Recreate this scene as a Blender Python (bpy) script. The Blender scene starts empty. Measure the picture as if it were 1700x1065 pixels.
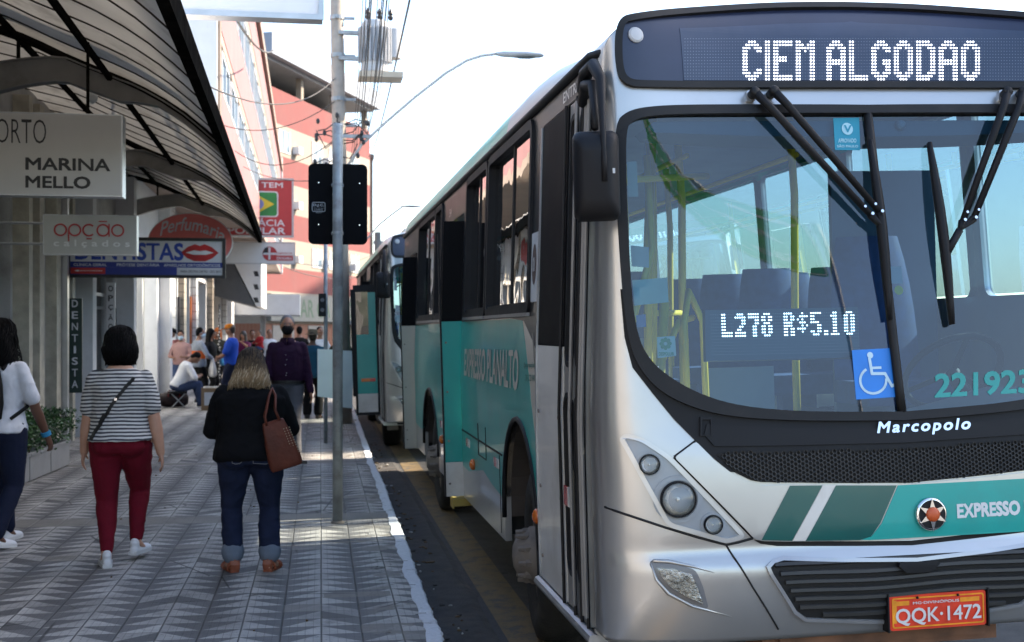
import bpy, bmesh, math, random
from mathutils import Vector, Matrix, noise
from mathutils.geometry import tessellate_polygon
from mathutils.bvhtree import BVHTree
V = Vector
R = math.radians
scene = bpy.context.scene
COL = scene.collection
random.seed(7)

# ---------------------------------------------------------------- camera
# street frame: X to the right, Y along the street, Z up from the pavement (z = 0)
FPX, CU, CV, CAMH, YAW = 2100.0, 850.0, 548.0, 1.6, R(9.2)
cam = bpy.data.cameras.new('camera')
cam.sensor_fit = 'HORIZONTAL'
cam.sensor_width = 36.0
cam.lens = 36.0 * FPX / 1700.0
cam.shift_y = (CV - 532.5) / 1700.0
cam.clip_start, cam.clip_end = 0.05, 3000.0
cam.dof.use_dof = True
cam.dof.focus_distance = 5.6
cam.dof.aperture_fstop = 5.0
camo = bpy.data.objects.new('camera', cam)
camo.location = (0, 0, CAMH)
camo.rotation_euler = (R(90), 0, -YAW)
COL.objects.link(camo)
scene.camera = camo

# ---------------------------------------------------------------- light
SUN_DIR = V((0.84, 0.20, 0.60)).normalized()      # towards the sun
elev = math.asin(SUN_DIR.z)
azim = math.atan2(SUN_DIR.x, SUN_DIR.y)           # clockwise from +Y
w = bpy.data.worlds.new('World')
scene.world = w
w.use_nodes = True
nt = w.node_tree
bg = nt.nodes['Background']
sky = nt.nodes.new('ShaderNodeTexSky')
sky.sky_type = 'NISHITA'
sky.sun_disc = False
sky.sun_elevation = elev
sky.sun_rotation = azim
sky.air_density = 1.0
sky.dust_density = 1.5
sky.ozone_density = 1.0
nt.links.new(sky.outputs[0], bg.inputs[0])
bg.inputs[1].default_value = 0.15
sun = bpy.data.lights.new('sun', 'SUN')
sun.energy = 4.2
sun.angle = R(0.5)
sun.color = (1.0, 0.86, 0.68)
suno = bpy.data.objects.new('sun', sun)
suno.rotation_euler = SUN_DIR.to_track_quat('Z', 'Y').to_euler()
suno.location = (20, 10, 30)
COL.objects.link(suno)
scene.view_settings.view_transform = 'Standard'
scene.view_settings.look = 'None'
scene.view_settings.exposure = 1.92
scene.view_settings.gamma = 1.0
scene.cycles.max_bounces = 8
scene.cycles.transparent_max_bounces = 16
scene.cycles.caustics_reflective = False
scene.cycles.caustics_refractive = False
scene.cycles.use_denoising = True

# ---------------------------------------------------------------- measuring helpers
def ray(u, v):
    a, b = (u - CU) / FPX, -(v - CV) / FPX
    return V((a * math.cos(YAW) + math.sin(YAW), -a * math.sin(YAW) + math.cos(YAW), b))
def at_Y(u, v, Y):
    d = ray(u, v); return V((0, 0, CAMH)) + d * (Y / d.y)
def at_z(u, v, z=0.0):
    d = ray(u, v); return V((0, 0, CAMH)) + d * ((z - CAMH) / d.z)
def at_d(u, v, zc):
    return V((0, 0, CAMH)) + ray(u, v) * zc
def lerp(a, b, t): return a + (b - a) * t
def smooth(t):
    t = max(0.0, min(1.0, t)); return t * t * (3 - 2 * t)
def table(tab, x):
    if x <= tab[0][0]: return tab[0][1]
    if x >= tab[-1][0]: return tab[-1][1]
    n = len(tab)
    for i in range(n - 1):
        x0, y0 = tab[i]; x1, y1 = tab[i + 1]
        if x0 <= x <= x1:
            m = (y1 - y0) / (x1 - x0)
            m0 = m if i == 0 else 0.5 * (m + (y0 - tab[i - 1][1]) / (x0 - tab[i - 1][0]))
            m1 = m if i == n - 2 else 0.5 * (m + (tab[i + 2][1] - y1) / (tab[i + 2][0] - x1))
            h = x1 - x0; t = (x - x0) / h
            return ((2*t**3 - 3*t*t + 1) * y0 + (t**3 - 2*t*t + t) * h * m0
                    + (-2*t**3 + 3*t*t) * y1 + (t**3 - t*t) * h * m1)

# ---------------------------------------------------------------- scene objects
def tag(o, label=None, cat=None, group=None, kind=None):
    if label: o['label'] = label
    if cat: o['category'] = cat
    if group: o['group'] = group
    if kind: o['kind'] = kind
    return o
def thing(name, label, cat, loc=(0, 0, 0), rotz=0.0, group=None, matrix=None):
    o = bpy.data.objects.new(name, None)
    COL.objects.link(o)
    if matrix is not None: o.matrix_world = matrix
    else:
        o.location = loc; o.rotation_euler = (0, 0, rotz)
    o.empty_display_size = 0.1
    return tag(o, label, cat, group)
def copy_tree(o, parent=None):
    c = o.copy(); COL.objects.link(c)
    if parent is not None:
        c.parent = parent
        c.matrix_parent_inverse = Matrix.Identity(4)
    for ch in list(o.children): copy_tree(ch, c)
    return c

class G:
    """collects faces, then links them as one mesh object"""
    def __init__(s): s.v = []; s.f = []; s.m = []
    def add(s, vs, fs, mi=0):
        n = len(s.v); s.v.extend([V(p) for p in vs])
        for f in fs: s.f.append([n + i for i in f]); s.m.append(mi)
        return s
    def box(s, x0, x1, y0, y1, z0, z1, mi=0, M=None):
        p = [V((x, y, z)) for z in (z0, z1) for y in (y0, y1) for x in (x0, x1)]
        if M is not None: p = [M @ q for q in p]
        return s.add(p, [(0,2,3,1),(4,5,7,6),(0,1,5,4),(2,6,7,3),(0,4,6,2),(1,3,7,5)], mi)
    def tube(s, pts, r, seg=8, mi=0, caps=True):
        pts = [V(p) for p in pts]; n = len(pts)
        rs = r if isinstance(r, (list, tuple)) else [r] * n
        t0 = (pts[1] - pts[0]).normalized()
        a = V((0, 0, 1)) if abs(t0.z) < .9 else V((1, 0, 0))
        nx = t0.cross(a).normalized(); base = len(s.v); prev = t0
        for i in range(n):
            if i == 0: t = t0
            elif i == n - 1: t = (pts[i] - pts[i-1]).normalized()
            else:
                t = (pts[i+1] - pts[i]).normalized() + (pts[i] - pts[i-1]).normalized()
                t = t.normalized() if t.length > 1e-6 else prev
            nx = (nx - t * nx.dot(t)); nx = nx.normalized() if nx.length > 1e-6 else t.orthogonal().normalized()
            b = t.cross(nx); prev = t
            for k in range(seg):
                an = 2 * math.pi * k / seg
                s.v.append(pts[i] + (nx * math.cos(an) + b * math.sin(an)) * rs[i])
        for i in range(n - 1):
            for k in range(seg):
                k2 = (k + 1) % seg
                s.f.append([base+i*seg+k, base+i*seg+k2, base+(i+1)*seg+k2, base+(i+1)*seg+k]); s.m.append(mi)
        if caps:
            s.f.append([base + k for k in reversed(range(seg))]); s.m.append(mi)
            s.f.append([base + (n-1)*seg + k for k in range(seg)]); s.m.append(mi)
        return s
    def rings(s, rings, mi=0, caps=True):
        base = len(s.v); seg = len(rings[0])
        for r in rings: s.v.extend([V(p) for p in r])
        for i in range(len(rings) - 1):
            for k in range(seg):
                k2 = (k + 1) % seg
                s.f.append([base+i*seg+k, base+i*seg+k2, base+(i+1)*seg+k2, base+(i+1)*seg+k]); s.m.append(mi)
        if caps:
            s.f.append([base + k for k in reversed(range(seg))]); s.m.append(mi)
            s.f.append([base + (len(rings)-1)*seg + k for k in range(seg)]); s.m.append(mi)
        return s
    def lathe(s, prof, org, axis, seg=24, mi=0, caps=True):
        """prof: (distance along axis, radius)"""
        ax = V(axis).normalized(); a = ax.orthogonal().normalized(); b = ax.cross(a)
        return s.rings([[V(org) + ax * h + (a * math.cos(2*math.pi*k/seg) + b * math.sin(2*math.pi*k/seg)) * r
                         for k in range(seg)] for h, r in prof], mi, caps)
    def ell(s, c, r, M=None, seg=14, rows=9, mi=0):
        rg = []
        for i in range(rows + 1):
            ph = -math.pi/2 + math.pi * i / rows; ph = max(-1.52, min(1.52, ph))
            ring = []
            for k in range(seg):
                th = 2*math.pi*k/seg
                q = V((r[0]*math.cos(ph)*math.cos(th), r[1]*math.cos(ph)*math.sin(th), r[2]*math.sin(ph)))
                if M is not None: q = M @ q
                ring.append(V(c) + q)
            rg.append(ring)
        return s.rings(rg, mi)
    def prism(s, loops, org, ax, ay, depth=0.0, mi=0, mi_side=None):
        """flat outline (first loop) with holes, in the plane org+ax*x+ay*y, pushed back by depth along -(ax x ay)"""
        ax, ay, org = V(ax), V(ay), V(org); nrm = ax.cross(ay).normalized()
        pts2 = [V((p[0], p[1], 0)) for l in loops for p in l]
        tris = tessellate_polygon([[V((p[0], p[1], 0)) for p in l] for l in loops])
        front = [org + ax * p.x + ay * p.y for p in pts2]
        fr = []
        for t in tris:
            a, b, c = (pts2[i] for i in t)
            ar = (b.x-a.x)*(c.y-a.y) - (b.y-a.y)*(c.x-a.x)
            if abs(ar) < 1e-12: continue
            fr.append(tuple(t) if ar > 0 else (t[0], t[2], t[1]))
        s.add(front, fr, mi)
        if depth:
            back = [p - nrm * depth for p in front]
            s.add(back, [tuple(reversed(f)) for f in fr], mi)
            k = 0
            for l in loops:
                n = len(l); ar = sum(l[i][0]*l[(i+1)%n][1] - l[(i+1)%n][0]*l[i][1] for i in range(n))
                vs, fs = [], []
                for i in range(n): vs += [front[k+i], back[k+i]]
                for i in range(n):
                    j = (i + 1) % n; f = (2*i, 2*i+1, 2*j+1, 2*j)
                    fs.append(f if (ar > 0) == (l is loops[0]) or True else f[::-1])
                s.add(vs, fs, mi if mi_side is None else mi_side); k += n
        return s
    def text(s, txt, org, ax, ay, width, height, bold=0.0, shear=0.0, mi=0, depth=0.0, space=1.0):
        vs, fs = text_shape(txt, bold, shear, space)
        ax, ay = V(ax), V(ay); nrm = ax.cross(ay).normalized()
        P = [V(org) + ax * (x * width) + ay * (y * height) for x, y in vs]
        return s.add(P, fs, mi)
    def build(s, name, mats, parent=None, smooth=False, angle=None, fix=False):
        me = bpy.data.meshes.new(name)
        me.from_pydata([tuple(p) for p in s.v], [], s.f)
        if not isinstance(mats, (list, tuple)): mats = [mats]
        for m in mats: me.materials.append(m)
        if len(mats) > 1: me.polygons.foreach_set('material_index', s.m)
        if fix:
            b = bmesh.new(); b.from_mesh(me); bmesh.ops.remove_doubles(b, verts=b.verts, dist=1e-5)
            bmesh.ops.recalc_face_normals(b, faces=b.faces); b.to_mesh(me); b.free()
        if smooth or angle:
            me.polygons.foreach_set('use_smooth', [True] * len(me.polygons))
            if angle: me.set_sharp_from_angle(angle=R(angle))
        me.update()
        o = bpy.data.objects.new(name, me); COL.objects.link(o)
        if parent is not None: o.parent = parent
        return o

_txt = {}
def text_shape(txt, bold=0.0, shear=0.0, space=1.0):
    key = (txt, bold, shear, space)
    if key in _txt: return _txt[key]
    cu = bpy.data.curves.new('lettering', 'FONT'); cu.body = txt; cu.size = 1.0
    cu.shear = shear; cu.resolution_u = 3; cu.space_character = space
    cu.fill_mode = 'FRONT'
    o = bpy.data.objects.new('lettering', cu); COL.objects.link(o)
    dg = bpy.context.evaluated_depsgraph_get(); dg.update()
    me = bpy.data.meshes.new_from_object(o.evaluated_get(dg))
    vs = [(p.co.x, p.co.y) for p in me.vertices]; fs = [tuple(p.vertices) for p in me.polygons]
    if bold:                                       # thicken the strokes evenly
        cnt = {}
        for f in fs:
            a, b, c = vs[f[0]], vs[f[1]], vs[f[2]]
            ff = f if (b[0]-a[0])*(c[1]-a[1]) - (b[1]-a[1])*(c[0]-a[0]) > 0 else f[::-1]
            for i in range(len(ff)): cnt[(ff[i], ff[(i+1) % len(ff)])] = 1
        nv = [V((0, 0)) for _ in vs]
        for (i, j) in cnt:
            if (j, i) in cnt: continue
            d = V(vs[j]) - V(vs[i])
            if d.length < 1e-6: continue
            d.normalize(); q = V((d.y, -d.x)); nv[i] += q; nv[j] += q
        vs = [(x + (n.normalized().x * bold if n.length > .2 else 0), y + (n.normalized().y * bold if n.length > .2 else 0)) for (x, y), n in zip(vs, nv)]
    bpy.data.objects.remove(o); bpy.data.curves.remove(cu); bpy.data.meshes.remove(me)
    x0 = min(p[0] for p in vs); x1 = max(p[0] for p in vs); y0 = min(p[1] for p in vs); y1 = max(p[1] for p in vs)
    out = []
    for f in fs:
        a, b, c = vs[f[0]], vs[f[1]], vs[f[2]]
        out.append(f if (b[0]-a[0])*(c[1]-a[1]) - (b[1]-a[1])*(c[0]-a[0]) > 0 else f[::-1])
    vs = [((x - x0) / (x1 - x0), (y - y0) / (y1 - y0)) for x, y in vs]
    _txt[key] = (vs, out); return _txt[key]
def rrect(x0, y0, x1, y1, r, n=5):
    pts = []
    for cx, cy, a0 in ((x1-r, y0+r, -90), (x1-r, y1-r, 0), (x0+r, y1-r, 90), (x0+r, y0+r, 180)):
        for k in range(n + 1):
            a = R(a0 + 90 * k / n); pts.append((cx + r*math.cos(a), cy + r*math.sin(a)))
    return pts
def rect(x0, y0, x1, y1): return [(x0,y0),(x1,y0),(x1,y1),(x0,y1)]
def circ(cx, cy, r, n=24, ry=None): return [(cx + r*math.cos(2*math.pi*k/n), cy + (ry or r)*math.sin(2*math.pi*k/n)) for k in range(n)]

# ---------------------------------------------------------------- materials
MATS = {}
def mat(name, col, rough=.55, metal=0.0, var=.12, scale=4.0, bump=0.0, bscale=60.0, coat=0.0, dirt=None, dscale=2.0, spec=.5, emit=0.0, sub=0.0, sheen=0.0):
    if name in MATS: return MATS[name]
    m = bpy.data.materials.new(name); m.use_nodes = True; n = m.node_tree; p = n.nodes['Principled BSDF']; L = n.links.new
    tc = n.nodes.new('ShaderNodeTexCoord')
    nz = n.nodes.new('ShaderNodeTexNoise'); nz.inputs['Scale'].default_value = scale; nz.inputs['Detail'].default_value = 6
    L(tc.outputs['Object'], nz.inputs['Vector'])
    mx = n.nodes.new('ShaderNodeMix'); mx.data_type = 'RGBA'
    mr = n.nodes.new('ShaderNodeMapRange'); mr.inputs[1].default_value = .3; mr.inputs[2].default_value = .7
    L(nz.outputs['Fac'], mr.inputs[0]); L(mr.outputs[0], mx.inputs[0])
    mx.inputs[6].default_value = tuple(max(0, c*(1-var)) for c in col) + (1,)
    mx.inputs[7].default_value = tuple(min(1, c*(1+var)) for c in col) + (1,)
    out = mx.outputs[2]
    if dirt:
        nd = n.nodes.new('ShaderNodeTexNoise'); nd.inputs['Scale'].default_value = dscale; nd.inputs['Detail'].default_value = 9; nd.inputs['Roughness'].default_value = .65
        L(tc.outputs['Object'], nd.inputs['Vector'])
        md = n.nodes.new('ShaderNodeMapRange'); md.inputs[1].default_value = .52; md.inputs[2].default_value = .75; md.inputs[4].default_value = dirt[3]
        L(nd.outputs['Fac'], md.inputs[0])
        m2 = n.nodes.new('ShaderNodeMix'); m2.data_type = 'RGBA'; L(md.outputs[0], m2.inputs[0]); L(out, m2.inputs[6])
        m2.inputs[7].default_value = tuple(dirt[:3]) + (1,); out = m2.outputs[2]
    L(out, p.inputs['Base Color'])
    rr = n.nodes.new('ShaderNodeMapRange'); rr.inputs[3].default_value = max(.02, rough*.85); rr.inputs[4].default_value = min(1, rough*1.15)
    L(nz.outputs['Fac'], rr.inputs[0]); L(rr.outputs[0], p.inputs['Roughness'])
    p.inputs['Metallic'].default_value = metal
    p.inputs['Specular IOR Level'].default_value = spec
    p.inputs['Coat Weight'].default_value = coat; p.inputs['Coat Roughness'].default_value = .06
    if sheen: p.inputs['Sheen Weight'].default_value = sheen
    if sub:
        p.inputs['Subsurface Weight'].default_value = sub; p.inputs['Subsurface Radius'].default_value = (.01, .004, .002)
    if emit:
        L(out, p.inputs['Emission Color']); p.inputs['Emission Strength'].default_value = emit
    if bump:
        nb = n.nodes.new('ShaderNodeTexNoise'); nb.inputs['Scale'].default_value = bscale; nb.inputs['Detail'].default_value = 5
        L(tc.outputs['Object'], nb.inputs['Vector'])
        b = n.nodes.new('ShaderNodeBump'); b.inputs['Strength'].default_value = bump; b.inputs['Distance'].default_value = .02
        L(nb.outputs['Fac'], b.inputs['Height']); L(b.outputs[0], p.inputs['Normal'])
    MATS[name] = m; return m
def glass(name, tint, rough=0.0, ior=1.5, refl=1.0, wav=0.0):
    if name in MATS: return MATS[name]
    m = bpy.data.materials.new(name); m.use_nodes = True; n = m.node_tree; L = n.links.new
    for x in list(n.nodes): n.nodes.remove(x)
    o = n.nodes.new('ShaderNodeOutputMaterial'); mx = n.nodes.new('ShaderNodeMixShader')
    tr = n.nodes.new('ShaderNodeBsdfTransparent'); gl = n.nodes.new('ShaderNodeBsdfGlossy')
    fr = n.nodes.new('ShaderNodeFresnel'); fr.inputs[0].default_value = ior
    mul = n.nodes.new('ShaderNodeMath'); mul.operation = 'MULTIPLY'; mul.inputs[1].default_value = refl; mul.use_clamp = True
    tr.inputs[0].default_value = tuple(tint) + (1,); gl.inputs['Roughness'].default_value = rough
    gl.inputs['Color'].default_value = (1, 1, 1, 1)
    if wav:
        tc = n.nodes.new('ShaderNodeTexCoord'); nz = n.nodes.new('ShaderNodeTexNoise'); nz.inputs['Scale'].default_value = 2.0
        b = n.nodes.new('ShaderNodeBump'); b.inputs['Strength'].default_value = wav; b.inputs['Distance'].default_value = .05
        L(tc.outputs['Object'], nz.inputs['Vector']); L(nz.outputs['Fac'], b.inputs['Height']); L(b.outputs[0], gl.inputs['Normal'])
    L(fr.outputs[0], mul.inputs[0]); L(mul.outputs[0], mx.inputs[0]); L(tr.outputs[0], mx.inputs[1]); L(gl.outputs[0], mx.inputs[2]); L(mx.outputs[0], o.inputs[0])
    MATS[name] = m; return m
def emis(name, col, st):
    if name in MATS: return MATS[name]
    m = bpy.data.materials.new(name); m.use_nodes = True; p = m.node_tree.nodes['Principled BSDF']
    p.inputs['Base Color'].default_value = (.6, .6, .6, 1)
    p.inputs['Emission Color'].default_value = tuple(col) + (1,); p.inputs['Emission Strength'].default_value = st
    MATS[name] = m; return m
# ================================================================ SETTING
def curbx(Y): return 0.70 + 0.0128 * (Y - 6.5) + 0.03 * noise.noise(V((Y * .35, 3.1, 0)))
def node_mat(name):
    m = bpy.data.materials.new(name); m.use_nodes = True
    n = m.node_tree; return m, n, n.nodes['Principled BSDF'], n.links.new
def mathn(n, op, a, b=None, c=None):
    x = n.nodes.new('ShaderNodeMath'); x.operation = op
    for i, q in enumerate((a, b, c)):
        if q is None: continue
        if isinstance(q, (int, float)): x.inputs[i].default_value = q
        else: n.links.new(q, x.inputs[i])
    return x.outputs[0]
def mixc(n, f, a, b):
    x = n.nodes.new('ShaderNodeMix'); x.data_type = 'RGBA'
    if isinstance(f, (int, float)): x.inputs[0].default_value = f
    else: n.links.new(f, x.inputs[0])
    for i, q in ((6, a), (7, b)):
        if isinstance(q, tuple): x.inputs[i].default_value = q + (1,)
        else: n.links.new(q, x.inputs[i])
    return x.outputs[2]
def noisen(n, vec, sc, det=6, rough=.6):
    x = n.nodes.new('ShaderNodeTexNoise'); x.inputs['Scale'].default_value = sc; x.inputs['Detail'].default_value = det; x.inputs['Roughness'].default_value = rough
    n.links.new(vec, x.inputs['Vector']); return x.outputs['Fac']
def rng(n, x, a, b, c=0.0, d=1.0):
    m = n.nodes.new('ShaderNodeMapRange'); m.inputs[1].default_value = a; m.inputs[2].default_value = b; m.inputs[3].default_value = c; m.inputs[4].default_value = d
    n.links.new(x, m.inputs[0]); return m.outputs[0]

def pavement_material():
    m, n, p, L = node_mat('patterned_pavement')
    tc = n.nodes.new('ShaderNodeTexCoord'); sp = n.nodes.new('ShaderNodeSeparateXYZ'); L(tc.outputs['Object'], sp.inputs[0])
    X, Y = sp.outputs[0], sp.outputs[1]; vec = tc.outputs['Object']
    xs = mathn(n, 'DIVIDE', mathn(n, 'SUBTRACT', mathn(n, 'SUBTRACT', X, mathn(n, 'MULTIPLY', mathn(n, 'SUBTRACT', Y, 6.5), .010)), .072), .213)
    ys = mathn(n, 'DIVIDE', Y, .187)
    cell = n.nodes.new('ShaderNodeCombineXYZ'); L(mathn(n, 'FLOOR', xs), cell.inputs[0]); L(mathn(n, 'FLOOR', ys), cell.inputs[1])
    wn = n.nodes.new('ShaderNodeTexWhiteNoise'); wn.noise_dimensions = '2D'; L(cell.outputs[0], wn.inputs['Vector'])
    fx = mathn(n, 'PINGPONG', xs, 1.0); fy = mathn(n, 'FRACT', ys)
    dark = rng(n, mathn(n, 'SUBTRACT', mathn(n, 'ADD', fy, fx), 1.0), -.02, .02)
    odd = mathn(n, 'LESS_THAN', wn.outputs['Value'], .045)        # a few tiles were laid the wrong way round
    dark = mathn(n, 'ABSOLUTE', mathn(n, 'SUBTRACT', dark, odd))
    n1 = noisen(n, vec, 1.3, 8); n2 = noisen(n, vec, 9.0, 8, .7); n3 = noisen(n, vec, 90, 4)
    light = mixc(n, rng(n, n2, .3, .7), (.32, .305, .285), (.52, .49, .455))
    drk = mixc(n, rng(n, n2, .3, .7), (.108, .104, .104), (.178, .170, .164))
    c = mixc(n, dark, light, drk)
    tint = mathn(n, 'MULTIPLY_ADD', wn.outputs['Value'], .42, .76)
    h = n.nodes.new('ShaderNodeHueSaturation'); L(c, h.inputs['Color']); L(tint, h.inputs['Value']); c = h.outputs[0]
    # joints round each tile, and the shallow ribs pressed into it
    jx = mathn(n, 'ABSOLUTE', mathn(n, 'SUBTRACT', mathn(n, 'FRACT', xs), .5)); jy = mathn(n, 'ABSOLUTE', mathn(n, 'SUBTRACT', fy, .5))
    joint = rng(n, mathn(n, 'MAXIMUM', jx, mathn(n, 'SUBTRACT', jy, .004)), .470, .490)
    rib = rng(n, mathn(n, 'MAXIMUM', mathn(n, 'ABSOLUTE', mathn(n, 'SUBTRACT', mathn(n, 'FRACT', mathn(n, 'MULTIPLY', ys, 5.0)), .5)),
                       mathn(n, 'ABSOLUTE', mathn(n, 'SUBTRACT', mathn(n, 'FRACT', mathn(n, 'MULTIPLY', xs, 5.0)), .5))), .43, .48)
    c = mixc(n, mathn(n, 'MULTIPLY', rib, .42), c, (.09, .09, .095))
    c = mixc(n, mathn(n, 'MULTIPLY', joint, .8), c, (.05, .048, .045))
    # plain cement bands and patches where tiles are gone
    b1 = mathn(n, 'COMPARE', mathn(n, 'ADD', Y, mathn(n, 'MULTIPLY', n1, .12)), 11.03, .20)
    b2 = mathn(n, 'MULTIPLY', mathn(n, 'COMPARE', Y, 7.72, .07), mathn(n, 'COMPARE', X, .30, .2))
    edge = mathn(n, 'SUBTRACT', mathn(n, 'ADD', mathn(n, 'MULTIPLY', mathn(n, 'SUBTRACT', Y, 6.5), .0128), .70), X)
    e1 = mathn(n, 'MULTIPLY', rng(n, edge, .42, .28), rng(n, noisen(n, vec, 2.3, 4), .53, .57))
    far = mathn(n, 'COMPARE', mathn(n, 'ADD', Y, mathn(n, 'MULTIPLY', n1, .1)), 15.6, .12)
    patch = mathn(n, 'MAXIMUM', mathn(n, 'MAXIMUM', b1, b2), mathn(n, 'MAXIMUM', e1, far))
    cem = mixc(n, rng(n, n2, .3, .7), (.16, .145, .125), (.27, .25, .22))
    c = mixc(n, patch, c, cem)
    hole = mathn(n, 'MULTIPLY', rng(n, edge, .36, .25), rng(n, noisen(n, vec, 5.0, 3), .63, .66))
    c = mixc(n, mathn(n, 'MULTIPLY', hole, .85), c, (.035, .032, .03))
    # wear and stains
    c = mixc(n, mathn(n, 'MULTIPLY', rng(n, n1, .48, .70), .62), c, (.115, .108, .10))
    c = mixc(n, mathn(n, 'MULTIPLY', rng(n, noisen(n, vec, 26, 2), .66, .70), .6), c, (.05, .046, .042))
    c = mixc(n, mathn(n, 'MULTIPLY', rng(n, noisen(n, vec, 3.1, 9, .75), .56, .68), .5), c, (.07, .066, .062))
    wv = n.nodes.new('ShaderNodeTexVoronoi'); wv.feature = 'DISTANCE_TO_EDGE'; wv.inputs['Scale'].default_value = 1.1; L(vec, wv.inputs['Vector'])
    crk = mathn(n, 'MULTIPLY', rng(n, wv.outputs['Distance'], .010, .003), rng(n, noisen(n, vec, .8, 2), .5, .56)); c = mixc(n, mathn(n, 'MULTIPLY', crk, .85), c, (.03, .028, .026))
    miss = mathn(n, 'GREATER_THAN', wn.outputs['Value'], .978); c = mixc(n, mathn(n, 'MULTIPLY', miss, .8), c, cem)
    L(c, p.inputs['Base Color'])
    L(rng(n, n2, .3, .7, .55, .8), p.inputs['Roughness'])
    b = n.nodes.new('ShaderNodeBump'); b.inputs['Strength'].default_value = .6; b.inputs['Distance'].default_value = .006
    hgt = mathn(n, 'SUBTRACT', mathn(n, 'SUBTRACT', mathn(n, 'MULTIPLY', n3, .3), mathn(n, 'MULTIPLY', joint, 1.0)), mathn(n, 'ADD', mathn(n, 'MULTIPLY', rib, .4), mathn(n, 'MULTIPLY', hole, 3)))
    L(hgt, b.inputs['Height']); L(b.outputs[0], p.inputs['Normal'])
    return m
def road_material():
    m, n, p, L = node_mat('worn_asphalt')
    tc = n.nodes.new('ShaderNodeTexCoord'); vec = tc.outputs['Object']; sp = n.nodes.new('ShaderNodeSeparateXYZ'); L(vec, sp.inputs[0])
    n1 = noisen(n, vec, .9, 8); n2 = noisen(n, vec, 7, 8, .7); n3 = noisen(n, vec, 180, 3)
    c = mixc(n, rng(n, n2, .3, .7), (.038, .038, .040), (.075, .074, .074))
    c = mixc(n, mathn(n, 'MULTIPLY', rng(n, n3, .55, .7), .6), c, (.14, .135, .13))
    c = mixc(n, mathn(n, 'MULTIPLY', rng(n, n1, .5, .7), .5), c, (.085, .075, .062))
    vor = n.nodes.new('ShaderNodeTexVoronoi'); vor.feature = 'DISTANCE_TO_EDGE'; vor.inputs['Scale'].default_value = 1.6
    wv = n.nodes.new('ShaderNodeVectorMath'); wv.operation = 'ADD'; nn = n.nodes.new('ShaderNodeTexNoise'); nn.inputs['Scale'].default_value = 5
    L(vec, nn.inputs['Vector']); L(vec, wv.inputs[0]); L(nn.outputs['Color'], wv.inputs[1]); L(wv.outputs[0], vor.inputs['Vector'])
    crack = mathn(n, 'MULTIPLY', rng(n, vor.outputs['Distance'], .014, .004), rng(n, noisen(n, vec, .6, 3), .48, .55))
    c = mixc(n, mathn(n, 'MULTIPLY', crack, .8), c, (.02, .02, .02))
    L(c, p.inputs['Base Color']); p.inputs['Roughness'].default_value = .85
    b = n.nodes.new('ShaderNodeBump'); b.inputs['Strength'].default_value = .7; b.inputs['Distance'].default_value = .008
    L(mathn(n, 'SUBTRACT', n3, crack), b.inputs['Height']); L(b.outputs[0], p.inputs['Normal'])
    return m
def worn_paint(name, col, under, keep=.5):
    m, n, p, L = node_mat(name)
    tc = n.nodes.new('ShaderNodeTexCoord'); vec = tc.outputs['Object']
    n1 = noisen(n, vec, 6, 9, .75); n2 = noisen(n, vec, 40, 5)
    f = rng(n, mathn(n, 'ADD', n1, mathn(n, 'MULTIPLY', n2, .25)), keep, keep + .1)
    c = mixc(n, f, mixc(n, rng(n, n2, .3, .7), tuple(.82 * q for q in col), col), under)
    L(c, p.inputs['Base Color']); p.inputs['Roughness'].default_value = .75
    b = n.nodes.new('ShaderNodeBump'); b.inputs['Strength'].default_value = .5; b.inputs['Distance'].default_value = .01
    L(mathn(n, 'SUBTRACT', n2, f), b.inputs['Height']); L(b.outputs[0], p.inputs['Normal'])
    return m

M_ROAD = road_material()
g = G(); g.add([(-3000, -3000, -.42), (3000, -3000, -.42), (3000, 3000, -.42), (-3000, 3000, -.42)], [(0, 1, 2, 3)])
tag(g.build('ground', mat('dusty_ground', (.16, .145, .125), .9)), kind='structure')
def roadz(X): return -.19 + .030 * (min(X, 5.2) - .75) - .03 * max(0, X - 5.2)
g = G(); ys = [-12 + 3 * k for k in range(48)]; xs_ = [0.2, .8, 1.4, 2.4, 3.6, 5.2, 7, 9.6]
for Y in ys:
    for k, X in enumerate(xs_): g.v.append(V((X, Y, roadz(X))))
nx = len(xs_)
for j in range(len(ys) - 1):
    for k in range(nx - 1): g.f.append([j*nx+k, j*nx+k+1, (j+1)*nx+k+1, (j+1)*nx+k]); g.m.append(0)
tag(g.build('road', M_ROAD, smooth=True), kind='structure')
# tan strip along the road by the gutter
g = G(); yy = [-4 + .5 * k for k in range(90)]
for Y in yy:
    a = 1.13 + .0085 * (Y - 6.5); g.v += [V((a, Y, roadz(a) + .004)), V((a + .24, Y, roadz(a + .24) + .004))]
for k in range(len(yy) - 1): g.f.append([2*k, 2*k+1, 2*k+3, 2*k+2]); g.m.append(0)
tag(g.build('road_strip', worn_paint('tan_road_strip', (.19, .13, .06), (.085, .075, .06), .62)), kind='structure')
# strip of cracked newer asphalt between kerb and tan strip
g = G()
for k, Y in enumerate(yy):
    a = .55; b_ = 1.04 + .0085 * (Y - 6.5) + .03 * noise.noise(V((Y * 1.7, 9, 0)))
    g.v += [V((a, Y, roadz(a) + .018)), V((b_, Y, roadz(b_) + .020)), V((b_ + .05, Y, roadz(b_ + .05) + .001))]
for k in range(len(yy) - 1):
    for j in range(2): g.f.append([3*k+j, 3*k+j+1, 3*k+j+4, 3*k+j+3]); g.m.append(0)
tag(g.build('gutter', mat('gutter_asphalt', (.060, .058, .058), .9, var=.35, scale=9, bump=.9, bscale=90, dirt=(.13, .105, .085, .8), dscale=3.0)), kind='structure')

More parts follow.
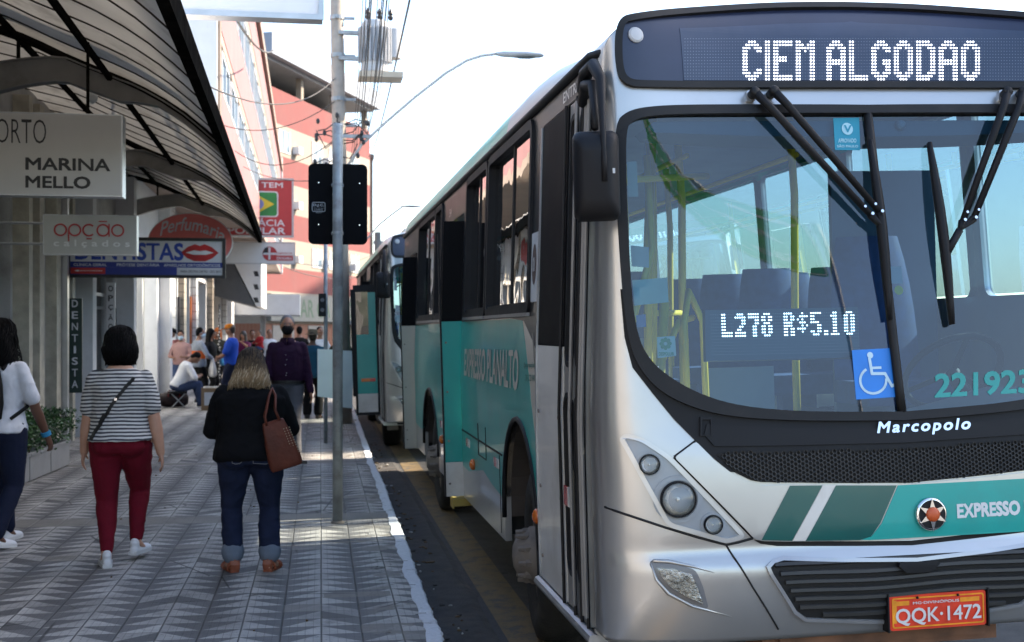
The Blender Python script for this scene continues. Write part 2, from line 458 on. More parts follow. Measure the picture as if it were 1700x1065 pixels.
# pavement and kerb
g = G(); yy = [-8 + 2.0 * k for k in range(62)]
for Y in yy: g.v += [V((-3.75, Y, 0)), V((curbx(Y) - .04, Y, 0))]
for k in range(len(yy) - 1): g.f.append([2*k, 2*k+1, 2*k+3, 2*k+2]); g.m.append(0)
tag(g.build('pavement', pavement_material()), kind='structure')
g = G(); yy = []; Y = -5.0
while Y < 90: yy.append(Y); Y += .035 if 4 < Y < 22 else .35
prevs = []
for Y in yy:
    blk = math.floor(Y / .82 + .3); jit = .008 * noise.noise(V((blk * 7.3, 1.7, 0)))
    ch = noise.noise(V((Y * 2.3, 5.5, 0))); ch2 = noise.noise(V((Y * 9, 8.5, 0)))
    l = curbx(Y) - .088 + jit + .016 * ch + .012 * ch2; r = curbx(Y) + .012 * noise.noise(V((Y * 5, 2.2, 0))) + .01 * noise.noise(V((Y * 17, 4, 0)))
    fr = abs((Y / .82 + .3) % 1 - .5); z = .006 if fr < .478 else -.004
    g.v += [V((l, Y, -.02)), V((l, Y, z)), V((r - .012, Y, z)), V((r, Y, z - .014)), V((r + .012, Y, -.24))]
for k in range(len(yy) - 1):
    for j in range(4): g.f.append([5*k+j, 5*k+j+1, 5*k+j+6, 5*k+j+5]); g.m.append(1 if j == 3 else 0)
tag(g.build('kerb', [worn_paint('kerb_whitewash', (.72, .73, .76), (.30, .285, .27), .70), mat('kerb_stone', (.20, .19, .18), .9, var=.3, scale=8, bump=.6, bscale=40)], fix=False), kind='structure')

# ---------------------------------------------------------------- buildings on the left
M_CONC = mat('grey_render', (.36, .355, .35), .8, var=.18, scale=2.5, dirt=(.12, .115, .11, .6), bump=.25, bscale=70)
M_PALE = mat('pale_render', (.56, .565, .58), .75, var=.1, scale=2, dirt=(.22, .22, .22, .45), bump=.15)
M_STONE = mat('beige_stone', (.40, .37, .30), .6, var=.2, scale=7, dirt=(.12, .11, .09, .5), bump=.2)
M_DARKMET = mat('dark_metal', (.03, .03, .032), .45, metal=.3, var=.3)
M_ALU = mat('aluminium', (.45, .46, .48), .35, metal=.85, var=.15)
M_WHITEP = mat('white_paint', (.66, .66, .66), .5, var=.05, dirt=(.42, .40, .37, .4))
M_SHOPGLASS = glass('shop_glass', (.72, .78, .78), ior=1.5)
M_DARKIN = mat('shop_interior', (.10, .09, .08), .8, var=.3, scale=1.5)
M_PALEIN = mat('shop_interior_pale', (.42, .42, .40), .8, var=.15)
M_TUBE = emis('fluorescent_tube', (1, .98, .92), 14.0)

FX = -3.45                               # line of the shop fronts
def tile_mat(name, a, joint, w_, h_, rough=.3, axis=(1, 2)):
    m, n, p, L = node_mat(name)
    tc = n.nodes.new('ShaderNodeTexCoord'); sp = n.nodes.new('ShaderNodeSeparateXYZ'); L(tc.outputs['Object'], sp.inputs[0])
    s = mathn(n, 'ADD', sp.outputs[0], sp.outputs[1])
    fx = mathn(n, 'ABSOLUTE', mathn(n, 'SUBTRACT', mathn(n, 'FRACT', mathn(n, 'DIVIDE', s, w_)), .5))
    fz = mathn(n, 'ABSOLUTE', mathn(n, 'SUBTRACT', mathn(n, 'FRACT', mathn(n, 'DIVIDE', sp.outputs[2], h_)), .5))
    j = mathn(n, 'MAXIMUM', rng(n, fx, .44, .46), rng(n, fz, .44, .46))
    nz = noisen(n, tc.outputs['Object'], 3, 5)
    c = mixc(n, j, mixc(n, rng(n, nz, .3, .7), tuple(.85 * q for q in a), a), joint)
    L(c, p.inputs['Base Color']); p.inputs['Roughness'].default_value = rough; return m
M_TILE = tile_mat('white_wall_tiles', (.55, .57, .60), (.16, .16, .17), .24, .24)
M_TILEB = tile_mat('tan_wall_tiles', (.36, .30, .24), (.10, .09, .08), .22, .22)

def shop_row(name, label, Y0, Y1, top, opens, pillars, wallmat, glassy=True):
    """a ground floor along the pavement: openings, what is inside them, pillars in front"""
    root = thing(name, label, 'building', (FX, Y0, 0))
    g = G(); holes = [rect(a - Y0, .08, b - Y0, h) for a, b, h, k in opens]
    g.prism([rect(0, -.3, Y1 - Y0, top)] + holes, (0, 0, 0), (0, 1, 0), (0, 0, 1), .28)
    g.box(-9, -.281, Y1 - Y0 - .3, Y1 - Y0, 0, top); g.box(-9, -.281, 0, .3, 0, top); g.box(-9, 0, 0.301, Y1 - Y0 - .301, top, top + .2)
    g.build('wall', wallmat, root, fix=True)
    for a, b, h, k in opens:
        a_, b_ = a - Y0, b - Y0
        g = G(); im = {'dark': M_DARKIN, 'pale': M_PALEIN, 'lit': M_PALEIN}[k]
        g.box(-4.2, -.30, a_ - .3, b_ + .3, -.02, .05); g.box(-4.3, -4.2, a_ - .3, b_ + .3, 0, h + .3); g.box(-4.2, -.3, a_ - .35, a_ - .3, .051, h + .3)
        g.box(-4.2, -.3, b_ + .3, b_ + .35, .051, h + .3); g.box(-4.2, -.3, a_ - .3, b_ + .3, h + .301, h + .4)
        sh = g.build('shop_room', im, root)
        if k == 'lit':
            g = G()
            for q in range(2):
                for xx in (-1.0, -2.4): g.box(xx - .5, xx + .5, a_ + (b_ - a_) * (.3 + .4 * q) - .12, a_ + (b_ - a_) * (.3 + .4 * q) + .12, h + .17, h + .22)
            g.build('ceiling_lamp', M_TUBE, sh)
        rng_ = random.Random(int(a * 100))
        g = G()                                              # shelves and goods
        for q in range(max(2, int((b - a) / .9))):
            yq = a_ + .25 + q * .9; hh = rng_.uniform(.9, 2.1); xq = rng_.uniform(-3.9, -1.6)
            g.box(xq, xq + .45, yq, yq + .62, .051, hh, q % 3)
        g.build('shop_goods', [mat('goods_brown', (.16, .10, .06), .6, var=.5, scale=9), mat('goods_pale', (.45, .42, .38), .6, var=.4, scale=12), mat('goods_blue', (.06, .10, .2), .6, var=.5, scale=10)], sh)
        if glassy:
            g = G(); nb = max(1, round((b - a) / 1.3))
            for q in range(nb): g.box(-.16, -.15, a_ + (b_-a_)*q/nb + .03, a_ + (b_-a_)*(q+1)/nb - .03, .12, h - .04)
            pane = g.build('shop_window', M_SHOPGLASS, root)
            g = G()
            for q in range(nb + 1):
                yq = a_ + (b_-a_)*q/nb; g.box(-.19, -.12, yq - .029, yq + .029, .08, h)
            for zq in (.08, h - .9, h - .06):
                for q in range(nb): g.box(-.185, -.125, a_ + (b_-a_)*q/nb + .03, a_ + (b_-a_)*(q+1)/nb - .03, zq, zq + .055)
            g.build('window_frame', M_ALU, pane)
    for Y, wx, wy, h, m in pillars:
        g = G(); g.box(.002, wx, Y - Y0 - wy / 2, Y - Y0 + wy / 2, 0, h)
        g.build('pillar', m, root)
    return root
shop_row('shop_building', 'grey single-storey row of shops behind the canopy with beige and white pillars', -6.0, 24.6, 5.2,
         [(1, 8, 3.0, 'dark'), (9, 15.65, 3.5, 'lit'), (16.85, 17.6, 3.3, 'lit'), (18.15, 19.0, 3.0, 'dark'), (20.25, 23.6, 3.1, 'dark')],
         [(15.85, .19, .2, 4.4, M_STONE), (16.5, .19, .28, 4.4, M_STONE), (17.8, .15, .3, 4.4, M_STONE), (18.08, .22, .12, 4.4, M_ALU), (19.2, .10, .20, 4.4, M_STONE), (19.95, .27, .34, 4.4, M_PALE), (24.1, .33, .4, 4.4, M_PALE)], M_CONC)
shop_row('tiled_building', 'white tiled shop fronts beyond the canopy where people queue', 24.7, 62.0, 4.9,
         [(25.2, 30.4, 3.2, 'lit'), (31.6, 32.1, 3.2, 'dark'), (33.4, 35.0, 3.2, 'dark'), (36.2, 38.6, 3.2, 'dark'), (40.0, 44.8, 3.2, 'dark'), (46, 52, 3.2, 'dark'), (54, 60, 3.2, 'dark')],
         [(27.0, .10, .1, 3.2, M_WHITEP), (31.0, .26, .5, 4.8, M_PALE), (32.6, .16, .9, 4.8, M_TILE), (35.6, .16, .7, 4.8, M_TILEB), (39.2, .18, .8, 4.8, M_TILE), (45.4, .2, .5, 4.8, M_TILEB), (53, .2, .5, 4.8, M_TILE)], M_PALE, glassy=False)

# posters, panels and a hose cabinet on the shop fronts
for nm, par, x0, x1, y0, y1, z0, z1, mt in (('wall_panel', 'shop_building', .003, .05, 20.35, 20.75, 1.05, 2.15, mat('panel_red', (.30, .02, .025), .5)), ('wall_panel', 'shop_building', .003, .03, 23.62, 23.86, .9, 2.0, mat('panel_dark', (.03, .03, .035), .5)), ('downpipe', 'shop_building', .003, .09, 18.28, 18.37, 0, 4.4, M_ALU),
        ('wall_panel', 'tiled_building', .003, .06, 35.05, 35.22, 1.0, 2.5, mat('panel_dark', (1, 1, 1))), ('wall_panel', 'tiled_building', .003, .05, 32.12, 32.14, .6, 2.3, mat('panel_blue', (.05, .12, .30), .5)), ('wall_panel', 'tiled_building', .003, .05, 38.64, 38.78, 1.2, 2.6, mat('panel_orange', (.45, .13, .04), .5)), ('wall_panel', 'tiled_building', .003, .05, 45.0, 45.1, .8, 2.8, mat('panel_dark', (1, 1, 1)))):
    pr = bpy.data.objects[par]; g = G(); g.box(x0, x1, y0 - pr.location.y, y1 - pr.location.y, z0, z1); g.build(nm, mt, pr)
# pink building whose upper floors stand out over the pavement
M_PINK = mat('pink_render', (.28, .135, .14), .8, var=.12, scale=1.2, dirt=(.22, .12, .12, .6), dscale=.7, bump=.2)
M_CREAM = mat('cream_render', (.27, .215, .18), .8, var=.1, scale=1.5)
M_WINGL = mat('far_window_glass', (.10, .14, .18), .08, var=.5, scale=.8, spec=.9)
M_WFRAME = mat('white_window_frame', (.72, .74, .76), .5, var=.05)
root = thing('pink_building', 'pink apartment block with long bands of windows above the shop canopy', 'building', (-1.45, 22.0, 0))
L_ = 50.0; g = G()
zs = [(4.95, 5.75, 0, 0), (5.75, 6.75, -.07, 1), (6.75, 7.95, 0, 0), (7.95, 9.35, -.07, 1), (9.35, 10.45, 0, 0), (10.45, 10.75, .12, 2), (10.75, 11.5, -.05, 2)]
for z0, z1, dx, mi in zs: g.box(-10, dx, .25, L_, z0, z1, 2 if mi else 0)
for z0, z1 in ((6.55, 6.75), (9.1, 9.35)): g.box(-.065, -.01, .25, L_, z0, z1 - .004, 2)
g.box(-10, 0, .25, L_, 4.75, 4.947, 2)
# gable facing the street: flat pilasters
g.box(-10, -.004, .0, .248, 4.75, 11.5, 2)
for x0, x1, m in ((-.55, -.05, 3), (-1.35, -.95, 0), (-2.2, -1.75, 3), (-3.4, -2.6, 0)): g.box(x0, x1, -.12, -.004, 4.76, 11.45, m)
g.build('wall', [M_PINK, M_PINK, M_CREAM, M_WHITEP], root)
for (z0, z1) in ((5.78, 6.53), (7.98, 9.08)):
    y = .8
    while y < L_ - 2.5:
        g = G(); g.box(-.068, -.05, y + .06, y + 2.14, z0 + .06, z1 - .06, 0)
        win = g.build('window', [M_WINGL], root)
        g = G()
        for a, b, c, d in ((y, y + .06, z0, z1), (y + 2.14, y + 2.2, z0, z1), (y + .06, y + 2.14, z0, z0 + .06), (y + .06, y + 2.14, z1 - .06, z1), (y + 1.07, y + 1.13, z0 + .06, z1 - .06)): g.box(-.068, -.02, a, b, c, d)
        g.build('window_frame', M_WFRAME, win)
        y += 2.75
# downpipe and cream end pier
g = G(); g.box(0.002, .10, L_ - .9, L_ - .002, 4.75, 11.2); g.build('end_pier', M_WHITEP, root)

# red building where the street bends
M_RED = mat('red_render', (.155, .036, .036), .8, var=.1, scale=.6, dirt=(.20, .07, .058, .5), dscale=.5)
M_RBEIGE = mat('beige_window_band', (.24, .21, .175), .8, var=.08)
M_BRICK = tile_mat('orange_brick', (.25, .095, .055), (.28, .16, .10), .24, .09, .8)
M_ROOFM = mat('grey_roof_sheet', (.22, .25, .30), .5, var=.15, scale=.5)
d = V((.375, .927, 0)).normalized(); nrm = V((d.y, -d.x, 0))      # nrm faces the road
root = thing('red_building', 'red and beige block with an open top floor where the street bends', 'building', (-2.4, 74.5, 0))
root.rotation_euler = (0, 0, math.atan2(d.y, d.x) - R(90))
# local: +Y along the facade, +X out of it
LB = 18.3; g = G()
levels = [(-.5, 2.0, 2), (2.0, 3.9, 1), (3.9, 5.35, 0), (5.35, 7.1, 1), (7.1, 8.65, 0), (8.65, 10.45, 1), (10.45, 12.0, 0), (12.0, 13.85, 1), (13.85, 15.9, 0)]
for z0, z1, m in levels: g.box(-14, 0, 0, LB, z0, z1, m)
g.box(-14, -.15, .15, LB - .15, 15.9, 15.95, 1)
for y in (0.1, 5.8, 11.6, LB - .5):
    for x in (-.5, -8, -13.8): g.box(x, x + .35, y, y + .4, 15.951, 17.5, 1)
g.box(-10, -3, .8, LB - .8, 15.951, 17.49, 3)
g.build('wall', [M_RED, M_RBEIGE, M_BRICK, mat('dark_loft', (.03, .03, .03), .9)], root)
g = G(); g.box(-14.6, .7, -.6, LB + .5, 17.5, 18.7); g.box(-14, .2, -.2, LB, 17.3, 17.498); g.build('roof', M_ROOFM, root)
for z0, z1 in ((5.6, 6.85), (8.9, 10.2), (12.25, 13.6)):
    for y in (1.9, 7.2, 10.2, 14.2):
        g = G(); g.box(.003, .03, y + .07, y + 1.6, z0 + .05, z1 - .05); win = g.build('window', M_WINGL, root)
        g = G()
        for a, b in ((y, y + .07), (y + .8, y + .87), (y + 1.6, y + 1.67)): g.box(.003, .06, a, b, z0, z1)
        g.box(.003, .058, y + .07, y + .8, z0, z0 + .05); g.box(.003, .058, y + .87, y + 1.6, z0, z0 + .05)
        g.build('window_frame', M_WFRAME, win)
    for k in range(3):
        g = G(); g.box(.003, .42, 4.1 + 5 * k, 4.7 + 5 * k, z0 + .1, z0 + .55); g.build('air_conditioner', M_WHITEP, root)
g = G(); g.box(.002, .30, .2, LB - .4, 2.15, 3.75); g.build('fascia', mat('fascia_board', (.20, .205, .185), .6), root)
g = G(); gm = mat('fascia_green_letters', (.06, .13, .07), .6)
g.text('MAR', (.305, 3.35, 2.4), (0, 1, 0), (0, 0, 1), 3.4, 1.1, .02)
g.text('CA', (.305, 7.3, 2.4), (0, 1, 0), (0, 0, 1), 2.3, 1.1, .02); g.text('DO', (.305, 10.9, 2.4), (0, 1, 0), (0, 0, 1), 3.0, 1.1, .02)
g.build('fascia_lettering', gm, root)
for y in (1, 6.5, 11.5): g = G(); g.box(.003, .05, y, y + 3.2, 0, 1.9); g.build('shutter', mat('shutter_grey', (.20, .19, .18), .6), root)
g = G(); g.box(.04, 2.6, 13.5, LB, 2.0, 2.3); g.build('marquee', M_WHITEP, root)
# pale tower behind it
root = thing('pale_tower', 'narrow pale apartment tower behind the red block', 'building', (2.3, 96, 0))
g = G(); g.box(0, 2.6, 0, 8, 0, 14.6, 0); g.box(-.1, 2.7, -.1, 8.1, 14.6, 14.9, 0); g.build('wall', M_RBEIGE, root)
for k in range(4):
    g = G(); g.box(1.75, 2.3, -.04, -.003, 2.8 + 3 * k, 4.6 + 3 * k); g.build('window', M_WINGL, root)
# unseen low shop row across the road, sized to shade the road beside the bus
root = thing('low_building', 'unseen low beige shop row, placed to shade the road beside the bus', 'building', (9.8, 2.5, 0))
g = G(); g.prism([rect(0, -.4, 9.5, 4.9)] + [rect(1 + 4.5 * k, -.1, 4.4 + 4.5 * k, 2.9) for k in range(2)], (0, 9.5, 0), (0, -1, 0), (0, 0, 1), .3)
g.box(.301, 8, 0, 9.5, -.4, 4.9); g.box(-.2, 8.1, -.1, 9.6, 4.9, 5.1); g.build('wall', M_CREAM, root, fix=True)
for k in range(2):
    g = G(); g.box(.2, .28, 9.5 - 4.4 - 4.5 * k, 9.5 - 1 - 4.5 * k, -.1, 2.9); g.build('shutter', M_ALU, root)

# unseen tall blocks added on the right to shade the far pavement
root = thing('shade_block', 'tallest and farthest unseen grey block added across the road to shade the pavement', 'building', (67, 77, 0))
g = G(); g.box(0, 12, 0, 26, -.4, 52); g.build('wall', M_CONC, root)
root = thing('shade_block', 'second unseen grey block added further along the road to shade the pavement', 'building', (51, 51.5, 0))
g = G(); g.box(0, 12, 0, 25, -.4, 37); g.build('wall', M_CONC, root)
root = thing('shade_block', 'unseen grey shade block added across the road with a slit letting sun through', 'building', (33, 10, 0))
g = G(); g.box(0, 12, 0, 41.5, -.4, 22.3)
for q in range(6): g.box(.1, .3, .2 + 8.1 * q, .4 + 8.1 * q, 22.301, 24.399)
g.box(0, .4, -.3, 41.8, 24.4, 28); g.build('wall', M_CONC, root)  # raised slab shades people; gap below it passes sun to the open bus door
for k in range(5):
    for j in range(10):
        g = G(); g.box(-.03, -.003, 1.5 + 3.8 * j, 3.9 + 3.8 * j, 3 + 4 * k, 5 + 4 * k); g.build('window', M_WINGL, root)
# ---------------------------------------------------------------- white marquee and dark awning further on
root = thing('marquee', 'white concrete slab marquee over the pavement beyond the queue', 'marquee', (0, 60, 0))
g = G(); g.box(-3.44, -.35, 2.1, 9, 2.35, 3.35); g.build('slab', M_WHITEP, root)
for x in (-2.2, -.9): g = G(); g.lathe([(0, .14), (2.34, .14)], (x, 5, 0), (0, 0, 1), 12); g.build('post', M_CONC, root)
root = thing('awning', 'dark sloping awning with white side panel above the queue', 'awning', (0, 49, 0))
g = G(); g.prism([[(-3.44, 2.9), (-1.95, 2.5), (-3.0, 4.6), (-3.44, 4.6)]], (0, 0, 0), (1, 0, 0), (0, 0, 1), 6.0); g.build('soffit', mat('awning_grey', (.07, .075, .085), .6), root)
g = G(); g.prism([[(-3.0, 4.7), (-1.9, 2.5), (-1.72, 2.5), (-1.72, 5.0), (-3.0, 5.0)]], (0, -.02, 0), (1, 0, 0), (0, 0, 1), 6.0); g.build('side_panel', M_WHITEP, root)
g = G()
for z in (2.75, 3.25, 3.75, 4.5): g.prism([[(-2.02, z + .1), (-1.86, z + .1), (-1.80, z - .1), (-1.96, z - .1)]], (0, -.025, 0), (1, 0, 0), (0, 0, 1), 0)
g.build('panel_holes', M_DARKMET, root)
# ================================================================ CANOPY, SIGNS
CAN_PROF = [(0, 3.40), (.35, 3.70), (.71, 3.92), (1.43, 4.22), (1.88, 4.42), (2.6, 4.60)]     # distance in from the outer edge -> height
def can_edge(Y): return -.755 - .009 * (Y - 7.1)
def can_pt(Y, t, dz=0.0): return V((can_edge(Y) - t, Y, table(CAN_PROF, t) + dz))
M_SHEET = mat('canopy_sheet', (.64, .615, .58), .55, var=.16, scale=1.2, dirt=(.20, .17, .14, .75), dscale=2.2, bump=.1)
M_CANMET = mat('canopy_steel', (.010, .0095, .009), .85, var=.4, scale=6, dirt=(.028, .023, .018, .8), dscale=9, spec=0.0)
M_CANBEAM = mat('canopy_beam', (.27, .262, .25), .6, var=.2, scale=3, dirt=(.09, .08, .07, .6))
_n = M_SHEET.node_tree; _p = _n.nodes['Principled BSDF']; _t = _n.nodes.new('ShaderNodeBsdfTranslucent'); _m = _n.nodes.new('ShaderNodeMixShader'); _m.inputs[0].default_value = .05
_n.links.new(_p.inputs['Base Color'].links[0].from_socket, _t.inputs[0]); _n.links.new(_p.outputs[0], _m.inputs[1]); _n.links.new(_t.outputs[0], _m.inputs[2]); _n.links.new(_m.outputs[0], _n.nodes['Material Output'].inputs[0])
canopy = thing('shop_canopy', 'long curved grey sheet canopy on steel arms over the pavement', 'canopy', (0, 0, 0))
g = G(); NT = 15; ts = [2.78 * k / NT for k in range(NT + 1)]; Y = 2.0; pitch = .76
seam = G()
while Y < 24.8:
    ya, yb = Y, min(Y + pitch, 24.9); base = len(g.v); ny = 5
    for j in range(ny):
        yj = lerp(ya, yb, j / (ny - 1)); q = 2 * j / (ny - 1) - 1
        for t in ts: g.v.append(can_pt(yj, t, .022 * (1 - q * q)))
    n2 = len(ts)
    for j in range(ny - 1):
        for k in range(len(ts) - 1):
            a = base + j * n2 + k; g.f.append([a, a + n2, a + n2 + 1, a + 1]); g.m.append(0)
    seam.tube([can_pt(ya, t, -.004) for t in ts], .009, 5)
    Y += pitch
g.build('roof_sheet', M_SHEET, canopy, smooth=True)
seam.build('sheet_seams', mat('seam_brown', (.055, .048, .042), .9, spec=.1), canopy)
g = G(); pts = [can_pt(2 + k * 1.0, -.02, -.04) for k in range(23)] + [can_pt(24.9, -.02, -.04)]
for a, b in zip(pts[:-1], pts[1:]):
    for dx, dz in ((0, 0),):
        g.add([a + V((-.035, 0, -.07)), a + V((.035, 0, -.07)), a + V((.035, 0, .10)), a + V((-.035, 0, .10)), b + V((-.035, 0, -.07)), b + V((.035, 0, -.07)), b + V((.035, 0, .10)), b + V((-.035, 0, .10))],
              [(0, 1, 5, 4), (1, 2, 6, 5), (2, 3, 7, 6), (3, 0, 4, 7), (0, 3, 2, 1), (4, 5, 6, 7)])
g.build('edge_gutter', M_CANMET, canopy)
for t in (1.05, 1.88):
    g = G(); a, b = can_pt(2, t, -.07), can_pt(24.85, t, -.07)
    g.tube([a, b], .035, 6); g.build('purlin', M_CANMET, canopy)
for Yb in (6.4, 12.5, 18.7, 24.7):
    # arm: an arched web that springs from the wall and meets the sheet, then follows it to the edge
    top, bot = [], []
    for k in range(15):
        t = lerp(2.62, .95, k / 14); q = k / 14
        zt = 3.95 + .22 * math.sin(q * 2.2) ; zt = min(zt, table(CAN_PROF, t) - .06)
        top.append((can_edge(Yb) - t, zt)); bot.append((can_edge(Yb) - t, zt - lerp(.34, .20, q) + .03 * math.sin(q * 3.1)))
    for k in range(1, 9):
        t = lerp(.95, .02, k / 8); zt = table(CAN_PROF, t) - .05
        top.append((can_edge(Yb) - t, zt)); bot.append((can_edge(Yb) - t, zt - lerp(.20, .07, min(1, k / 3))))
    g = G(); g.prism([list(reversed(top)) + bot], (0, Yb - .035, 0), (1, 0, 0), (0, 0, 1), .07)
    for ln in (top, bot):
        for a, b in zip(ln[:-1], ln[1:]):
            g.add([(a[0], Yb - .08, a[1]), (b[0], Yb - .08, b[1]), (b[0], Yb + .08, b[1]), (a[0], Yb + .08, a[1]),
                   (a[0], Yb - .08, a[1] + .012), (b[0], Yb - .08, b[1] + .012), (b[0], Yb + .08, b[1] + .012), (a[0], Yb + .08, a[1] + .012)],
                  [(0, 1, 2, 3), (7, 6, 5, 4), (0, 4, 5, 1), (3, 2, 6, 7)])
    arm = g.build('support_arm', M_CANBEAM, canopy)
    g = G(); # rib that carries the sheet above the arm
    g.tube([can_pt(Yb, t, -.05) for t in ts], .045, 6)
    g.build('rib', M_CANMET, canopy)
    g = G(); g.tube([(can_edge(Yb) - 1.88, Yb, table(CAN_PROF, 1.88) - .06), (can_edge(Yb) - 1.88, Yb, 4.1)], .018, 6); g.build('hanger', M_CANMET, canopy)
    g = G(); g.box(FX - .03, FX + .12, Yb - .1, Yb + .1, 3.45, 4.75); g.build('wall_bracket', M_CANBEAM, canopy)
for Yl, tl in ((13.4, 1.35), (16.4, 1.6)):
    root = thing('security_lamp', 'small clear bulb lamp clipped under the canopy' + (' behind the largest sign' if Yl > 15 else ' by the nearer arm'), 'lamp', can_pt(Yl, tl, -.05), 0, 'lamps under the canopy')
    g = G(); g.lathe([(0, .03), (.07, .035), (.08, .02)], (0, 0, -.08), (0, 0, 1), 10); g.build('socket', M_DARKMET, root)
    g = G(); g.lathe([(0, .012), (.03, .05), (.08, .06), (.13, .035), (.15, .02)], (0, 0, -.23), (0, 0, 1), 12); g.build('bulb', mat('frosted_bulb', (.6, .62, .62), .2), root)

def panel_sign(name, label, x0, x1, Y, z0, z1, face, thick=.16, frame=None, side=M_ALU, group=None):
    root = thing(name, label, 'sign', ((x0 + x1) / 2, Y, z0), 0, group)
    w_, h = x1 - x0, z1 - z0
    g = G(); g.box(-w_/2, w_/2, .004, thick, 0, h); g.build('box', side, root)
    g = G(); g.box(-w_/2 + .012, w_/2 - .012, -.004, .003, .012, h - .012); g.build('face', face, root)
    if frame:
        g = G(); f = frame[1]
        g.prism([rect(-w_/2 - .01, -.01, w_/2 + .01, h + .01), rect(-w_/2 + f, f, w_/2 - f, h - f)], (0, -.022, 0), (1, 0, 0), (0, 0, 1), .017); g.build('frame', frame[0], root, fix=True)
    return root, w_, h
AX, AZ = (1, 0, 0), (0, 0, 1)
M_BLACKL = mat('black_lettering', (.018, .018, .02), .5)
M_SIGNG = mat('sign_pale_grey', (.50, .485, .46), .5, var=.05, dirt=(.36, .34, .32, .35))
# large pale sign
root, w_, h = panel_sign('hanging_sign', 'large pale grey box sign with black capitals under the canopy', -2.82, -1.53, 11.0, 2.72, 3.41, M_SIGNG, .2)
g = G(); g.text('ORTO', (-w_/2 + .33 - .05, -.008, h - .26), AX, AZ, .40, .20, -.012)
g.text('MARINA', (-.11 - .02, -.008, .21), AX, AZ, .68, .105, .035); g.text('MELLO', (-.13, -.008, .06), AX, AZ, .52, .105, .035)
g.build('lettering', M_BLACKL, root)
for x in (-.5, .35): g = G(); g.tube([(x, .1, h), (x, .1, h + .62)], .014, 6); g.build('hanger', M_CANMET, root)
# small grey sign with red word
root, w_, h = panel_sign('shoe_shop_sign', 'smaller grey box sign with thin red rounded letters on wall arms', -2.76, -1.80, 14.0, 2.40, 2.83, mat('sign_mid_grey', (.40, .39, .36), .5, var=.05, dirt=(.25, .25, .23, .4)), .16)
g = G(); rr = mat('red_lettering', (.38, .03, .03), .5)
def ringl(cx, cz, r, t, a0=0, a1=360, n=28):
    o, i = [], []
    for k in range(n + 1):
        a = R(lerp(a0, a1, k / n)); o.append((cx + r*math.cos(a), cz + r*math.sin(a))); i.append((cx + (r-t)*math.cos(a), cz + (r-t)*math.sin(a)))
    for k in range(n): g.add([(o[k][0], -.008, o[k][1]), (o[k+1][0], -.008, o[k+1][1]), (i[k+1][0], -.008, i[k+1][1]), (i[k][0], -.008, i[k][1])], [(3, 2, 1, 0)])
rr_ = .068; cz = .265; tt = .017
for k, cx in enumerate((-.30, -.155, -.01, .135, .285)):
    ringl(cx, cz, rr_, tt, 45 if k == 2 else 0, 315 if k == 2 else 360)
g.box(-.223, -.210, -.0085, -.0045, cz - .12, cz); g.box(.190, .203, -.0085, -.0045, cz - rr_, cz + rr_)
g.box(-.035, .02, -.0085, -.0045, cz - .098, cz - .085); g.box(.09, .175, -.0085, -.0045, cz + .088, cz + .100)
g.build('lettering', rr, root)
g = G(); g.text('calçados', (-.37, -.008, .075), AX, AZ, .78, .085, .02, 0, 0, 0, 1.6); g.build('small_lettering', mat('pale_lettering', (.62, .62, .60), .5), root)
for z in (.12, .34): g = G(); g.tube([(-w_/2, .08, z), (FX + .15 - (-2.28), .08, z)], .016, 6); g.build('wall_arm', M_ALU, root)
# dentists' sign
root, w_, h = panel_sign('dentist_sign', 'long white and blue box sign with red lips picture and black frame', -3.40, -1.19, 19.0, 2.37, 2.94, mat('sign_white', (.58, .58, .60), .5, var=.04, dirt=(.40, .40, .40, .3)), .18, (M_DARKMET, .035), M_DARKMET)
g = G(); g.box(-w_/2 + .036, w_/2 - .036, -.009, -.005, .145, .222); g.box(-w_/2 + .036, .42, -.009, -.005, .036, .1445); g.build('blue_band', mat('sign_blue', (.02, .035, .22), .5), root)
g = G(); g.text('DENTISTAS', (-w_/2 + .10, -.008, .245), AX, AZ, 1.52, .26, .035); g.build('lettering', mat('blue_lettering', (.025, .06, .33), .5), root)
g = G(); g.text('CLÍNICA GERAL', (-w_/2 + .08, -.012, .158), AX, AZ, .46, .048, .02); g.text('PRÓTESE DENTÁRIA', (-w_/2 + .68, -.012, .158), AX, AZ, .60, .052, .02); g.text('APARELHOS ORTODÔNTICOS', (w_/2 - .87, -.012, .158), AX, AZ, .80, .052, .02)
g.build('white_lettering', mat('sign_white_letters', (.62, .63, .66), .5), root)
g = G(); g.box(-w_/2 + .04, -w_/2 + .52, -.013, -.0095, .045, .135); g.build('red_patch', mat('sign_red', (.42, .03, .03), .5), root)
g = G(); g.prism([[(-w_/2 + .09, .09), (-w_/2 + .15, .105), (-w_/2 + .15, .094), (-w_/2 + .48, .094), (-w_/2 + .48, .086), (-w_/2 + .15, .086), (-w_/2 + .15, .075)]], (0, -.016, 0), AX, AZ); g.build('arrow', mat('sign_white_letters', (1, 1, 1)), root)
g = G(); g.box(.43, w_/2 - .05, -.012, -.005, .045, .14); g.build('name_strip', mat('sign_white', (1, 1, 1)), root)
g = G(); g.text('MARIA CRISTINA CASTRO - CRO 30573', (.47, -.014, .072), AX, AZ, .58, .036, .01); g.build('name_lettering', M_BLACKL, root)
lip = [(-.27, .0), (-.17, .085), (-.07, .125), (0, .10), (.07, .125), (.17, .085), (.27, 0), (.18, -.08), (.08, -.125), (-.08, -.125), (-.18, -.08)]
cxl, czl = w_/2 - .36, .365
g = G(); g.prism([[(cxl + a, czl + b) for a, b in lip]], (0, -.008, 0), AX, AZ); g.build('lips', mat('lip_red', (.40, .01, .015), .3, var=.3), root)
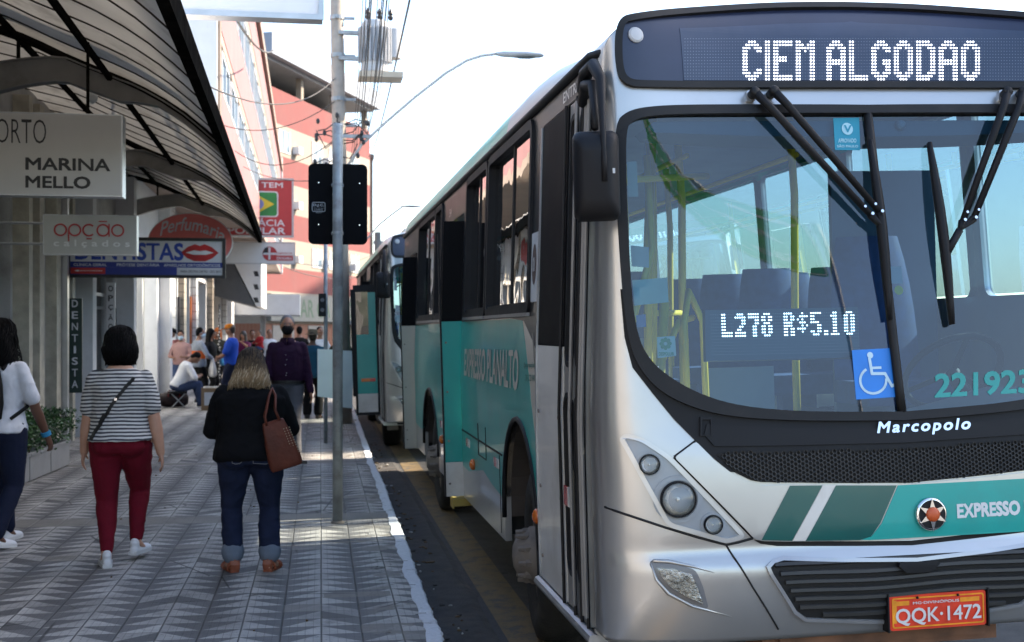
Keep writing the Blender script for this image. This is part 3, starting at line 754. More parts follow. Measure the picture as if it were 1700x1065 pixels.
g = G(); g.prism([[(cxl + a, czl + b) for a, b in ((-.2, 0), (-.08, .035), (0, .022), (.08, .035), (.2, 0), (.09, -.03), (-.09, -.03))]], (0, -.011, 0), AX, AZ); g.build('teeth', mat('teeth_white', (.66, .66, .66), .4), root)
# oval perfumery sign
root = thing('oval_sign', 'coral red oval sign with white script above the blue dentist sign', 'sign', (-1.95, 22.0, 3.10))
g = G(); g.prism([circ(0, 0, .70, 40, .49)], (0, 0, 0), AX, AZ, .12); g.build('box', M_WHITEP, root)
g = G(); g.prism([circ(0, 0, .685, 40, .475)], (0, -.004, 0), AX, AZ); g.build('face', mat('sign_coral', (.78, .19, .17), .5, var=.06), root)
g = G()
vs, fs = text_shape('Perfumaria', .012, .25)
g.add([V((-.50 + 1.06 * x, -.008, .08 + .23 * y + .15 * (1 - (2 * x - 1)**2) - .10 * x)) for x, y in vs], fs)
g.text('Realce', (-.26, -.008, -.13), AX, AZ, .56, .19, .012, .25); g.build('lettering', mat('sign_white_letters', (1, 1, 1)), root)
g = G(); g.tube([(-.69, .06, 0), (FX + 1.89, .06, 0)], .025, 6); g.build('wall_arm', M_DARKMET, root)
# pharmacy sign with flag
root, w_, h = panel_sign('pharmacy_sign', 'tall red pharmacy sign with a green yellow flag in its middle', -2.95, -.42, 40.0, 4.5, 6.32, mat('pharmacy_red', (.40, .035, .04), .5, var=.06), .25, (mat('sign_frame_grey', (.45, .45, .46), .5), .05))
wl = mat('sign_white_letters', (1, 1, 1)); g = G()
g.text('AQUI TEM', (-.70, -.01, 1.50), AX, AZ, 1.64, .20, .02); g.text('FARMÁCIA', (-.70, -.01, .335), AX, AZ, 1.70, .26, .012); g.text('POPULAR', (-.72, -.01, .085), AX, AZ, 1.74, .21, .02)
g.build('lettering', wl, root)
g = G(); g.prism([rrect(-.54, .62, .80, 1.42, .1)], (0, -.008, 0), AX, AZ); g.build('flag_border', wl, root)
g = G(); g.prism([rrect(-.50, .655, .76, 1.385, .08)], (0, -.012, 0), AX, AZ); g.build('flag_field', mat('flag_green', (.02, .22, .05), .5), root)
g = G(); g.prism([[(-.42, 1.02), (.13, .72), (.68, 1.02), (.13, 1.32)]], (0, -.016, 0), AX, AZ); g.build('flag_diamond', mat('flag_yellow', (.62, .50, .03), .5), root)
g = G(); g.prism([circ(.13, 1.02, .23, 28, .18)], (0, -.020, 0), AX, AZ); g.build('flag_disc', mat('flag_blue', (.20, .24, .50), .5), root)
for z in (.3, 1.5): g = G(); g.box(-w_/2 - .4, -w_/2 - .0, .06, .12, z, z + .08); g.build('wall_arm', M_ALU, root)
# white drugstore strip sign
root, w_, h = panel_sign('drugstore_sign', 'white strip sign with a small red cross logo below the flag sign', -3.4, -.42, 45.0, 3.92, 4.68, M_WHITEP, .2, (mat('sign_frame_grey', (1, 1, 1)), .03))
g = G(); g.prism([circ(.62, .36, .25, 24)], (0, -.01, 0), AX, AZ); g.prism([rect(.62, .12, 1.42, .30)], (0, -.013, 0), AX, AZ); g.build('logo', mat('pharmacy_red', (1, 1, 1)), root)
g = G(); g.prism([[(.37, .36), (.56, .36), (.56, .60), (.45, .56)], [(.45, .15), (.56, .12), (.56, .3), (.37, .3)]][:1], (0, -.014, 0), AX, AZ); g.build('logo_shade', M_BLACKL, root)
g = G(); g.box(.575, .645, -.018, -.0145, .15, .58); g.box(.40, .86, -.0175, -.014, .32, .39); g.text('DROGARIA', (.86, -.018, .15), AX, AZ, .52, .10, .02); g.build('logo_cross', wl, root)
g = G(); g.text('FARMÁCIA', (.86, -.012, .34), AX, AZ, .54, .09, 0); g.build('lettering', mat('pharmacy_red', (1, 1, 1)), root)
# sign over the canopy, seen from below
root, w_, h = panel_sign('projecting_sign', 'blank white sign board standing out above the canopy edge', -3.3, .145, 12.0, 4.52, 5.7, mat('sign_white_clean', (.66, .68, .72), .5, var=.02), .22, (M_ALU, .04))
g = G(); g.tube([(-1.6, .1, 0), (-1.6, .1, -.25)], .03, 6); g.build('post', M_ALU, root)
# vertical dentist plate
root = thing('vertical_sign', 'narrow dark green vertical sign reading DENTISTA on the shop pillar', 'sign', (-3.225, 18.55, .72))
g = G(); g.box(-.095, .095, .003, .05, 0, 1.33); g.build('board', mat('sign_dark_green', (.012, .03, .025), .5), root)
g = G()
for k, ch in enumerate('DENTISTA'):
    wd = .03 if ch == 'I' else .082
    g.text(ch, (-wd / 2, -.002, 1.205 - k * .162), AX, AZ, wd, .105, .02)
g.build('lettering', mat('sign_white_letters', (1, 1, 1)), root)
root = thing('small_vertical_sign', 'narrow white vertical sign with dark letters between two pillars', 'sign', (-3.25, 22.0, 1.55))
g = G(); g.box(-.07, .07, .003, .05, 0, .85); g.build('board', M_WHITEP, root)
g = G()
for k, ch in enumerate('OPÇÃO'): g.text(ch, (-.04, -.002, .70 - k * .16), AX, AZ, .08, .10, .02)
g.build('lettering', M_BLACKL, root)
g = G(); g.box(-.42, -.072, .01, .04, .4, .45); g.build('wall_arm', M_ALU, root)
# planter by the shop
pl = thing('planter', 'long pale concrete planter box full of green shrubs by the shop front', 'planter', (-3.05, 14.35, 0), -.06)
def planter_box(y0, y1):
    g = G()
    g.prism([rect(-.2, y0, .2, y1), rect(-.17, y0 + .03, .17, y1 - .03)], (0, 0, .28), (1, 0, 0), (0, 1, 0), .26)
    g.box(-.19, .19, y0 + .01, y1 - .01, .012, .03); g.prism([rect(-.215, y0 - .008, .215, y1 + .008), rect(-.17, y0 + .03, .17, y1 - .03)], (0, 0, .305), (1, 0, 0), (0, 1, 0), .03)
    for yy_ in (y0 + .12, y1 - .12): g.box(-.16, .16, yy_ - .05, yy_ + .05, 0, .0115)
    g.box(-.165, .165, y0 + .035, y1 - .035, .05, .25); return g
for k in range(3): planter_box(-1.25 + .85 * k, -.43 + .85 * k).build('trough', mat('planter_concrete', (.27, .27, .265), .85, var=.15, dirt=(.18, .17, .15, .7), dscale=4), pl, fix=True)
rl = random.Random(5); g = G(); fl = G()
for k in range(5200):
    q = rl.random(); y = rl.uniform(-1.35, 1.35); zmax = .62 + .16 * noise.noise(V((y * 2.2, 0, 3))) + .14 * noise.noise(V((y * 6, 1, 3)))
    z = .24 + (zmax - .2) * math.sqrt(rl.random()); wx = .30 * math.sqrt(max(.05, 1 - ((z - .5) / .42)**2)); x = rl.uniform(-wx, wx)
    if noise.noise(V((x * 7, y * 7, z * 7))) < -.22: continue
    c = V((x, y, z)); a = V((rl.uniform(-1, 1), rl.uniform(-1, 1), rl.uniform(-.2, 1))).normalized(); b = a.cross(V((rl.uniform(-1, 1), rl.uniform(-1, 1), rl.uniform(-1, 1)))).normalized()
    s = rl.uniform(.018, .036)
    g.add([c, c + a * s + b * s * .4, c + a * s * 2.1, c + a * s - b * s * .4], [(0, 1, 2, 3)], 0 if noise.noise(c * 5) + rl.uniform(-.3, .3) > 0 else 1)
    if rl.random() < .012: fl.ell(c + V((0, 0, .02)), (.014, .014, .010), None, 6, 4)
g.build('shrub_leaves', [mat('shrub_leaf', (.045, .12, .03), .5, var=.4, scale=8), mat('shrub_leaf_dark', (.022, .065, .018), .5, var=.4, scale=8)], pl)
g = G()
for k in range(26):
    y = -1.2 + 2.4 * k / 25; g.tube([(rl.uniform(-.1, .1), y, .22), (rl.uniform(-.15, .15), y + rl.uniform(-.1, .1), .45), (rl.uniform(-.2, .2), y + rl.uniform(-.15, .15), .62)], [.008, .005, .003], 5)
g.build('shrub_stems', mat('shrub_stem', (.09, .06, .035), .8), pl)
fl.build('flowers', mat('white_flower', (.7, .7, .66), .6), pl)
# ================================================================ CITY BUS
ROLL = R(1.7)                                    # the road falls towards the kerb
BUSM = Matrix.Translation((2.48, 4.87, -.14)) @ Matrix.Rotation(-ROLL, 4, 'Y')
BUSI = BUSM.inverted()
def BL(p): return BUSI @ V(p)
def Wd(z): return 1.25 - .055 * max(0.0, z - 1.4)
RK = [(.36, .13), (.49, .04), (.62, -.012), (.74, -.030), (.80, -.030), (.835, -.018), (.86, .002), (.95, .004), (1.25, .03), (1.4, .065), (2.64, .30), (2.75, .325), (3.04, .41), (3.14, .47), (3.3, .6)]
def crown(s): return .24 * (1 - max(0.0, 1 - (abs(s) / 1.25) ** 3.4) ** (1 / 3.4))
def fy(s, z):
    t = min(1.0, abs(s) / 1.25)
    return .26 * (1 - max(0.0, 1 - t ** 3.0) ** (1 / 3.0)) + table(RK, z) * (1 - .72 * t ** 3)
def fpt(s, z, off=0.0):
    p = V((s * Wd(z) / 1.25, fy(s, z), z))
    if off:
        e = .004; s0 = max(-1.245, min(1.245, s))
        a = V(((s0+e) * Wd(z) / 1.25, fy(s0+e, z), z)) - V(((s0-e) * Wd(z) / 1.25, fy(s0-e, z), z))
        b = V((s0 * Wd(z+e) / 1.25, fy(s0, z+e), z+e)) - V((s0 * Wd(z-e) / 1.25, fy(s0, z-e), z-e))
        p += a.cross(b).normalized() * off
    return p
def fnrm(s, z): return (fpt(s, z, 1.0) - fpt(s, z)).normalized()
BO = BUSI @ V((0, 0, CAMH)); BR3 = BUSI.to_3x3()
def FP(u, v):
    d = BR3 @ ray(u, v); y = .2; s = z = 0
    for i in range(60):
        t = (y - BO.y) / d.y; p = BO + d * t; z = p.z; s = max(-1.249, min(1.249, p.x * 1.25 / Wd(z))); y = .5 * y + .5 * fy(s, z)
    return (s, z)
def SP(u, v):
    d = BR3 @ ray(u, v); z = 1.5
    for i in range(30):
        t = (-Wd(z) - BO.x) / d.x; z = BO.z + d.z * t
    return (-(BO.y + d.y * t), z)                # a = -y
def FPs(l): return [FP(u, v) for u, v in l]
def SPs(l): return [SP(u, v) for u, v in l]
def mirror(l): return [(-s, z) for s, z in reversed(l)]
def sym(l):
    """left-half outline whose first and last points are on the middle line -> whole outline"""
    l = [l[0]] + [p for p in l[1:-1] if p[0] < -.03] + [l[-1]]; l[0] = (0.0, l[0][1]); l[-1] = (0.0, l[-1][1])
    m = [(-s, z) for s, z in reversed(l[1:-1])]
    return l + m
def left_map(a, z, off=0.0): return V((-Wd(z) - off, -a, z))
def right_map(a, z, off=0.0): return V((Wd(z) + off, a, z))
def area2(l): return sum(l[i][0]*l[(i+1) % len(l)][1] - l[(i+1) % len(l)][0]*l[i][1] for i in range(len(l)))
def patch(g, loops, fmap, off, thick=.006, grid=.06, mi=0, gridz=None):
    """lay a flat outline (with holes) onto a curved skin"""
    flat = [V((p[0], p[1], 0)) for l in loops for p in l]
    tris = tessellate_polygon([[V((p[0], p[1], 0)) for p in l] for l in loops])
    bm = bmesh.new(); vs = [bm.verts.new(p) for p in flat]
    for t in tris:
        a, b, c = (flat[i] for i in t); ar = (b.x-a.x)*(c.y-a.y) - (b.y-a.y)*(c.x-a.x)
        if abs(ar) < 1e-10: continue
        try: bm.faces.new([vs[i] for i in (t if ar > 0 else (t[0], t[2], t[1]))])
        except ValueError: pass
    bmesh.ops.remove_doubles(bm, verts=bm.verts, dist=1e-5)
    xs = [p.x for p in flat]; zs = [p.y for p in flat]
    def cut(axis, lo, hi, st):
        k = math.floor(lo / st) + 1
        while k * st < hi - 1e-6:
            co = V((0, 0, 0)); co[axis] = k * st; no = V((0, 0, 0)); no[axis] = 1
            bmesh.ops.bisect_plane(bm, geom=bm.verts[:] + bm.edges[:] + bm.faces[:], dist=1e-6, plane_co=co, plane_no=no); k += 1
    if grid: cut(0, min(xs), max(xs), grid)
    cut(1, min(zs), max(zs), gridz or grid or .5)
    bm.verts.index_update(); n = len(bm.verts)
    V1 = [fmap(q.co.x, q.co.y, off) for q in bm.verts]
    fs = [[q.index for q in f.verts] for f in bm.faces]
    if thick:
        V2 = [fmap(q.co.x, q.co.y, off - thick) for q in bm.verts]
        for e in bm.edges:
            if len(e.link_faces) == 1:
                lp = e.link_loops[0]; a, b = lp.vert.index, lp.link_loop_next.vert.index
                fs.append([b, a, n + a, n + b])
        g.add(V1 + V2, fs, mi)
    else: g.add(V1, fs, mi)
    bm.free(); return g
def fpatch(name, mats, parent, loops, off, thick=.006, grid=.06, angle=35):
    g = G(); patch(g, loops, fpt, off, thick, grid); return g.build(name, mats, parent, angle=angle)
def spatch(name, mats, parent, loops, off, thick=.006, mp=left_map):
    g = G(); patch(g, loops, mp, off, thick, None, gridz=.35); return g.build(name, mats, parent, angle=35)
def inset(l, d):
    n = len(l); sg = 1 if area2(l) > 0 else -1; out = []
    for i in range(n):
        p, q, r = V(l[i-1] + (0,)), V(l[i] + (0,)), V(l[(i+1) % n] + (0,))
        e1 = (q - p).normalized(); e2 = (r - q).normalized()
        n1 = V((-e1.y, e1.x, 0)) * sg; n2 = V((-e2.y, e2.x, 0)) * sg; m = n1 + n2
        m = m / max(.5, m.dot(n1)) if m.length > .1 else n1
        out.append((q.x + m.x * d, q.y + m.y * d))
    return out
def roundc(l, r=.04, n=4, closed=True):
    """soften the corners of an outline"""
    out = []; N = len(l)
    for i in range(N):
        p, q, w_ = V(l[i-1] + (0,)), V(l[i] + (0,)), V(l[(i+1) % N] + (0,))
        a, b = (p - q), (w_ - q); rr = min(r, a.length * .45, b.length * .45)
        A, B = q + a.normalized() * rr, q + b.normalized() * rr
        for k in range(n + 1):
            t = k / n; c = A * (1-t)**2 + q * 2*t*(1-t) + B * t*t; out.append((c.x, c.y))
    return out

M_SILVER = mat('silver_bus_paint', (.47, .465, .455), .31, metal=.68, var=.04, scale=1.5, coat=.6, dirt=(.34, .31, .27, .35), dscale=1.6)
M_TEAL = mat('teal_bus_paint', (.018, .34, .30), .36, var=.06, scale=2, coat=.25, spec=.35, dirt=(.05, .20, .18, .35), dscale=2.5)
M_DKTEAL = mat('dark_teal_paint', (.004, .085, .075), .3, var=.06, coat=.4)
M_BUSWHITE = mat('white_bus_paint', (.62, .60, .56), .4, var=.06, coat=.2, dirt=(.33, .29, .23, .5), dscale=3)
M_BLACKP = mat('black_body_panel', (.022, .022, .024), .38, var=.2, coat=.1, spec=.3, dirt=(.06, .055, .05, .5), dscale=3)
M_RUBBER = mat('black_rubber', (.007, .007, .008), .6, var=.25, scale=8, spec=.35, dirt=(.026, .022, .02, .5), dscale=5)
M_PLASTIC = mat('black_plastic', (.006, .006, .0075), .6, spec=.3, var=.2, scale=10)
M_WSCREEN = glass('windscreen_glass', (.42, .66, .78), ior=1.52, refl=1.6)
M_SIDEGL = glass('side_window_glass', (.17, .16, .15), ior=1.55, refl=1.6, wav=.06)
M_OFFGL = glass('offside_window_glass', (.66, .76, .80), ior=1.25, refl=.7)
M_CHROME = mat('chrome', (.75, .75, .76), .12, metal=1.0, var=.03)
M_LAMPGL = glass('lamp_glass', (.92, .94, .95), ior=1.5)
M_HOUSING = mat('lamp_housing_grey', (.27, .30, .335), .35, metal=.2, var=.06, coat=.3)
M_TYRE = mat('tyre_rubber', (.022, .021, .020), .85, var=.3, scale=12, dirt=(.07, .06, .05, .7), dscale=6, bump=.3)
M_RIM = mat('dusty_wheel_steel', (.22, .19, .165), .7, metal=.3, var=.3, scale=9, dirt=(.20, .16, .12, .7), dscale=9)
M_UNDER = mat('dark_underbody', (.012, .012, .012), .9)
M_AMBER = mat('amber_lens', (.60, .13, .01), .25, var=.1, coat=.5)
M_REDL = mat('red_reflector', (.50, .01, .01), .25, coat=.5)
M_LED = emis('led_lit', (.90, .93, 1.0), 1.6)
M_LEDOFF = mat('led_unlit', (.22, .25, .30), .4)
M_BOARD = mat('display_board', (.016, .022, .050), .3, var=.15, coat=.12)
M_SEAT = mat('blue_seat_cloth', (.025, .055, .16), .8, var=.25, scale=14)
M_POLE = mat('yellow_handrail', (.80, .54, .05), .4, var=.1)
M_INPAL = mat('bus_lining_grey', (.16, .20, .24), .7, var=.08)
M_DASH = mat('dashboard_grey', (.16, .22, .25), .6, var=.1)

bus = thing('city_bus', 'near silver and teal city bus with lit route display facing the camera', 'bus', matrix=BUSM, group='city buses standing at the kerb')

def chaikin(l, n=2):
    for _ in range(n):
        o = [l[0]]
        for a, b in zip(l[:-1], l[1:]): o += [(.75*a[0] + .25*b[0], .75*a[1] + .25*b[1]), (.25*a[0] + .75*b[0], .25*a[1] + .75*b[1])]
        l = o + [l[-1]]
    return l
# --- outlines on the front, traced on the left half and mirrored -----------------------------
ws_out = sym(chaikin(FPs([(1515, 177), (1290, 176), (1140, 176), (1070, 179), (1038, 187), (1022, 206), (1023, 300), (1029, 420), (1036, 510), (1047, 580), (1066, 619), (1095, 650), (1140, 674), (1200, 691), (1300, 699), (1420, 700), (1524, 698)])))
ws_in = sym(chaikin(FPs([(1515, 190), (1290, 190), (1140, 191), (1074, 194), (1047, 202), (1038, 218), (1039, 300), (1044, 420), (1050, 510), (1061, 568), (1082, 603), (1112, 628), (1152, 651), (1210, 672), (1300, 683), (1420, 685), (1524, 683)])))
dest_out = sym(chaikin(FPs([(1510, 148), (1290, 147.5), (1060, 147), (1040, 143), (1026, 130), (1021, 100), (1021, 55), (1028, 32), (1045, 26), (1123, 18), (1250, 11), (1350, 9), (1505, 10.5)])))
dest_in = inset(dest_out, .028)
skirt_z = .47

# --- body skin -------------------------------------------------------------------------------
NS, NZ = 56, 120
def zt(s): return 3.14 - crown(s)
ss = []
for k in range(NS + 1):
    th = R(-90 + 180 * k / NS); ss.append(1.25 * math.copysign(abs(math.sin(th)) ** .8, math.sin(th)) if th else 0.0)
hole = inset(ws_in, -.012)
def inside(p, l):
    x, y = p; c = False; n = len(l)
    for i in range(n):
        x0, y0 = l[i]; x1, y1 = l[(i + 1) % n]
        if (y0 > y) != (y1 > y) and x < (x1 - x0) * (y - y0) / (y1 - y0) + x0: c = not c
    return c
g = G(); grid_ = {}
def gz(s, j): return lerp(.50, zt(s), j / NZ)
for j in range(NZ + 1):
    for k, s in enumerate(ss):
        grid_[k, j] = len(g.v); g.v.append(fpt(s, gz(s, j)))
for j in range(NZ):
    for k in range(NS):
        sc = .5 * (ss[k] + ss[k+1]); zc = .25 * (gz(ss[k], j) + gz(ss[k+1], j) + gz(ss[k], j+1) + gz(ss[k+1], j+1))
        if inside((sc, zc), hole): continue
        g.f.append([grid_[k, j], grid_[k+1, j], grid_[k+1, j+1], grid_[k, j+1]]); g.m.append(0)
# short flanks that join the front to the side walls
for side in (0, NS):
    sg = -1 if side == 0 else 1; prev = None
    for j in range(NZ + 1):
        z = gz(ss[side], j); zz = min(z, 2.96); i = len(g.v); g.v.append(V((sg * Wd(zz), .40, zz)))
        if prev is not None:
            q = [grid_[side, j-1], grid_[side, j], i, prev]; g.f.append(q if sg < 0 else q[::-1]); g.m.append(0)
        prev = i
# lower lip turned under
for k in range(NS):
    a, b = grid_[k, 0], grid_[k+1, 0]; n0 = len(g.v)
    for q in (a, b): p = g.v[q]; g.v.append(V((p.x * .96, p.y + .12, p.z - .01)))
    g.f.append([a, n0, n0 + 1, b]); g.m.append(0)
g.build('front_body', M_SILVER, bus, smooth=True)
# roof: from the brow back to the rear
def zroof(s, y): return lerp(zt(s), 3.32 - .42 * (1 - max(0.0, 1 - (abs(s) / 1.25) ** 3.4) ** (1 / 3.4)), smooth((y - .3) / 1.6))
ysr = [0, .04, .1, .2, .35, .55, .8, 1.1, 1.5, 2, 2.7, 4, 6, 8, 10, 10.8, 11.05, 11.2]
g = G(); tl = []
for i, yy_ in enumerate(ysr):
    for k, s in enumerate(ss):
        y0 = fy(s, zt(s)); y = lerp(y0, 11.2, yy_ / 11.2); z = zroof(s, y - y0 if i else 0)
        if i == 0: z = zt(s); y = y0
        z = max(z, 2.94) if abs(s) < 1.25 else max(2.885, z)
        g.v.append(V((s * Wd(2.96) / 1.25, y, z)))
n = len(ss)
for i in range(len(ysr) - 1):
    for k in range(NS):
        a = i * n + k; f = [a, a + 1, a + 1 + n, a + n]; g.f.append(f)
        g.m.append(1 if (2.6 < ysr[i] < 10.9 and abs(.5 * (ss[k] + ss[k+1])) > .80) else 0)
g.build('roof', [mat('white_roof_paint', (.66, .65, .62), .45, var=.05, coat=.2, dirt=(.5, .46, .40, .4)), mat('pale_teal_roof_band', (.13, .62, .50), .4, var=.08, coat=.2)], bus, smooth=True)
g = G(); g.box(-.7, .7, 3.2, 5.4, 3.2, 3.42); g.box(-.5, .5, 7.2, 8.2, 3.2, 3.30)
g.build('roof_hatch', mat('white_roof_paint', (1, 1, 1)), bus)

def arch(yc, zc, ra, rb, n=16):                 # a-coordinates, from the front foot to the rear foot
    return [(-(yc - ra * math.cos(math.pi * k / n)), max(skirt_z, zc + rb * math.sin(math.pi * k / n))) for k in range(n + 1)]
DOOR1 = (.41, 1.62, .50, 2.84); DOOR2 = (4.98, 6.28, .46, 2.70); DOOR3 = (9.30, 10.66, .44, 2.66)
WINS = [(1.92, 3.55), (3.64, 4.74), (6.53, 7.10), (7.16, 8.95)]; WZ0, WZ1 = 1.89, 2.915
fa, ra_ = arch(2.28, .62, .60, .65), arch(7.60, .60, .74, .60)
fa[0] = (fa[0][0], skirt_z); ra_[0] = (ra_[0][0], skirt_z); fa[-1] = (fa[-1][0], skirt_z); ra_[-1] = (ra_[-1][0], skirt_z)
def dr(d): return [(-d[1], d[2]), (-d[0], d[2]), (-d[0], d[3]), (-d[1], d[3])]
# outline, counter-clockwise seen from outside (a = -y grows towards the front)
outl = [(-11.2, skirt_z)] + [(-DOOR3[1], skirt_z), (-DOOR3[1], DOOR3[3]), (-DOOR3[0], DOOR3[3]), (-DOOR3[0], skirt_z)] + list(reversed(ra_)) + \
       [(-DOOR2[1], skirt_z), (-DOOR2[1], DOOR2[3]), (-DOOR2[0], DOOR2[3]), (-DOOR2[0], skirt_z)] + list(reversed(fa)) + \
       [(-DOOR1[1], skirt_z), (-DOOR1[1], DOOR1[3]), (-DOOR1[0], DOOR1[3]), (-DOOR1[0] + .005, 2.955), (-11.2, 2.955)]
wh = [rrect(-b, WZ0, -a, WZ1, .06) for a, b in WINS]
spatch('side_wall', M_SILVER, bus, [outl] + [list(reversed(l)) for l in wh], 0, .04)
# offside wall with big windows, and the rear
rw = [(1.6, 3.05), (3.2, 4.65), (4.8, 7.85), (8.0, 9.45), (9.6, 11.05)]
ro = [(.40, skirt_z)] + [(-a, z) for a, z in fa] + [(-a, z) for a, z in ra_] + [(11.2, skirt_z), (11.2, 2.955), (.40, 2.955)]
spatch('offside_wall', M_SILVER, bus, [ro] + [list(reversed(rrect(a, WZ0, b, WZ1, .06))) for a, b in rw + [(.75, 1.45)]], 0, .04, right_map)
g = G(); g.prism([[(-1.25, .45), (1.25, .45), (1.25, 1.4), (1.17, 2.9), (.9, 3.12), (.4, 3.2), (-.4, 3.2), (-.9, 3.12), (-1.17, 2.9), (-1.25, 1.4)], list(reversed(rrect(-.95, 1.9, .95, 2.85, .1)))], (0, 11.2, 0), (-1, 0, 0), (0, 0, 1), .05)
g.build('rear_wall', M_TEAL, bus, fix=True)
g = G()
for a, b in rw + [(.75, 1.45)]: patch(g, [rrect(a + .01, WZ0 + .01, b - .01, WZ1 - .01, .05)], right_map, -.015, 0, None, gridz=.5)
g.build('offside_window', M_OFFGL, bus)
g = G(); g.prism([rrect(-.94, 1.91, .94, 2.84, .09)], (0, 11.18, 0), (-1, 0, 0), (0, 0, 1)); g.build('rear_window', M_OFFGL, bus)
# black window band, gutter, windows
band = [(-11.19, 1.80), (-DOOR3[1] - .003, 1.80), (-DOOR3[1] - .003, DOOR3[3] + .003), (-DOOR3[0] + .003, DOOR3[3] + .003), (-DOOR3[0] + .003, 1.83), (-DOOR2[1] - .003, 1.84), (-DOOR2[1] - .003, DOOR2[3] + .003), (-DOOR2[0] + .003, DOOR2[3] + .003), (-DOOR2[0] + .003, 1.845),
        (-2.6, 1.85), (-2.1, 1.83), (-1.80, 1.72), (-DOOR1[1] - .003, 1.64), (-DOOR1[1] - .003, DOOR1[3] + .003), (-DOOR1[0] - .01, DOOR1[3] + .003), (-DOOR1[0] - .01, 2.945), (-11.19, 2.945)]
spatch('window_band', M_BLACKP, bus, [band] + [list(reversed(inset(l, -.001))) for l in wh], .004, .003)
g = G()
g.tube([left_map(-11.2, 2.96, .012), left_map(-2, 2.965, .012), left_map(-.50, 2.965, .012), (-1.13, .34, 2.95)], .022, 8); g.build('gutter', M_RUBBER, bus, smooth=True)
for a, b in WINS:
    g = G(); l = rrect(-b - .03, WZ0 - .03, -a + .03, WZ1 + .02, .09)
    patch(g, [l, list(reversed(inset(l, .055)))], left_map, .022, .068, None, gridz=.5)
    fr = g.build('window', M_RUBBER, bus, angle=35)
    g = G(); w_ = b - a; m_ = a + (.42 * w_ if w_ > .8 else w_ * .5)
    patch(g, [rrect(-m_ - .01, WZ0 + .02, -a - .02, WZ1 - .02, .03)], left_map, -.006, 0, None, gridz=.5)
    patch(g, [rrect(-b + .02, WZ0 + .02, -m_ + .03, WZ1 - .02, .03)], left_map, -.026, 0, None, gridz=.5)
    g.build('pane', M_SIDEGL, fr)
    g = G()
    patch(g, [rect(-m_ - .016, WZ0 + .02, -m_ + .016, WZ1 - .02)], left_map, .002, .012, None, gridz=.5)
    patch(g, [rect(-b + .02, WZ0 + .02, -a - .02, WZ0 + .045)], left_map, .012, .02, None, gridz=.5)
    g.build('slider', M_ALU if w_ > 9 else M_RUBBER, fr)
    g = G(); patch(g, [rect(-b - .02, WZ0 - .035, -a + .02, WZ0 - .015)], left_map, .028, .02, None, gridz=.5); g.build('sill', mat('grey_trim', (.25, .25, .25), .4, metal=.5), fr)
# teal flank, cream stripe, lettering
fedge = SPs([(868, 531), (874, 580), (881, 645), (890, 735), (900, 800), (909, 880)])
def low(y): return .74 + .05 * math.sin(y * 2.1) + .02 * math.sin(y * 5.3)
lowl = [(-y, low(y)) for y in (4.9, 4.6, 4.2, 3.8, 3.4, 3.0)]
t1 = [(-DOOR2[0] + .004, 1.842)] + [(-DOOR2[0] + .004, low(4.97))] + lowl + [(-2.885, low(2.9)), (-2.885, .7)] + [p for p in reversed(inset([(a, z) for a, z in fa], 0)) if p[1] > .72] + [(-1.675, .72), (-1.63, .62)] + list(reversed(fedge[:-1])) + [(-2.6, 1.848)]
# keep it simple and robust: two pieces, behind and above the wheel, and the strip in front of it
arc = [p for p in reversed(fa) if p[1] > .74]
flank = [(-DOOR2[0] + .004, low(4.97))] + lowl + [(arc[0][0] - .005, .745)] + [(p[0], p[1] + .004) for p in arc] + [(arc[-1][0] + .004, .72), (-1.67, .60)] + [(a if a < -1.655 else -1.655, z) for a, z in reversed(fedge) if z > .64] + [(-2.6, 1.846), (-DOOR2[0] + .004, 1.842)]
spatch('teal_flank', M_TEAL, bus, [flank], .0035, .003)
arc2 = [p for p in reversed(ra_) if p[1] > .76]
fl2 = [(-DOOR3[0] + .004, low(9.2))] + [(-y, low(y)) for y in (8.9, 8.6)] + [(arc2[0][0] - .005, .765)] + [(p[0], p[1] + .004) for p in arc2] + [(arc2[-1][0] + .004, .765), (-6.6, low(6.6)), (-DOOR2[1] - .004, low(6.3)), (-DOOR2[1] - .004, 1.84), (-DOOR3[0] + .004, 1.83)]
spatch('teal_flank', M_TEAL, bus, [fl2], .0035, .003)
spatch('teal_flank', M_TEAL, bus, [[(-11.19, .75), (-DOOR3[1] - .004, .75), (-DOOR3[1] - .004, 1.795), (-11.19, 1.795)]], .0035, .003)
cre = [(a + .006, z) for a, z in fedge if z > .66]
stripe = [(-1.652, .66), (-1.652, 1.63), (-1.80, 1.712), (-2.1, 1.825)] + [(min(a, -1.658), z) for a, z in cre]
spatch('cream_stripe', mat('cream_bus_paint', (.52, .48, .40), .35, var=.06, coat=.3, dirt=(.34, .30, .24, .5)), bus, [stripe], .003, .003)
sl = SPs([(886, 552), (898, 640), (912, 760), (917, 830)])
spatch('stripe_line', mat('grey_stripe', (.20, .19, .17), .5), bus, [[(min(a - .022, -1.67), z) for a, z in sl] + [(min(a + .012, -1.66), z) for a, z in reversed(sl)]], .0065, .002)
def stext(g, txt, a0, a1, z0a, z0b, z1a, z1b, bold, off=.008, shear=0, space=1.0):
    vs, fs = text_shape(txt, bold, shear, space)
    g.add([left_map(lerp(a0, a1, x), lerp(lerp(z0a, z0b, x), lerp(z1a, z1b, x), y), off) for x, y in vs], fs)
g = G(); stext(g, 'EXPRESSO PLANALTO', -4.72, -2.22, 1.43, 1.43, 1.64, 1.67, .03); g.build('side_lettering', mat('cream_letters', (.50, .47, .40), .5), bus)
g = G(); stext(g, '@expressoplan', -2.04, -1.70, 1.565, 1.575, 1.60, 1.612, .02, .009); stext(g, '(38) 222 040', -1.99, -1.69, 1.49, 1.50, 1.535, 1.545, .02, .009)
g.build('small_lettering', mat('green_letters', (.02, .14, .11), .5), bus)
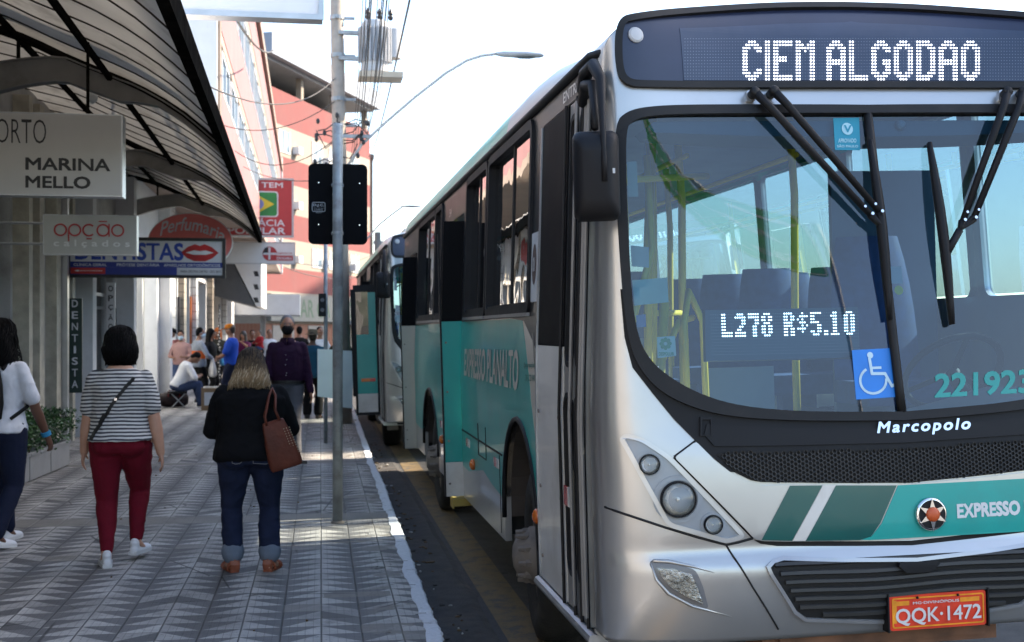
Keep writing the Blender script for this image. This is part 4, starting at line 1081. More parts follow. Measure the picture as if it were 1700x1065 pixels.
g = G(); stext(g, 'ENTRADA', -1.10, -.55, 2.865, 2.865, 2.918, 2.918, .02, .010); stext(g, '54', -6.0, -5.85, 2.75, 2.75, 2.82, 2.82, .02, .010); g.build('door_lettering', M_BUSWHITE, bus)
g = G(); patch(g, [rect(-1.885, 1.93, -1.70, 2.30)], left_map, .0075, .003, None, gridz=.5); st = g.build('side_sticker', mat('sticker_white', (.62, .62, .60), .5), bus)
g = G(); patch(g, [circ(-1.79, 2.13, .062, 16, .11)], left_map, .009, 0, None); patch(g, [rect(-1.83, 2.06, -1.75, 2.20)], left_map, .0085, 0, None); g.build('sticker_mark', mat('sticker_brown', (.10, .06, .05), .5), st)
g = G(); stext(g, '01', -1.82, -1.76, 2.09, 2.09, 2.17, 2.17, .03, .011); g.build('sticker_number', mat('sticker_white', (1, 1, 1)), st)
# crease, flap, marker lamps, reflectors
g = G()
patch(g, [rect(-4.96, .995, -2.90, 1.007)], left_map, .0075, .004, None); patch(g, [rect(-1.66, 1.01, -1.655, 1.02)], left_map, .006, .004, None)
patch(g, [[(-4.02, .90), (-4.0, .90), (-4.0, 1.12), (-4.02, 1.12)], ], left_map, .0075, .004, None); patch(g, [rect(-4.02, .895, -3.62, .903)], left_map, .0075, .004, None); patch(g, [rect(-3.63, .905, -3.62, 1.12)], left_map, .0075, .004, None)
patch(g, [rect(-3.02, .5, -3.012, .99)], left_map, .0075, .004, None)
g.build('panel_gap', M_RUBBER, bus)
for a, z in ((-4.28, .80), (-1.672, .80), (-6.42, .80)):
    g = G(); p = left_map(a, z); g.lathe([(0, .038), (.018, .042), (.03, .034), (.04, .012)], p, (-1, 0, 0), 14); g.build('marker_lamp', M_AMBER, bus, smooth=True)
for a, z in ((-4.7, .90), (-3.25, .90), (-6.6, .9)):
    g = G(); patch(g, [rect(a, z, a + .10, z + .06)], left_map, .009, .006, None); g.build('reflector', M_REDL, bus); g = G(); patch(g, [rect(a + .102, z, a + .2, z + .06)], left_map, .009, .006, None); g.build('reflector', M_BUSWHITE, bus)
# --- doors -----------------------------------------------------------------------------------
def leaf(name, y0, y1, z0, zs_, z1, off, low_m, up_m, extra=None):
    g = G(); patch(g, [rect(-y1, z0, -y0, zs_)], left_map, off, .035, None, gridz=.4); d = g.build(name, low_m, bus, angle=35)
    g = G(); patch(g, [rect(-y1, zs_ + .002, -y0, z1)], left_map, off, .035, None, gridz=.4); g.build('dark_panel', up_m, d, angle=35)
    g = G()
    for z in (z0 + .12, lerp(z0, zs_, .4), lerp(z0, zs_, .72)):
        for y in (y0 + .10 * (y1 - y0), y1 - .10 * (y1 - y0)): g.lathe([(0, .011), (.006, .009)], left_map(-y, z, off), (-1, 0, 0), 8)
    g.build('rivets', M_RIM, d)
    return d
M_DKGLASS = mat('dark_door_glass', (.005, .005, .006), .6, var=.2, spec=.10)
d1 = leaf('door', .955, 1.60, .50, 1.70, 2.83, .012, M_BUSWHITE, M_DKGLASS)
g = G(); patch(g, [rect(-1.622, .5, -1.604, 2.83)], left_map, .02, .03, None, gridz=.4); g.build('edge_seal', M_ALU, d1)
def glazed(y0, y1, off, fm):
    l = rect(-y1, .50, -y0, 2.83); m0, m1 = y0 + .05, y1 - .05
    h1 = rrect(-m1, .66, -m0, 1.48, .06); h2 = rrect(-m1, 1.62, -m0, 2.76, .06)
    g = G(); patch(g, [l, list(reversed(h1)), list(reversed(h2))], left_map, off, .03, None, gridz=.4); d = g.build('door', fm, bus, angle=35)
    for h in (h1, h2):
        g = G(); patch(g, [inset(h, -.012), list(reversed(inset(h, .014)))], left_map, off + .01, .02, None, gridz=.4); fr = g.build('pane_seal', M_RUBBER, d)
        g = G(); patch(g, [h], left_map, off - .015, 0, None, gridz=.5); g.build('pane', M_SIDEGL, d)
    return d
d2 = glazed(.70, .945, .004, mat('door_grey', (.30, .295, .28), .4, metal=.3))
d3 = glazed(.44, .685, .012, mat('door_grey', (1, 1, 1)))
g = G()
for y in (.69, .70, .95, .43, .56): g.tube([left_map(-y, .5, .024), left_map(-y, 1.4, .024), left_map(-y, 2.83, .024)], .008, 6)
g.build('door_seal', M_RUBBER, bus)
g = G()
for y in (.66, .46, .41): g.tube([left_map(-y, .55, .035), left_map(-y, 1.4, .035), left_map(-y, 2.8, .035)], .009, 6)
g.build('door_rail', mat('door_rail_grey', (.22, .22, .22), .45, metal=.4), bus)
g = G(); patch(g, [rect(-.90, .97, -.82, 1.06)], left_map, .022, .006, None); g.build('reflector', M_REDL, bus); g = G(); patch(g, [rect(-.818, .97, -.77, 1.06)], left_map, .022, .006, None); g.build('reflector', M_BUSWHITE, bus); g = G(); patch(g, [rect(-.52, .90, -.47, .97)], left_map, .03, .006, None); g.build('reflector', M_REDL, bus)
g = G(); g.tube([(-1.275, .32, .475), (-1.275, 1.62, .475)], .026, 8); g.box(-1.25, -.6, .42, 1.64, .44, .499); g.build('door_step', M_ALU, bus)
def folded_leaf(y, out, inn, z0, zk, zs_, z1, low, kick):
    # a folding leaf standing open, square to the side of the bus
    def q(z): return -Wd(z)
    g = G(); g.box(-1.25 - out, -1.25 + inn, y, y + .035, zk, zs_); d = g.build('door', low, bus)
    g = G(); g.box(-1.25 - out, -1.25 + inn, y, y + .035, z0, zk - .002); g.build('door_kick_plate', kick, d)
    g = G(); g.add([V((x_ + (.04 if z_ > zs_ + .1 else 0), yy2, z_)) for z_ in (zs_ + .002, z1) for yy2 in (y, y + .035) for x_ in (-1.25 - out, -1.25 + inn)], [(0,2,3,1),(4,5,7,6),(0,1,5,4),(2,6,7,3),(0,4,6,2),(1,3,7,5)]); g.build('dark_panel', M_DKGLASS, d)
    g = G(); g.box(-1.25 - out - .012, -1.25 - out - .002, y - .004, y + .04, z0, z1 - .1); g.build('edge_seal', M_RUBBER, d)
    g = G()
    for z in (z0 + .1, lerp(zk, zs_, .15), lerp(zk, zs_, .5), lerp(zk, zs_, .85)): g.lathe([(0, .009), (.005, .007)], (-1.25 - out + .03, y, z), (0, -1, 0), 8)
    g.build('rivets', M_RIM, d)
folded_leaf(5.06, .13, .30, .47, .74, 1.85, 2.64, M_TEAL, M_BUSWHITE); folded_leaf(6.17, .01, .42, .47, .74, 1.85, 2.64, M_TEAL, M_BUSWHITE)
folded_leaf(9.36, .13, .02, .45, .452, 1.83, 2.6, mat('cream_bus_paint', (1, 1, 1)), M_BUSWHITE)
g = G(); g.box(-1.2, -.55, 4.99, 6.27, .455, .475); g.box(-.56, -.545, 4.99, 6.27, .476, .905); g.build('door_well', mat('cabin_floor', (1, 1, 1)), bus)
leaf('door', DOOR3[0] + .02, DOOR3[1] - .02, .45, 1.83, 2.65, .010, mat('cream_bus_paint', (1, 1, 1)), M_DKGLASS)
M_STEPY = mat('yellow_step', (.34, .25, .05), .6, var=.25, scale=9, dirt=(.10, .08, .05, .8), dscale=9)
g = G(); g.box(-1.33, -.9, 4.98, 5.2, .40, .455)
for k in range(4): g.box(-1.34, -1.33, 4.99 + .05 * k, 5.02 + .05 * k, .38, .45)
g.build('door_step', M_STEPY, bus)
# --- wheels, arches, underside ---------------------------------------------------------------
def wheel(x, y, sgn, steer):
    M = Matrix.Translation((x, y, .485)) @ Matrix.Rotation(steer, 4, 'Z'); ax = M.to_3x3() @ V((sgn, 0, 0)); o = M @ V((0, 0, 0))
    g = G(); g.lathe([(-.26, .30), (-.27, .40), (-.24, .465), (-.18, .485), (-.04, .485), (.0, .465), (.02, .40), (.0, .31), (-.05, .29)], o, ax, 40); w_ = g.build('wheel', M_TYRE, bus, smooth=True)
    g = G(); g.lathe([(-.06, .295), (-.02, .285), (-.10, .22), (-.09, .17), (.02, .165), (.05, .13), (.10, .10), (.12, .06), (.125, .01)], o, ax, 28); g.build('rim', M_RIM, w_, smooth=True)
    g = G(); b = ax.orthogonal().normalized(); c = ax.cross(b)
    for k in range(10):
        a = 2 * math.pi * k / 10; p = o + b * .135 * math.cos(a) + c * .135 * math.sin(a); g.lathe([(.015, .024), (.055, .024), (.065, .016), (.10, .013)], p, ax, 6)
    g.build('wheel_nuts', M_RIM, w_)
for y, st_ in ((2.28, R(-5)), (7.60, 0)):
    wheel(-1.18, y, -1, st_); wheel(1.18, y, 1, st_)
for yc, ra, rb in ((2.28, .60, .65), (7.60, .74, .60)):
    for sx in (-1, 1):
        g = G(); pts = arch(yc, .62 if yc < 3 else .60, ra, rb); n0 = len(g.v)
        for a, z in pts: g.v += [V((sx * (Wd(z) - .002), -a, z)), V((sx * .62, -a, z))]
        for k in range(len(pts) - 1): g.f.append([n0+2*k, n0+2*k+1, n0+2*k+3, n0+2*k+2]); g.m.append(0)
        g.box(sx * .62 - .01, sx * .62 + .01, yc - ra, yc + ra, .3, 1.25)
        g.build('wheel_arch_lining', mat('arch_dust', (.055, .045, .038), .9, var=.3, scale=5), bus)
for yc, ra, rb, zc in ((2.28, .60, .65, .62), (7.60, .74, .60, .60)):
    g = G(); g.tube([left_map(a, z, .004) for a, z in arch(yc, zc, ra, rb)], .016, 6); g.build('arch_trim', M_RUBBER, bus, smooth=True)
g = G(); g.box(-.6, .6, .6, 11.0, .42, .80); g.box(-1.2, 1.2, .58, 1.62, .5, .9); g.box(-1.2, 1.2, 2.95, 4.97, .5, .9); g.box(-.54, 1.2, 4.971, 6.279, .5, .9); g.box(-1.2, 1.2, 6.28, 6.8, .5, .9); g.box(-1.2, 1.2, 8.4, 11.1, .48, .9); g.box(-1.1, 1.1, .3, .6, .46, .9)
g.build('chassis', M_UNDER, bus)
g = G(); g.box(-.62, .42, .10, .30, .425, .505); g.box(-.55, .36, .08, .099, .45, .50); g.build('tow_beam', mat('rusty_beam', (.16, .075, .04), .8, var=.4, scale=8), bus)
g = G(); g.box(-1.23, -1.08, .50, .64, .37, .44); g.build('front_jack_bracket', M_RIM, bus)
# --- inside ----------------------------------------------------------------------------------
g = G(); g.box(-1.19, 1.19, .60, 1.655, .905, .96); g.box(-.60, .60, 1.656, 2.90, .905, .96); g.box(-1.19, 1.19, 2.901, 4.97, .905, .96); g.box(-.545, 1.19, 4.971, 6.279, .905, .96); g.box(-1.19, 1.19, 6.28, 6.84, .905, .96); g.box(-.60, .60, 6.841, 8.36, .905, .96); g.box(-1.19, 1.19, 8.361, 11.1, .905, .96); g.build('cabin_floor', mat('cabin_floor', (.10, .11, .12), .7), bus)
g = G(); g.box(-1.08, 1.08, .75, 11.1, 2.94, 2.96); g.box(-1.12, -1.0, 1.9, 11.1, 2.93, 2.94); g.build('ceiling_lining', mat('ceiling_lining', (.20, .24, .28), .7), bus)
prof = [(.02, 1.02), (.03, 1.26), (.12, 1.34), (.30, 1.38), (.46, 1.36), (.55, 1.26), (.58, .96)]
g = G(); rg = []
for k in range(13):
    x = -1.10 + 2.2 * k / 12; yb = fy(x, 1.3) + .05; hump = .10 * math.exp(-((x - .62) / .3) ** 2)
    rg.append([V((x, yb + a * .8, z + (hump if z > 1.3 else 0))) for a, z in prof])
for i in range(12):
    for k in range(len(prof) - 1): pass
g.rings(rg); g.build('dashboard', M_DASH, bus, angle=40)
g = G(); wc = V((.62, .78, 1.52)); axs = V((0, .75, .66)).normalized(); b = V((1, 0, 0)); c = axs.cross(b)
g.tube([wc + (b * math.cos(R(12 * k)) + c * math.sin(R(12 * k))) * .235 for k in range(31)], .016, 8, caps=False)
for k in (0, 4, 8): g.tube([wc, wc + (b * math.cos(R(30 + 30 * k)) + c * math.sin(R(30 + 30 * k))) * .23], .014, 6)
g.tube([wc, wc - axs * .3], .035, 8); g.build('steering_wheel', M_PLASTIC, bus, smooth=True)
def seat(x, y, w_=.44, driver=False):
    s = V((x, y, .96)); g = G()
    g.box(x - w_/2, x + w_/2, y - .22, y + .22, 1.34, 1.46); g.box(x - .05, x + .05, y - .05, y + .05, .96, 1.34)
    rg = []
    for k in range(7):
        t = k / 6; hw = w_/2 * (1 - .28 * t ** 3); z = lerp(1.44, 2.12 + (.12 if driver else 0), t); yb = y + .20 + .10 * t
        rg.append([V((x + hw * math.cos(R(45 * q)), yb + .055 * math.sin(R(45 * q)), z)) for q in range(8)])
    g.rings(rg)
    return g.build('seat', M_SEAT, bus, angle=50)
seat(.64, 1.42, .5, True)
proto = seat(-.9, 2.55)
for k in range(10):
    for x in (-.94, -.48, .48, .94):
        if (x, k) == (-.94, 0): continue
        y = 2.55 + .82 * k
        if 4.3 < y < 6.6: continue
        c = proto.copy(); COL.objects.link(c); c.parent = bus; c.location = (x + .9, y - 2.55, 0)
g = G()
for x, y in ((-.62, 1.62), (-.30, 2.15), (.28, 1.9), (-.26, 3.6), (.26, 4.3), (-.62, 4.9), (.26, 6.2), (-.26, 6.6), (-.9, 1.62), (.26, 8)):
    g.tube([(x, y, .96), (x, y, 1.7), (x + .02, y, 2.5), (x, y, 2.95)], .023, 8)
for x in (-.32, .32): g.tube([(x, 1.9, 2.72), (x, 10.6, 2.72)], .016, 8)
g.tube([(-1.02, .72, 1.30), (-.95, .85, 1.75), (-.80, .95, 2.15), (-.80, 1.0, 2.6)], .017, 8); g.tube([(-.90, .80, 1.05), (-.80, .95, 1.55), (-.62, 1.15, 1.8), (-.5, 1.3, 1.82)], .017, 8)
g.tube([(-.62, 1.62, 1.85), (-.30, 2.15, 1.85)], .016, 8)
for x, y, h in ((-1.02, 1.0, 2.2), (-.93, 1.25, 2.6), (-.74, 1.35, 2.9), (-.88, .75, 1.9)): g.tube([(x, y, .96), (x + .03, y, h * .75), (x + .10, y + .08, h)], .024, 8)
g.tube([(-1.05, .7, 2.45), (-.5, 1.0, 2.5)], .016, 8); g.tube([(-1.0, .7, 1.5), (-.66, 1.0, 1.22), (-.62, 1.2, 1.0)], .022, 8); g.tube([(-.6, 1.1, 1.02), (-.6, 1.12, 1.8), (-.55, 1.2, 1.95), (-.45, 1.3, 1.8), (-.42, 1.35, 1.05)], .018, 8)
g.build('handrail', M_POLE, bus, smooth=True)
g = G(); g.box(.50, 1.12, 1.86, 1.90, .96, 2.62); g.build('driver_screen', mat('driver_screen_blue', (.05, .10, .16), .5, var=.15), bus)
g = G(); g.box(-.34, .02, 1.56, 1.60, .97, 1.55); g.box(-.95, -.55, 1.64, 1.67, .97, 1.72); g.build('step_barrier', M_INPAL, bus)
g = G(); patch(g, [sym(FPs([(1515, 196), (1290, 196), (1140, 197), (1090, 199), (1080, 206), (1090, 216), (1300, 222), (1515, 222)]))], fpt, -.03, .16, .12); g.build('brow_lining', mat('brow_lining', (.08, .11, .14), .6), bus)
# --- front: gaskets, glass, trim -------------------------------------------------------------
# black apron under the windscreen
apron = sym(FPs([(1526, 752), (1400, 756), (1215, 757), (1192, 752), (1222, 784), (1212, 783), (1185, 761), (1154, 731), (1119, 696), (1082, 651), (1050, 610), (1037, 560), (1030, 480), (1036, 480), (1047, 560), (1066, 610), (1095, 642), (1140, 668), (1200, 686), (1300, 693), (1420, 694), (1524, 692)]))
fpatch('apron', M_PLASTIC, bus, [apron], .008, .008)
fpatch('windscreen_seal', M_RUBBER, bus, [ws_out, list(reversed(ws_in))], .026, .05, angle=60)
g = G(); patch(g, [inset(ws_in, -.008)], fpt, .0, 0, .05); ws = g.build('windscreen', M_WSCREEN, bus, smooth=True)
mid = FPs([(1478, 190), (1524, 684)]); midr = [FP(u, v)[0] for u, v in ((1478, 190), (1524, 684))]
g = G(); g.tube([fpt(0, z, .008) for z in [lerp(mid[0][1], mid[1][1], k / 10) for k in range(11)]], .020, 8); g.build('windscreen_divider', M_RUBBER, bus, smooth=True)
# display
fpatch('display_seal', M_RUBBER, bus, [dest_out, list(reversed(dest_in))], .024, .03, angle=60)
disp = fpatch('route_display', M_BOARD, bus, [inset(dest_in, -.004)], .006, .006)
GL = {'C': ['..###..', '.#####.', '###.###', '##...##', '##.....', '##.....', '##.....', '##.....', '##.....', '##...##', '###.###', '.#####.', '..###..'],
 'I': ['##'] * 13,
 'E': ['#######'] * 2 + ['##.....'] * 3 + ['#####..'] * 2 + ['##.....'] * 4 + ['#######'] * 2,
 'M': ['##...##', '###.###', '#######', '##.#.##'] + ['##...##'] * 9,
 'A': ['..###..', '.#####.', '###.###'] + ['##...##'] * 3 + ['#######'] * 2 + ['##...##'] * 5,
 'L': ['##.....'] * 11 + ['#######'] * 2,
 'G': ['..###..', '.#####.', '###.###', '##...##', '##.....', '##.....', '##..###', '##..###', '##...##', '##...##', '###.###', '.#####.', '..###..'],
 'O': ['..###..', '.#####.', '###.###'] + ['##...##'] * 7 + ['###.###', '.#####.', '..###..'],
 'D': ['#####..', '######.', '##..###'] + ['##...##'] * 7 + ['##..###', '######.', '#####..']}
on = set()
for ch, c0 in zip('CIEMALGODAO', (0, 8, 11, 19, 30, 38, 46, 54, 62, 70, 78)):
    for r, row in enumerate(GL[ch]):
        for c, q in enumerate(row):
            if q == '#': on.add((c0 + c, r))
def dot(g, s, z, off, rx, rz, n=6):
    p = fpt(s, z, off); nn = fnrm(s, z); a = V((0, 0, 1)).cross(nn).normalized(); a = a if a.x > 0 else -a; b = nn.cross(a)
    if b.z < 0: b = -b
    g.add([p + a * rx * math.cos(2*math.pi*k/n) + b * rz * math.sin(2*math.pi*k/n) for k in range(n)], [tuple(range(n))])
g1, g0 = G(), G()
for c in range(-21, 118):
    for r in range(-1, 13):
        s, z = FP(1233 + 4.65 * c, 71 + 5.15 * r)
        if (c, r) in on: dot(g1, s, z, .0105, .0043, .0043)
        else: dot(g0, s, z, .0105, .0021, .0021, 4)
lit_board = [FP(1129, 50), FP(1133, 133), FP(1506, 133)]
g = G(); patch(g, [sym([FP(1506, 133.8), FP(1300, 133.8), FP(1134, 134), FP(1127, 48), FP(1200, 46), FP(1300, 41), FP(1400, 39), FP(1504, 38)])], fpt, .0085, .002, .08); g.build('led_board', mat('led_board', (.030, .046, .085), .35, var=.12), disp)
g1.build('lit_dots', M_LED, disp); g0.build('unlit_dots', M_LEDOFF, disp)
s, z = FP(1054, 59); g = G(); g.lathe([(0, .034), (.006, .034), (.012, .026), (.014, .008)], fpt(s, z, .006), fnrm(s, z), 18); g.build('round_vent', mat('vent_grey', (.5, .51, .52), .4), disp)
# fare display behind the glass
SM = {'L': ['##...'] * 6 + ['#####'] * 2, '2': ['.###.', '#####', '...##', '...##', '..##.', '.##..', '#####', '#####'], '7': ['#####', '#####', '...##', '...##', '..##.', '..##.', '..##.', '..##.'],
 '8': ['.###.', '##.##', '##.##', '.###.', '##.##', '##.##', '##.##', '.###.'], 'R': ['####.', '##.##', '##.##', '####.', '####.', '##.##', '##.##', '##.##'],
 '$': ['..#..', '.####', '#.#..', '.###.', '..#.#', '####.', '..#..', '.....'], '5': ['#####', '##...', '##...', '####.', '...##', '...##', '##.##', '.###.'], '.': ['..'] * 6 + ['##'] * 2,
 '1': ['.##.', '###.', '.##.', '.##.', '.##.', '.##.', '.##.', '####'], '0': ['.###.', '##.##', '##.##', '##.##', '##.##', '##.##', '##.##', '.###.']}
on = set()
for ch, c0 in zip('L278R$5.10', (5, 11, 17, 23, 33, 39, 45, 51, 54, 60)):
    for r, row in enumerate(SM[ch]):
        for c, q in enumerate(row):
            if q == '#': on.add((c0 + c, r))
fd = fpatch('fare_display', mat('fare_board', (.05, .09, .13), .5), bus, [FPs([(1178, 596), (1437, 589), (1433, 505), (1177, 511)])], -.055, .035)
g1, g0 = G(), G()
for c in range(0, 67):
    for r in range(-1, 14):
        a, q = c / 66, r / 12.5
        u = lerp(1187, 1433, a) + 2 * q; v = lerp(519, 513.5, a) + 64 * q
        s, z = FP(u, v)
        if (c, r) in on: dot(g1, s, z, -.0535, .0040, .0036)
        elif r >= 0: dot(g0, s, z, -.0535, .0017, .0017, 4)
g1.build('lit_dots', M_LED, fd); g0.build('unlit_dots', mat('fare_unlit', (.35, .42, .46), .4), fd)
# stickers and papers on the inside of the glass
def sticker(name, pts, m, parent=None, off=-.004): return fpatch(name, m, parent or bus, [FPs(pts)], off, .0015, .1)
def box4(u0, v0, u1, v1, k=0.0): return [(u0, v1), (u1, v1 + k), (u1, v0 + k), (u0, v0)]
st = sticker('teal_sticker', [(1386, 249), (1428, 249), (1426, 195), (1383, 196)], mat('sticker_teal', (.01, .25, .36), .5), off=.002)
g = G(); patch(g, [circ(*FP(1406, 214), .027, 18)], fpt, .0045, 0, .1)
vs, fs = text_shape('APROVADO', .03)
for (txt, u0, u1, v0, v1) in (('APROVADO', 1391, 1421, 230, 237), ('SÃO PAULO', 1389, 1424, 240, 245)):
    vs, fs = text_shape(txt, .03); g.add([fpt(*FP(lerp(u0, u1, x), lerp(v1, v0, y)), .0045) for x, y in vs], fs)
g.build('sticker_mark', mat('sticker_pale_blue', (.35, .6, .68), .5), st)
g = G(); vs, fs = text_shape('V', .05); g.add([fpt(*FP(lerp(1400, 1413, x), lerp(220, 208, y)), .006) for x, y in vs], fs); g.build('sticker_letter', mat('sticker_teal', (1, 1, 1)), st)
wc_ = sticker('wheelchair_sticker', [(1421, 663), (1498, 658), (1491, 577), (1414, 581)], mat('sticker_blue', (.015, .19, .62), .45), off=.002)
g = G()
def wpx(x, y): return FP(1170 + x / 4.857, 480 + y / 4.857)
def wline(pts, t):
    for a, b in zip(pts[:-1], pts[1:]):
        A, B = V(wpx(*a)), V(wpx(*b)); dd = (B - A).normalized(); nn = V((-dd.y, dd.x)) * t; e = dd * t * .6
        q = [A - nn - e, B - nn + e, B + nn + e, A + nn - e]; patch(g, [[(p.x, p.y) for p in q]], fpt, .0045, 0, .1)
wline([(1325, 560), (1345, 680), (1450, 680), (1505, 780), (1540, 762)], .0062); wline([(1338, 635), (1415, 632)], .0052)
patch(g, [circ(*wpx(1330, 532), .0135, 16)], fpt, .0045, 0, .1)
wline([(1355 + 105 * math.cos(R(a)), 735 + 105 * math.sin(R(a))) for a in range(-5, 245, 12)], .0052)
g.build('wheelchair_figure', mat('sticker_pale_blue2', (.50, .66, .74), .5), wc_)
st = sticker('green_sticker', [(1092, 594), (1123, 590), (1121, 557), (1091, 559)], mat('sticker_pale_green', (.50, .62, .58), .5))
g = G(); c0 = FP(1105, 570)
for k in range(8):
    a = R(45 * k); patch(g, [circ(c0[0] + .018 * math.cos(a), c0[1] + .018 * math.sin(a), .008, 8)], fpt, -.001, 0, None, gridz=1)
patch(g, [circ(c0[0], c0[1], .017, 14), list(reversed(circ(c0[0], c0[1], .008, 10)))], fpt, -.0012, 0, None, gridz=1)
vs, fs = text_shape('DESPOLUIR', .03); g.add([fpt(*FP(lerp(1094, 1119, x), lerp(590, 584, y)), -.001) for x, y in vs], fs)
g.build('sticker_mark', mat('sticker_green', (.02, .30, .14), .5), st)
sticker('paper_notice', [(1054, 506), (1112, 500), (1110, 459), (1050, 464)], mat('paper_green', (.42, .60, .56), .7), off=-.02)
sticker('small_blue_notice', [(1058, 543), (1073, 542), (1072, 521), (1056, 523)], mat('notice_blue', (.04, .16, .40), .5))
st = sticker('red_ring_notice', [(1043, 326), (1060, 326), (1057, 267), (1041, 268)], mat('notice_grey', (.30, .34, .32), .6))
sticker('white_notice', [(1478, 470), (1500, 470), (1497, 441), (1474, 442)], mat('notice_pale', (.35, .40, .44), .6))
st = fpatch('yellow_sticker', mat('sticker_yellow', (.55, .50, .02), .5), bus, [circ(*FP(1493, 481), .020, 16)], -.004, .0015, .1)
sticker('lace_curtain', [(1050, 440), (1080, 442), (1080, 408), (1048, 405)], mat('pale_net', (.40, .44, .45), .7), off=-.03)
g = G(); vs, fs = text_shape('221923', .035)
g.add([fpt(*FP(lerp(1551, 1713, x), lerp(lerp(661, 652, x), lerp(620, 612, x), y)), .0022) for x, y in vs], fs)
g.build('fleet_number', mat('fleet_number_teal', (.02, .30, .27), .4), bus)
g = G(); s, z = FP(1498, 205); g.lathe([(0, .022), (.04, .022), (.05, .014)], fpt(s, z, -.05), fnrm(s, z), 12); g.build('cabin_camera', M_INPAL, bus)
# maker's letters and honeycomb
fpatch('badge_bar', M_PLASTIC, bus, [sym(FPs([(1526, 734), (1300, 740), (1185, 741), (1168, 722), (1172, 704), (1300, 711), (1450, 712), (1526, 707)]))], .016, .01)
g = G(); vs, fs = text_shape('Marcopolo', .035, .15, 1.25); g.add([fpt(*FP(lerp(1453, 1608, x), lerp(lerp(726, 719, x), lerp(701, 694, x), y) + 0), .0185) for x, y in vs], fs); g.build('maker_lettering', M_CHROME, bus)
g = G(); patch(g, [FPs([(1161, 724), (1181, 724), (1181, 692), (1161, 692)]), list(reversed(FPs([(1164, 722), (1178, 722), (1178, 697), (1164, 697)])))], fpt, .019, .01, None, gridz=1); g.build('latch', M_PLASTIC, bus)
gr_out = sym(FPs([(1526, 742), (1300, 748), (1206, 750), (1188, 754), (1222, 785), (1247, 797), (1263, 800), (1400, 801.5), (1494, 801), (1532, 800)]))
gr = fpatch('honeycomb_grille', mat('grille_back', (.006, .006, .006), .8), bus, [gr_out], .0105, .006)
gz0, gz1 = min(p[1] for p in gr_out), max(p[1] for p in gr_out); gx0 = min(p[0] for p in gr_out)
g = G(); hx = .0205; hz = hx * .80; row = 0; z = gz0
lim = inset(gr_out, .006)
while z < gz1:
    s = gx0 + (hx * .75 if row % 2 else 0)
    while s < -gx0:
        if inside((s, z), lim):
            o_ = [(s + hx * .52 * math.cos(R(60 * k)), z + hz * 1.0 * math.sin(R(60 * k)) * .62) for k in range(6)]; i_ = [(s + .74 * (a - s), z + .74 * (b - z)) for a, b in o_]
            n0 = len(g.v); g.v += [fpt(a, b, .019) for a, b in o_] + [fpt(a, b, .018) for a, b in i_] + [fpt(a, b, .0105) for a, b in i_]
            for k in range(6):
                k2 = (k + 1) % 6; g.f += [[n0+k, n0+k2, n0+6+k2, n0+6+k], [n0+6+k, n0+6+k2, n0+12+k2, n0+12+k]]; g.m += [0, 0]
        s += hx * 1.5
    z += hz * .54; row += 1
g.build('honeycomb', mat('grille_plastic', (.020, .019, .018), .5, var=.3), gr)
# bonnet panel with stripes
bon = sym(FPs([(1532, 894), (1420, 896), (1300, 897), (1263, 896), (1250, 892), (1119, 759), (1154, 733), (1185, 764), (1230, 798), (1262, 806), (1309, 804), (1400, 804), (1532, 802)]))
bn = fpatch('bonnet', M_SILVER, bus, [roundc(bon, .012, 2)], .018, .024)
def decal(name, m, pts, off=.0205, s_=False):
    l = FPs(pts)
    if s_: l = [(0.75, l[0][1] + .004)] + l[1:-1] + [(0.75, l[-1][1] + .002)]
    return fpatch(name, m, bn, [l if area2(l) > 0 else l[::-1]], off, .002)
decal('teal_field', M_TEAL, [(1532, 893), (1440, 895), (1425, 894), (1443, 888), (1460, 868), (1487, 805), (1532, 803.5)], .0205, 2)
for sgn in (1,):
    for nm, m, l in (('dark_stripe', M_DKTEAL, [(1262, 894), (1312, 895.5), (1362, 805), (1309, 805.5)]), ('pale_stripe', M_BUSWHITE, [(1313, 895.5), (1334, 895.5), (1384, 805), (1363, 805)]), ('dark_stripe', M_DKTEAL, [(1335, 895.5), (1424, 895), (1442, 888), (1458, 867), (1485, 805), (1385, 805)])):
        l2 = FPs(l); l2 = l2 if sgn > 0 else [(-a, b) for a, b in reversed(l2)]; fpatch(nm, m, bn, [l2], .0208, .002)
cs, cz_ = FP(1540, 852); g = G(); g.lathe([(0, .068), (.012, .068), (.02, .060), (.018, .056)], fpt(cs, cz_, .02), fnrm(cs, cz_), 32); em = g.build('emblem', M_CHROME, bn, smooth=True)
g = G(); patch(g, [circ(cs, cz_, .058, 28)], fpt, .041, .006, None, gridz=1); g.build('emblem_field', M_PLASTIC, em)
g = G()
for k in range(6):
    a = R(60 * k + 30); b_ = R(60 * k); c_ = R(60 * k + 60)
    patch(g, [[(cs + .064 * math.cos(a), cz_ + .064 * math.sin(a)), (cs + .030 * math.cos(a + .38), cz_ + .030 * math.sin(a + .38)), (cs + .018 * math.cos(a), cz_ + .018 * math.sin(a)), (cs + .030 * math.cos(a - .38), cz_ + .030 * math.sin(a - .38))]], fpt, .046, .005, None, gridz=1)
g.build('emblem_star', M_CHROME, em)
g = G(); g.lathe([(0, .030), (.008, .030), (.014, .022), (.016, .008)], fpt(cs, cz_, .040), fnrm(cs, cz_), 20); g.build('emblem_centre', mat('emblem_orange', (.55, .09, .02), .4), em, smooth=True)
g = G(); vs, fs = text_shape('EXPRESSO PLANALTO', .055); a0, a1 = FP(1585, 860), FP(1688, 855); k = (a1[0] - a0[0]) / .455
g.add([fpt(a0[0] + k * x, lerp(a0[1], a0[1] + .062, y), .0225) for x, y in vs], fs); g.build('bonnet_lettering', M_WHITEP, bn)
